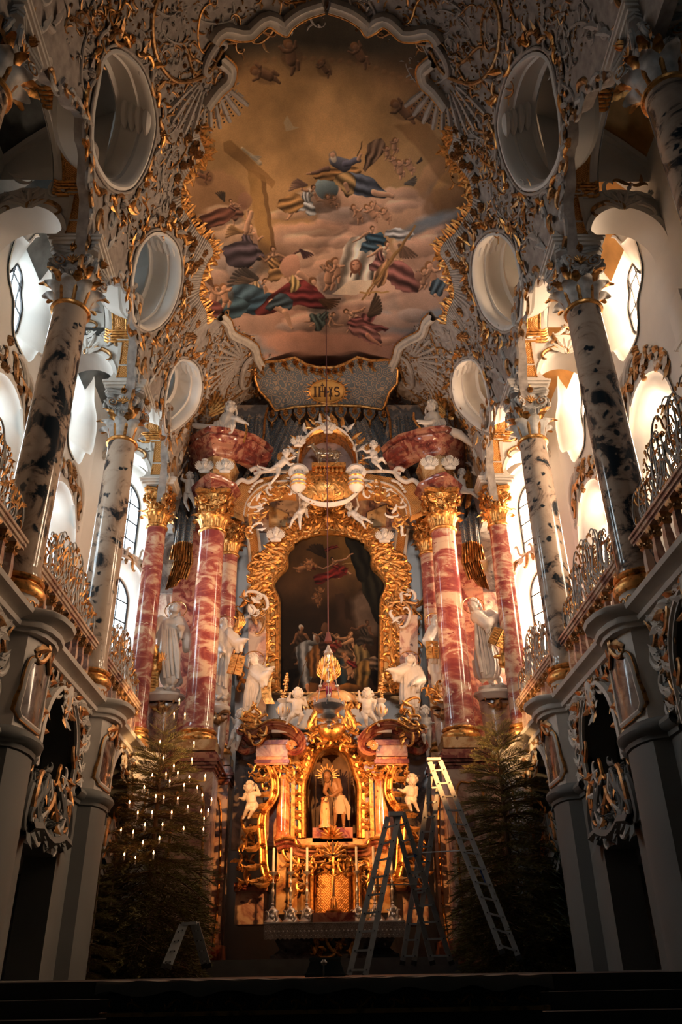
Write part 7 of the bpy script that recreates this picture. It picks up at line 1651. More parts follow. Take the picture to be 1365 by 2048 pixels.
def robe(b, Y, rows, depth=.62, folds=7, amp=.15, seed=1, dy=0.0):
    r = random.Random(seed); n = 46; ph = [r.uniform(0, 6.28) for _ in range(4)]; R = []
    R0 = smooth2([tuple(map(float, q)) for q in rows], 5)
    for i, (y, xl, xr) in enumerate(R0):
        A_ = at(xl, y, Y); B_ = at(xr, y, Y); c = (A_+B_)/2; w = abs(B_.x-A_.x)/2; t = i/(len(R0)-1); row = []
        for k in range(n):
            a = 2*PI*k/n; f = 1+amp*(.4+t)*(.6*math.sin(folds*a+ph[0]+1.6*t)+.4*math.sin((folds*2+1)*a+ph[1]-2*t)+.3*math.sin(3*a+ph[2]+4*t))
            row.append((c.x+w*f*math.cos(a), Y+dy+w*depth*f*math.sin(a)*1.1, c.z))
        R.append(row)
    b.grid(R, True); b.add(R[0], [tuple(range(n))]); b.add(R[-1], [tuple(range(n))[::-1]])
def statue(label, Y, hd, r, rows, armL, armR, feet, beard=0, face=(0, -1, -.3), halo=True, seed=1, extra=None, sash=True):
    H = at(*hd, Y-.08); f0 = at(*feet[0], Y)
    root = thing('statue', label, 'statue', (f0.x, Y, f0.z-.1), 'white stucco statues of the altar')
    b = MB(); head(b, H, r, face, beard); nk = at((rows[0][1]+rows[0][2])/2, rows[0][0], Y); b.cap(H-Vector((0, -.04, r*.5)), nk, r*.5, r*.62, 10)
    robe(b, Y, rows, seed=seed)
    for arm in (armL, armR):
        if not arm: continue
        P = [at(x, y, Y+d) for x, y, d in arm]; m = len(P)
        for i in range(m-1): b.cap(P[i], P[i+1], .20-.035*i, .165-.035*i if i < m-2 else .085, 10)
        # wide sleeve falling from the forearm
        e = P[-2]; q = P[-1]; mid = e.lerp(q, .55); b.cap(mid, mid+Vector((0, .02, -.26)), .10, .05, 8); b.cap(e, e+Vector((0, .02, -.22)), .13, .07, 8)
        hand(b, q, q-e, .055)
    for x, y in feet: p = at(x, y, Y-.1); b.cap(p+Vector((0, .12, .22)), p+Vector((0, .04, .04)), .09, .075, 8); b.cap(p+Vector((0, .02, .03)), p+Vector((0, -.2, -.02)), .075, .05, 8)
    for (pts, rad) in (extra or []): b.tube([at(x, y, Y+d) for x, y, d in pts], rad, 8)
    fuse(b, 'robed_figure', STATUE, root, .024, 1)
    curls(H, r, STATUE, root, face, 60, long=6 if beard else 4, seed=seed)
    q = MB(); rr = random.Random(seed)                               # mantle: raised folds slung across the body
    top, bot = rows[1], rows[-2]
    for k in range(6):
        t = k/5; a = (top[1]+(top[2]-top[1])*(.15+.6*t), top[0]+6+8*t); c = (bot[1]+(bot[2]-bot[1])*(.05+.95*((t*.7+.15+rr.uniform(-.1, .1)) % 1)), bot[0]-rr.uniform(0, 14)); m_ = ((a[0]+c[0])/2+rr.uniform(-5, 5), (a[1]+c[1])/2)
        wd = abs(at(top[2], top[0], Y).x-at(top[1], top[0], Y).x)*.30
        q.tube([at(*a, Y-wd*1.0), at(*m_, Y-wd*1.38), at(*c, Y-wd*1.15)], [.03, .065, .045], 7)
    keep(q.build('mantle_folds', STATUE), root)
    if halo: q = MB(); c = H+Vector((0, .12, .05)); q.tube([c+Vector((.30*math.cos(t), .10*math.sin(t), .30*math.sin(t))) for t in np.linspace(0, 2*PI, 29)], .014, 5, False); keep(q.build('halo', GOLD, ), root)
    return root
def book(root, px, py, Y, w, h, rot, name='open_book'):
    p = at(px, py, Y); R = Matrix.Rotation(rot, 3, 'Y'); 
    for s in (-1, 1): b = MB(); b.box(p+R @ Vector((s*w*.5, -.02*abs(s), 0)), (w, .05, h), R @ Matrix.Rotation(s*.3, 3, 'Z')); keep(b.build(name+'_leaf', GOLD, smooth=False), root)
    b = MB()
    for k in range(5): 
        for s in (-1, 1): b.box(p+R @ Vector((s*w*.5, -.09, h*(.32-.15*k))), (w*.6, .012, .018), R)
    keep(b.build(name+'_lines', OGOLD, smooth=False), root)
def pedestal(label, px, py, Y, wpx, bottom, mat=PINKM):
    p = at(px, py, Y); w = abs(at(px+wpx/2, py, Y).x-at(px-wpx/2, py, Y).x); zb = at(px, bottom, Y).z; r = thing('statue_console', label, 'console', (p.x, Y, zb), 'statue consoles')
    b = MB(); rows = []
    for k, z in ((.70, 0), (.74, .02), (.74, -.06), (.80, -.09), (.98, -.13), (1.0, -.19), (.94, -.22), (.86, -.26), (.80, -.32), (.72, -.34)): rows.append([(p.x+w/2*k*math.cos(t)*(1 if abs(math.cos(t)) < .8 else .92), Y+.05+w*.33*k*math.sin(t), p.z+z) for t in np.linspace(0, 2*PI, 32, endpoint=False)])
    b.grid(rows[::-1], True); b.add(rows[0], [tuple(range(32))]); keep(b.build('console_top', WHITE), r)
    b = MB(); rows = []
    for k, z in ((.70, -.34), (.66, -.5), (.60, -1.0), (.5, -1.5), (.46, zb-p.z)): rows.append([(p.x+w/2*k*math.cos(t), Y+.15+w*.28*k*math.sin(t), p.z+z) for t in np.linspace(0, 2*PI, 24, endpoint=False)])
    b.grid(rows[::-1], True); keep(b.build('console_body', mat), r)
    b = MB(); m_ = front(Y-w*.14); c = (p.x, p.z-.5); b.dome(m_, c, .13, .12, 9, .0, 1.2)
    for s2 in (-1, 1): scroll(b, m_, (c[0]+s2*.08, c[1]+.1), (c[0]+s2*.30, c[1]+.12), .05, 'C', s2 > 0, 16); b.leafm(m_, c, PI/2-s2*1.9, .3, .14, .4, s2, 2)
    keep(b.build('mask_ornament', SGOLD), r)
pedestal('white moulded console with gilded mask under the sword-bearing statue', 328, 1381, 20.9, 94, 1500)
pedestal('white moulded console with gilded mask under the right outer statue', 990, 1376, 20.9, 94, 1500)
pedestal('smaller white console right of the thick left red column', 438, 1404, 21.7, 52, 1490)
pedestal('smaller white console left of the thick right red column', 884, 1396, 21.7, 52, 1490)
s1 = statue('left outer white statue with upright sword, gilded book and eagle at his feet', 20.9, (350, 1220), .165, [(1238, 335, 350), (1243, 319, 359), (1256, 315, 362), (1272, 316, 359), (1300, 313, 358), (1325, 312, 359), (1345, 320, 361), (1364, 323, 366), (1372, 327, 358)],
   [(320, 1244, 0), (310, 1259, -.05), (299, 1268, -.2)], [(358, 1245, 0), (369, 1262, 0), (360, 1254, -.25)], [(332, 1378), (345, 1379)], face=(.45, -.8, .5), seed=3, extra=[([(369, 1262, 0), (376, 1280, .05), (374, 1300, .05), (369, 1305, .03)], [.12, .17, .13, .03])])
b = MB(); p0 = at(336, 1192, 21.1); p1 = at(340, 1240, 21.0); b.bar(p0, p1, .09, .03); keep(b.build('sword_blade', SILVER, smooth=False), s1)
book(s1, 301, 1365, 20.7, .20, .55, -.05)
p = at(310, 1333, 20.85); b = MB(); b.ell(p, (.22, .18, .34), n=12, k=8); b.cap(p+Vector((0, -.1, .25)), p+Vector((-.04, -.2, .48)), .12, .09, 8); b.cap(p+Vector((-.05, -.22, .5)), p+Vector((-.2, -.3, .44)), .06, .02, 6); b.cap(p+Vector((0, 0, -.3)), p+Vector((.1, -.1, -.62)), .14, .10); fuse(b, 'eagle_body', GOLD, s1, .03)
wings((p.x-.05, p.z), 7, .55, .7, GOLD, s1, 20.75, (-1,), .5, 'eagle_wing'); wings((p.x+.05, p.z-.15), 6, .45, 1.2, GOLD, s1, 20.7, (1,), .8, 'eagle_wing')
s2 = statue('bearded white statue holding an open gilded book, between the left red columns', 21.7, (447, 1249), .145, [(1259, 440, 453), (1264, 435, 461), (1286, 433, 468), (1305, 430, 464), (1323, 429, 461), (1350, 428, 458), (1377, 427, 455), (1390, 429, 459)],
   [(438, 1268, 0), (434, 1290, -.2), (446, 1300, -.45)], [(459, 1268, 0), (476, 1287, -.2), (489, 1281, -.4)], [(437, 1398), (449, 1399)], 1, (.6, -.8, -.1), seed=5)
book(s2, 473, 1330, 21.2, .2, .55, .2)
p = at(473, 1262, 21.6); b = MB(); b.cap(p, p+Vector((.03, 0, .35)), .12, .05, 8); b.cap(p+Vector((.03, 0, .35)), p+Vector((-.08, -.05, .42)), .05, .02, 6); keep(b.build('gilded_bird', GOLD), s2); wings((p.x, p.z), 5, .4, .9, GOLD, s2, 21.55, (1,), .5, 'gilded_wing')
s3 = statue('white robed statue stretching both arms towards the left side of the painting', 21.7, (507, 1321), .15, [(1331, 501, 514), (1336, 497, 521), (1354, 495, 529), (1375, 491, 527), (1398, 487, 522), (1420, 485, 512), (1438, 484, 504)],
   [(516, 1340, 0), (528, 1348, -.2), (541, 1339, -.3)], [(512, 1344, -.1), (526, 1356, -.3), (538, 1346, -.45)], [(490, 1440), (500, 1441)], .7, (.8, -.5, -.2), seed=7)
b = MB(); b.grid([[at(x+dx, y, 21.4+.08*math.sin(k*2)) for k, (x, y) in enumerate(((540, 1350), (536, 1370), (538, 1395), (545, 1408)))] for dx in (-14, -8, 0, 6)]); keep(b.build('gilded_stole', GOLD), s3)
s4 = statue('right outer white statue holding gilded books, gilded child at his hip', 20.9, (949, 1211), .165, [(1222, 944, 962), (1227, 947, 980), (1252, 950, 991), (1277, 952, 985), (1309, 950, 997), (1333, 952, 1002), (1350, 956, 1000), (1360, 960, 994)],
   [(955, 1234, -.1), (975, 1248, -.35), (1002, 1231, -.2)], [(982, 1232, 0), (1004, 1250, 0), (1003, 1262, -.25)], [(985, 1372), (1003, 1372)], 1, (-.55, -.8, -.45), seed=9, extra=[([(1000, 1232, .05), (1013, 1250, .05), (1022, 1275, .08), (1024, 1286, .08)], [.12, .15, .14, .04]), ([(952, 1320, .1), (958, 1350, .15), (968, 1366, .15)], [.12, .14, .04])])
book(s4, 998, 1276, 20.4, .22, .5, .5)
p = at(1008, 1312, 20.55); b = MB(); head(b, p+Vector((.1, -.1, .3)), .11); b.cap(p+Vector((.05, 0, .15)), p+Vector((-.03, 0, -.2)), .15, .14); b.cap(p+Vector((0, 0, -.2)), p+Vector((.25, -.1, -.4)), .12, .07); b.cap(p+Vector((.25, -.1, -.4)), p+Vector((.42, -.1, -.3)), .07, .05); b.cap(p, p+Vector((-.25, -.1, -.05)), .08, .05); fuse(b, 'gilded_child', GOLD, s4, .022)
s5 = statue('white statue in a short tunic with gilded book, between the right red columns', 21.7, (873, 1243), .145, [(1253, 867, 880), (1257, 862, 888), (1286, 855, 888), (1300, 857, 887), (1314, 859, 889), (1335, 858, 893), (1348, 860, 892)],
   [(868, 1262, 0), (856, 1282, -.2), (862, 1288, -.45)], [(884, 1262, 0), (890, 1280, -.1), (878, 1290, -.35)], [(870, 1374), (888, 1372)], 1, (-.3, -.9, .0), seed=11, extra=[([(870, 1348, 0), (871, 1372, 0)], [.13, .09]), ([(883, 1348, 0), (886, 1370, 0)], [.13, .09])])
book(s5, 865, 1300, 21.2, .17, .5, 0, 'gilded_casket')
field('gilded_cloud', front(21.2), fp(21.2, [(850, 1375), (892, 1372), (894, 1392), (870, 1405), (850, 1392)]), (), 10, .3, (GOLD,), s5, 77, .05, .5, .8)
s6 = statue('white statue looking up beside the right edge of the painting, one arm out', 21.7, (821, 1321), .15, [(1331, 814, 828), (1336, 806, 834), (1366, 801, 841), (1395, 799, 839), (1415, 806, 838), (1432, 816, 836)],
   [(810, 1340, 0), (797, 1345, -.15), (783, 1341, -.3)], [(832, 1342, 0), (842, 1360, -.1), (830, 1366, -.35)], [(820, 1440), (832, 1440)], 0, (-.4, -.7, .6), seed=13)
# ---------------- the two large angels seated on the marble cornices
def big_angel(label, Y, H, r, chest, pel, armA, armB, legA, legB, wp, prop, seed):
    P = at(*pel, Y); root = thing('angel_statue', label, 'angel', (P.x, Y, P.z-.2), 'white angels on the cornices'); b = MB(); h = at(*H, Y-.1); c = at(*chest, Y); head(b, h, r, (0, -1, -.4)); b.cap(h-Vector((0, 0, r*.6)), c+Vector((0, 0, .1)), r*.5, r*.6)
    b.cap(c, P, .26, .28, 12); b.cap(c+Vector((-.16, 0, .02)), c+Vector((.16, 0, .02)), .12, .12)
    for arm in (armA, armB):
        Q = [at(x, y, Y+d) for x, y, d in arm]; b.cap(Q[0], Q[1], .13, .10); b.cap(Q[1], Q[2], .10, .06); hand(b, Q[2], Q[2]-Q[1], .05)
    for leg in (legA, legB):
        Q = [at(x, y, Y+d) for x, y, d in leg]; b.cap(Q[0], Q[1], .21, .15); b.cap(Q[1], Q[2], .14, .075); t = (Q[2]-Q[1]).normalized(); b.cap(Q[2], Q[2]+t*.12+Vector((0, -.08, -.04)), .06, .04)
    fuse(b, 'body', STATUE, root, .024, 2); curls(h, r, STATUE, root, (0, -1, -.4), 50, seed=seed, long=2)
    q = MB()
    for k in range(9): a = P+Vector((-.28+.07*k, -.2, .18+.04*math.sin(k))); q.tube([a, a+Vector((.03*math.sin(k), -.06, -.2)), a+Vector((.05*math.cos(k*2), .02, -.42))], [.05, .06, .03], 6)
    keep(q.build('drapery', STATUE), root)
    w = at(*wp, Y+.25)
    for s in (-1, 1):
        q = MB()
        for k in range(8): q.leafm(front(Y+.15+.1*(s > 0)), (w.x+.05*s, w.z-.1+.04*k), PI/2-s*(1.45-.2*k), .6+.03*k, .17, .35, s*.5, 1, .02*k)
        keep(q.build('wing', GOLD), root)
    q = MB(); q.tube([at(x, y, Y-.2) for x, y in prop], .035, 6); keep(q.build('staff_ribbon', GOLD), root)
big_angel('large white angel with golden wings reclining on the left marble cornice, arm stretched right', 20.3, (461, 818), .19, (456, 840), (450, 862), [(452, 838, 0), (474, 838, -.2), (491, 846, -.2)], [(448, 842, 0), (436, 850, -.2), (432, 862, -.3)], [(448, 862, -.1), (424, 858, -.15), (384, 850, 0)], [(450, 864, -.1), (418, 866, 0), (402, 876, .1)], (415, 826), [(491, 846), (494, 860), (488, 885)], 21)
big_angel('large white angel with golden wings seated on the right marble cornice, holding a curved ribbon', 20.3, (864, 815), .19, (866, 838), (868, 858), [(860, 838, 0), (852, 846, -.3), (842, 843, -.35)], [(874, 840, 0), (862, 846, -.3), (846, 846, -.35)], [(872, 860, -.1), (918, 868, -.15), (949, 892, 0)], [(872, 862, -.1), (900, 862, 0), (925, 872, .1)], (894, 832), [(828, 826), (828, 838), (835, 850), (843, 858)], 22)
# ---------------- the lamb on the book
p = at(654, 908, 20.7); z0 = at(654, 928, 20.7).z; lb = thing('lamb_statue', 'silver-gilt lamb standing on the golden book rest inside the roundel', 'lamb statue', (p.x, 20.7, z0)); b = MB()
LM = simple('silver_gilt_fleece', (.42, .34, .25), .3, .85, .3, 12); P = lambda x, y, z: Vector((p.x+x*1.22, 20.7+y*1.2, z0+z*1.22))
b.ell(P(.0, 0, .30), (.30, .13, .14), n=14, k=8); b.ell(P(-.2, 0, .32), (.14, .13, .15), n=10, k=7); b.ell(P(.22, 0, .30), (.13, .13, .14), n=10, k=7); b.cap(P(-.24, 0, .36), P(-.36, -.02, .54), .10, .07); b.cap(P(-.36, -.02, .55), P(-.47, -.04, .50), .065, .035); 
for s in (-1, 1): b.cap(P(-.35, s*.05, .58), P(-.31, s*.12, .55), .02, .015, 6)
for x, s, k in ((-.2, -1, 1), (-.14, 1, 1), (.22, -1, -1), (.28, 1, -1)):
    if k > 0: b.cap(P(x, s*.06, .22), P(x-.01, s*.06, .10), .05, .028, 8); b.cap(P(x-.01, s*.06, .10), P(x, s*.06, .0), .028, .024, 8)
    else: b.cap(P(x, s*.06, .26), P(x-.03, s*.06, .14), .07, .04, 8); b.cap(P(x-.03, s*.06, .14), P(x+.03, s*.06, .08), .035, .025, 8); b.cap(P(x+.03, s*.06, .08), P(x+.01, s*.06, .0), .025, .022, 8)
b.cap(P(.33, 0, .36), P(.38, 0, .26), .03, .02, 6); fuse(b, 'fleece_body', LM, lb, .016, 1); b = MB(); r_ = random.Random(4)
for k in range(90): a = r_.uniform(0, 6.28); x = r_.uniform(-.28, .32); b.ell(P(x, -.135*math.cos(a)*math.sqrt(max(0, 1-(x/.34)**2)), .30+.145*math.sin(a)*math.sqrt(max(0, 1-(x/.34)**2))), r_.uniform(.02, .032), n=5, k=4)
keep(b.build('wool_curls', LM), lb)['kind'] = 'stuff'; b = MB(); b.tube([P(-.40, 0, .60), P(-.37, 0, .66)], .01, 5); keep(b.build('horn_ray', GOLD), lb)
# ---------------- the bound figure in the niche
Y = 21.45; g = lambda x, y, d=0: at(x, y, Y+d)
ch = thing('devotional_figure', 'painted wooden figure bound to a marble pillar with golden rays, inside the niche', 'statue', (.2, Y, g(686, 1656).z))
b = MB(); H = g(655, 1552, -.12); head(b, H, .115, (-.25, -1, -.35), .5); b.cap(H+Vector((.05, .05, -.08)), g(664, 1564), .06, .075); b.cap(g(666, 1568), g(677, 1592), .155, .125, 12); b.cap(g(655, 1568, -.02), g(676, 1562, .02), .085, .085)
b.cap(g(677, 1563), g(682, 1580, -.05), .068, .055); b.cap(g(682, 1580, -.05), g(665, 1592, -.25), .052, .036); hand(b, g(665, 1592, -.25), (-1, -.2, -.1), .032)
b.cap(g(653, 1568, -.05), g(650, 1584, -.1), .066, .053); b.cap(g(650, 1584, -.1), g(657, 1592, -.28), .05, .036); hand(b, g(658, 1592, -.28), (1, -.2, -.2), .032)
for hp, k, f in (((676, 1600), (672, 1625), (669, 1652)), ((683, 1600), (687, 1626), (688, 1653))): b.cap(g(*hp), g(*k, -.08), .098, .066, 10); b.cap(g(*k, -.08), g(*f), .062, .036, 10); b.cap(g(*f), g(f[0], f[1]+2, -.16), .04, .028, 8)
fuse(b, 'body', SKIN, ch, .014, 2)
q = MB(); r_ = random.Random(2)
for k in range(60): a = r_.uniform(-PI, PI); e = r_.uniform(-.3, 1.5); x, y_, z = math.cos(e)*math.sin(a), math.cos(e)*math.cos(a), math.sin(e); \
    (q.ell(H+Vector((x, y_, z*1.1+.1))*.115, .03, n=5, k=4) if y_ > -.35 or z > .7 else None)
for k in range(8): s = -1 if k % 2 else 1; q.tube([H+Vector((s*.1, .02*k*.3, .0)), H+Vector((s*.12, .0, -.12)), H+Vector((s*.1, -.03, -.26))], [.03, .032, .008], 6)
keep(q.build('hair', HAIRM), ch)
q = MB(); n = 24; c = g(680, 1600); rows = [[c+Vector((w_*math.cos(2*PI*k/n)*(1+.06*math.sin(7*k)), w_*.8*math.sin(2*PI*k/n), z)) for k in range(n)] for z, w_ in ((.10, .145), (0, .17), (-.12, .19), (-.25, .20), (-.36, .19+.0))]; q.grid(rows, True); q.tube([g(690, 1598, -.1), g(697, 1615, -.1), g(698, 1640, -.05)], [.05, .07, .03], 7); keep(q.build('loincloth', simple('gilt_white_loincloth', (.42, .33, .23), .6)), ch)
q = MB()
for k in range(15):
    a = PI*(-.05+1.1*k/14); d = Vector((math.cos(a), 0, math.sin(a))); q.bar(H+d*.12+Vector((0, .05, 0)), H+d*(.32 if k % 2 else .25)+Vector((0, .06, 0)), .03, .012)
keep(q.build('golden_rays', GOLD, smooth=False), ch)
q = MB(); p = g(653, 1655, -.2); q.lathe([(.16, 0), (.16, .06), (.13, .10), (.125, .35), (.10, .62), (.09, .68), (.10, .72), (.06, .74)], (p.x-.03, p.y, p.z-.02), 20); keep(q.build('marble_pillar', ORM), ch)
q = MB(); q.tube([g(660, 1590, -.3), g(650, 1594, -.42), g(646, 1602, -.25), g(656, 1604, -.38), g(661, 1594, -.3)], .014, 5); keep(q.build('rope', BARK), ch)
# ---------------- sanctuary lamp on its long cord
Y = 18.6; tp = at(650, 619, Y); bt = at(657, 1268, Y); lampx = at(657, 1268, Y).x
lm_ = thing('sanctuary_lamp', 'silver sanctuary lamp hanging on a long dark red cord in front of the altar painting', 'hanging lamp', (lampx, Y, at(657, 1440, Y).z))
zc = float(np.interp(0, VX, VZ)); b = MB(); b.tube([(lampx, Y, zc), (lampx, Y, bt.z)], .016, 6); keep(b.build('cord', ROPEM), lm_)
Z = lambda y: at(657, y, Y).z
b = MB(); b.lathe([(.01, Z(1262)), (.05, Z(1268)), (.07, Z(1275)), (.10, Z(1284)), (.02, Z(1286))], (lampx, Y, 0), 14); keep(b.build('tassel_knob', ROPEM), lm_)
b = MB(); b.lathe([(.02, Z(1290)), (.05, Z(1297)), (.09, Z(1302)), (.12, Z(1308)), (.05, Z(1311)), (.03, Z(1316))], (lampx, Y, 0), 18); keep(b.build('crown', SILVER), lm_)
b = MB(); b.lathe([(.26, Z(1402)), (.30, Z(1406)), (.36, Z(1412)), (.30, Z(1419)), (.20, Z(1424)), (.13, Z(1427)), (.20, Z(1432)), (.16, Z(1438)), (.07, Z(1441)), (.09, Z(1444)), (.03, Z(1449)), (.05, Z(1453)), (.01, Z(1459))], (lampx, Y, 0), 28, lob=9, la=.03); keep(b.build('bowl', SILVER), lm_)
b = MB(); b.lathe([(.055, Z(1398)), (.075, Z(1384)), (.07, Z(1374))], (lampx, Y, 0), 14); keep(b.build('red_glass', simple('ruby_glass', (.25, .01, .04), .08)), lm_)
b = MB(); b.lathe([(.12, Z(1402)), (.14, Z(1399)), (.06, Z(1396))], (lampx, Y, 0), 16); keep(b.build('lamp_holder', SILVER), lm_)
for k in range(3):
    a = 2*PI*k/3+.5; b = MB(); m_ = 34; tp_ = Vector((lampx+.08*math.cos(a), Y+.08*math.sin(a), Z(1308))); bo = Vector((lampx+.32*math.cos(a), Y+.32*math.sin(a), Z(1408)))
    for j in range(m_): c = tp_.lerp(bo, j/(m_-1)); b.ell(c, (.013, .013, .022), n=5, k=4)
    keep(b.build('chain', SILVER), lm_); b = MB(); c = tp_.lerp(bo, .62); b.ell(c, .045, n=10, k=7); keep(b.build('chain_ball', SILVER), lm_)
    b = MB(); mq = lambda u, v, h=0, a=a: Vector((lampx+(.34+h)*math.cos(a+u), Y+(.34+h)*math.sin(a+u), Z(1412)+v)); scroll(b, mq, (-.1, -.05), (.1, .22), .04, 'S', False, 16); b.leafm(mq, (0, 0), PI/2, .2, .3, .5); keep(b.build('handle_scroll', SILVER), lm_)
# ================================================================ FIRS, CANDLES, LADDERS, FOREGROUND
def bough(seed, bare=False):
    r = np.random.RandomState(seed); V = []; Fc = []; st = MB()
    def needles(p, q, L, n):
        p = np.array(p); q = np.array(q); t = (q-p)/(np.linalg.norm(q-p)+1e-9)
        a = np.cross(t, [0, 0, 1.]); a /= np.linalg.norm(a)+1e-9; b = np.cross(a, t)
        for k in range(n):
            o = p+(q-p)*(k+.5)/n; an = r.uniform(-.35, PI+.35); d = a*math.cos(an)+b*abs(math.sin(an))*.8; d = d*.8+t*.75; d /= np.linalg.norm(d); s = np.cross(d, t); s = s/(np.linalg.norm(s)+1e-9)*.0045; e = o+d*L*r.uniform(.8, 1.15); i = len(V)
            V.extend([o-s, o+s, e+s*.4, e-s*.4]); Fc.append((i, i+1, i+2, i+3))
    sp = lambda t: (t, 0.0, .18*t-.30*t*t)
    N_ = 9 if not bare else 3
    st.tube([sp(t) for t in np.linspace(0, 1, 7)], [.016, .014, .012, .010, .008, .006, .004], 4)
    for k in range(10): needles(sp(k/10), sp((k+1)/10), .055, 10 if k > 1 else 3)
    for k in range(N_):
        t = .18+.74*k/N_
        for s in (-1, 1):
            L = (.50*(1-t)+.16)*r.uniform(.8, 1.15); p = sp(t); q = (p[0]+L*.75, s*L*.75, p[2]+r.uniform(-.10, .06)*L*2); st.tube([p, q], [.006, .003], 3, False); needles(p, q, .05, int(10+L*34))
            if L > .25:
                for s3 in (-1, 1): m_ = tuple(p[i]+(q[i]-p[i])*.5 for i in range(3)); q2 = (m_[0]+L*.42, m_[1]+s3*L*.22+s*L*.05, m_[2]-.02); needles(m_, q2, .045, 11)
    st.add([tuple(v) for v in V], Fc); st.m = [0]*(len(st.m)-len(Fc))+[1]*len(Fc); return st.build('bough', [BARK, NEEDLE], smooth=False)
BH = [bough(k) for k in range(4)]; BHB = bough(9, True); BUSED = set()
def fir(label, tip, base_z, R, group, seed, top_open=.16, n_whorl=19, squash=1.0):
    H = tip.z-base_z; t = thing('fir_tree', label, 'tree', (tip.x, tip.y, base_z), group); r = random.Random(seed)
    b = MB(); b.tube([(0, 0, 0), (0, 0, H*.5), (0, 0, H)], [H*.012+.01, H*.008+.008, .008], 7); b.build('trunk', BARK, t)
    for w in range(n_whorl):
        u = ((w+.45)/n_whorl)**.9; z = H*(1-u)*.985; L = R*(.20+.80*min(1, u/.70)); k_ = 4 if u < .06 else (6 if u < top_open else 8)
        for k in range(k_):
            src = BHB if u < top_open*.8 else BH[(w+k) % 4]; a = 2*PI*k/k_+w*1.3+r.uniform(-.2, .2)
            o = src if src.name not in BUSED else src.copy()
            if src.name in BUSED: COL.objects.link(o)
            BUSED.add(src.name); o.parent = t; o.location = (0, 0, z); s = L*r.uniform(.85, 1.12); el = 1.0-1.35*min(1, (u*1.5)**.7)
            o.rotation_euler = (r.uniform(-.3, .3), -el, a); o.scale = (s*(squash if abs(math.cos(a)) > .7 else 1), s*.95, s)
    return t
TY = 18.5; tipL = at(333, 1418, TY); tipR = at(987, 1424, TY); FZ = 1.55
fir('tall fir tree carrying lit candles, left of the altar', tipL, FZ, 1.62, 'tall firs', 1)
fir('tall dark fir tree without candles, right of the altar behind the ladder', tipR, FZ, 1.62, 'tall firs', 2, .12)
for (px, py, Y, R, lb, zb) in ((206, 1688, 16.9, .55, 'small fir in shadow left of the candle-lit tree by the pier', FZ), (560, 1425, 21.9, .42, 'small fir sprig behind the left urn on the altar top', 6.6), (806, 1372, 21.9, .42, 'small fir sprig behind the right urn on the altar top', 6.6), (232, 1712, 17.3, .45, 'lowest small fir beside the left pier', FZ)):
    fir(lb, at(px, py, Y), zb, R, 'small firs', int(px), .0, 9)
# leafy shrub by the right pier
sp_ = at(1128, 1640, 16.6); sh = thing('leafy_shrub', 'dark broad-leaved shrub standing by the right pier', 'shrub', (sp_.x, 16.6, FZ)); r = random.Random(3)
b = MB(); b.tube([(0, 0, 0), (0, 0, sp_.z-FZ-.2)], [.03, .012], 6); b.build('stem', BARK, sh)
lf = MB(); lf.leafm(plane_map((0, 0, 0), (1, 0, 0), (0, 1, 0)), (0, 0), 0, .16, .05, .2, .2, 1, 0, 4); l0 = lf.build('leaf', simple('dark_green_leaf', (.03, .045, .02), .5), sh); first = True
for k in range(170):
    z = r.uniform(.5, sp_.z-FZ); a = r.uniform(0, 6.28); rr = r.uniform(.05, .34*(1.1-z/(sp_.z-FZ+.4))+.1); o = l0 if first else l0.copy()
    if not first: COL.objects.link(o)
    first = False; o.location = (rr*math.cos(a), rr*math.sin(a), z); o.rotation_euler = (r.uniform(-.5, .5), -r.uniform(.2, 1.1), a)
# candles on the tree
c0 = thing('tree_candle', 'small lit candle with glowing flame on the left fir tree', 'candle', (0, 0, 0), 'candles on the left fir')
b = MB(); b.lathe([(.018, -.09), (.018, 0), (.004, .003)], n=8); b.build('candle_stick', WAX, c0)
b = MB(); b.lathe([(.002, .0), (.013, .018), (.015, .032), (.008, .055), (.001, .075)], n=8); b.build('flame', FLAME, c0)
b = MB(); b.lathe([(.03, -.085), (.032, -.08), (.012, -.10)], n=8); b.build('clip', SILVER, c0)
CP = [(717,15),(675,125),(762,130),(561,352),(835,358),(588,478),(818,492),(500,620),(610,610),(673,545),(705,600),(797,635),(926,625),(640,668),(755,700),(862,718),(435,718),(528,790),(592,798),(705,805),(902,780),(977,815),(316,838),(383,922),(498,920),(656,918),(785,875),(895,908),(950,903),(916,968),(440,1018),(582,1016),(752,1048),(911,1053),(248,1058),(346,1078),(557,1128),(424,1162),(510,1245),(362,1288),(275,1255)]
CP.sort(key=lambda q: q[1])
T_ = 'first second third fourth fifth sixth seventh eighth ninth tenth eleventh twelfth thirteenth fourteenth fifteenth sixteenth seventeenth eighteenth nineteenth'.split(); ORD = T_+['twentieth']+['twenty-'+q for q in T_[:9]]+['thirtieth']+['thirty-'+q for q in T_[:9]]+['fortieth', 'forty-first', 'forty-second']
for i, (x, y) in enumerate(CP):
    px, py = 180+x/4.015, 1400+y/4.015; zz = at(px, py, TY).z; u = max(0, (tipL.z-zz)/(tipL.z-FZ)); Rr = 1.62*(.16+.80*min(1, (max(u, 0))**1.1/.70)); dx = at(px, py, TY).x-tipL.x
    dd = math.sqrt(max(0, Rr*Rr-dx*dx))*.93+.03; p = at(px, py, TY-dd); o = c0 if i == 0 else copy_tree(c0); o.location = (p.x, p.y, p.z+.01)
    o['label'] = 'lit candle on the left fir tree, %s from the top, %s' % (ORD[i], 'at the trunk' if abs(dx) < .12 else ('left of the trunk' if dx < 0 else 'right of the trunk'))
    o['group'] = 'candles on the left fir'
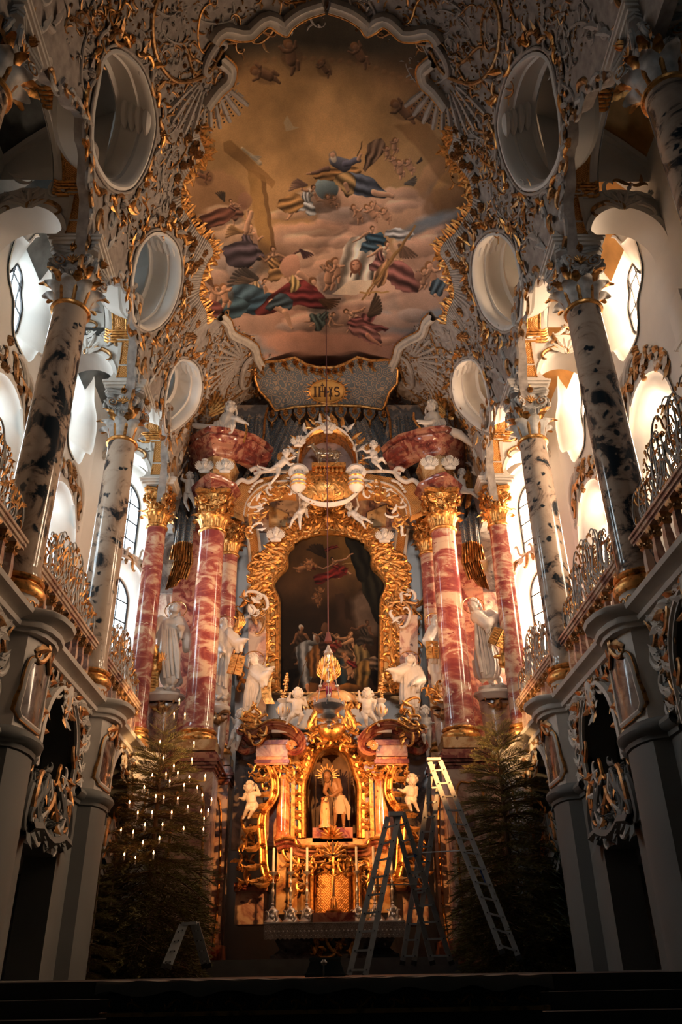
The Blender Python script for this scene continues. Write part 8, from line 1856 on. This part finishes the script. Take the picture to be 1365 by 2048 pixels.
# ladders -----------------------------------------------------------------------------------------
def ladder(label, Y, sections, base):
    """sections: (top left, top right, foot left, foot right, depth offsets top/foot, rungs)"""
    t = thing('stepladder', label, 'ladder', base, 'aluminium stepladders')
    for (tl, tr, fl, frr, dt, df, n) in sections:
        TL, TR, FL, FR = at(*tl, Y+dt), at(*tr, Y+dt), at(*fl, Y+df), at(*frr, Y+df)
        for a, c in ((TL, FL), (TR, FR)):
            b = MB(); b.bar(a, c, .10, .030, (0, 1, 0)); keep(b.build('rail', ALU, smooth=False), t)
            b = MB(); d = (c-a).normalized(); b.bar(c-d*.01, c+d*.07, .11, .05); keep(b.build('rubber_foot', BLACK, smooth=False), t)
        for k in range(n):
            u = (k+.7)/n; b = MB(); b.bar(TL.lerp(FL, u), TR.lerp(FR, u), .035, .045, (0, 1, 0)); keep(b.build('rung', ALU, smooth=False), t)
            for a, c in ((TL, FL), (TR, FR)): q = a.lerp(c, u); b = MB(); b.ell(q+Vector((0, -.03, 0)), .013, n=6, k=4); keep(b.build('rivet', BLACK), t)
    return t
l1 = ladder('tallest aluminium stepladder, in front of the right fir tree', 17.6, [((860, 1524), (881, 1521), (1003, 1900), (1037, 1912), 0, -.6, 13), ((866, 1528), (884, 1526), (806, 1922), (829, 1922), .1, .9, 13)], (3.0, 17.6, FZ))
b = MB(); p = at(868, 1519, 17.6); b.box(p, (.30, .14, .06)); keep(b.build('hinge_cap', ALU, smooth=False), l1)
b = MB(); b.bar(at(845, 1705, 17.9), at(945, 1700, 17.3), .02, .02); keep(b.build('spreader_bar', ALU, smooth=False), l1)
b = MB(); p = at(972, 1765, 17.25); q = at(960, 1735, 17.25); b.bar(p, q, .045, .03); keep(b.build('blue_label', simple('blue_label', (.03, .08, .25), .5), smooth=False), l1)
l2 = ladder('shorter aluminium stepladder between the altar and the tallest ladder', 17.0, [((776, 1634), (799, 1626), (698, 1952), (731, 1952), 0, -.4, 9), ((790, 1630), (806, 1624), (864, 1922), (902, 1922), .1, .8, 9)], (1.8, 17.0, FZ))
b = MB(); p = at(792, 1628, 17.0); b.box(p, (.28, .14, .08)); keep(b.build('hinge_cap', ALU, smooth=False), l2)
b = MB(); b.bar(at(750, 1770, 16.9), at(842, 1768, 17.4), .02, .02); keep(b.build('spreader_bar', ALU, smooth=False), l2)
b = MB(); p = at(832, 1715, 17.3); q = at(822, 1685, 17.3); b.bar(p, q, .045, .03); keep(b.build('blue_label', bpy.data.materials['blue_label'], smooth=False), l2)
l3 = ladder('small stepladder standing in deep shadow left of the altar', 16.6, [((364, 1850), (372, 1846), (330, 1930), (339, 1930), 0, -.2, 4), ((386, 1848), (393, 1846), (408, 1928), (416, 1928), .05, .3, 4)], (-3.0, 16.6, FZ))
b = MB(); b.bar(at(364, 1848, 16.6), at(394, 1846, 16.6), .05, .08); keep(b.build('platform', ALU, smooth=False), l3)
# communion bench with its white cloth --------------------------------------------------------------
p0 = atZ(190, 1985, 1.47); p1 = atZ(1110, 1985, 1.47); y0 = (p0.y+p1.y)/2; x0, x1 = at(190, 1985, y0).x, at(1110, 1985, y0).x
DZ = .10
bn = thing('communion_bench', 'long dark carved bench crossing the foreground', 'bench', ((x0+x1)/2, y0, 0))
DWD = simple('very_dark_wood', (.022, .022, .022), .5)
b = MB(); b.box(((x0+x1)/2, y0+.25, 1.43+DZ), (x1-x0, .62, .05)); keep(b.build('bench_top', DWD, smooth=False), bn)
b = MB(); b.box(((x0+x1)/2, y0+.25, (1.40+DZ)/2), (x1-x0-.2, .4, 1.40+DZ)); keep(b.build('bench_front', DWD, smooth=False), bn)
for zz in (1.36, 1.24): b = MB(); b.box(((x0+x1)/2, y0+.02, zz+DZ), (x1-x0-.1, .08, .03)); keep(b.build('bench_moulding', OGOLD if zz < 1.3 else DWD, smooth=False), bn)
for k in range(26):
    x = x0+.2+(x1-x0-.4)*k/25; b = MB(); scroll(b, front(y0+.05), (x-.07, 1.29+DZ), (x+.07, 1.31+DZ), .014, 'S' if k % 2 else 'C', k % 3 == 0, 16); keep(b.build('carved_scroll', OGOLD), bn)
cl2 = thing('bench_cloth', 'dim white cloth lying along the foreground bench', 'cloth', ((x0+x1)/2, y0+.2, 1.46)); b = MB(); n = 60
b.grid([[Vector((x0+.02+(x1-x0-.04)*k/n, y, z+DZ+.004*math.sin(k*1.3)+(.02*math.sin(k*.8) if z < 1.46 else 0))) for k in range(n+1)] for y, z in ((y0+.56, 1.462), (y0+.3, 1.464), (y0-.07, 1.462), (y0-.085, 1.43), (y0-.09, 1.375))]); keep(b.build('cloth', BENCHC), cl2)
p = at(651, 1975, y0+.15); bx = thing('reliquary_box', 'small pale stone casket on the cloth in the middle of the foreground', 'casket', (p.x, y0+.15, 1.47+DZ))
b = MB(); b.grid([[(-w, -.10*w/.15, z), (w, -.10*w/.15, z), (w, .10*w/.15, z), (-w, .10*w/.15, z)] for z, w in ((0, .16), (.02, .165), (.03, .15), (.11, .12), (.12, .13), (.135, .12))], True); b.add([(-.12, -.08, .135), (.12, -.08, .135), (.12, .08, .135), (-.12, .08, .135)], [(0, 1, 2, 3)]); b.build('casket_body', GREYW, bx, False)
b = MB(); b.tube([(-.01, -.13, .10), (-.012, -.14, .04), (-.012, -.12, 0.01)], .007, 5); b.lathe([(.02, .08), (.028, .10), (.012, .12)], (-.01, -.125, 0), 8); b.build('lock', SILVER, bx)
# dark balustrade rail in front of the raised choir, just readable at the right
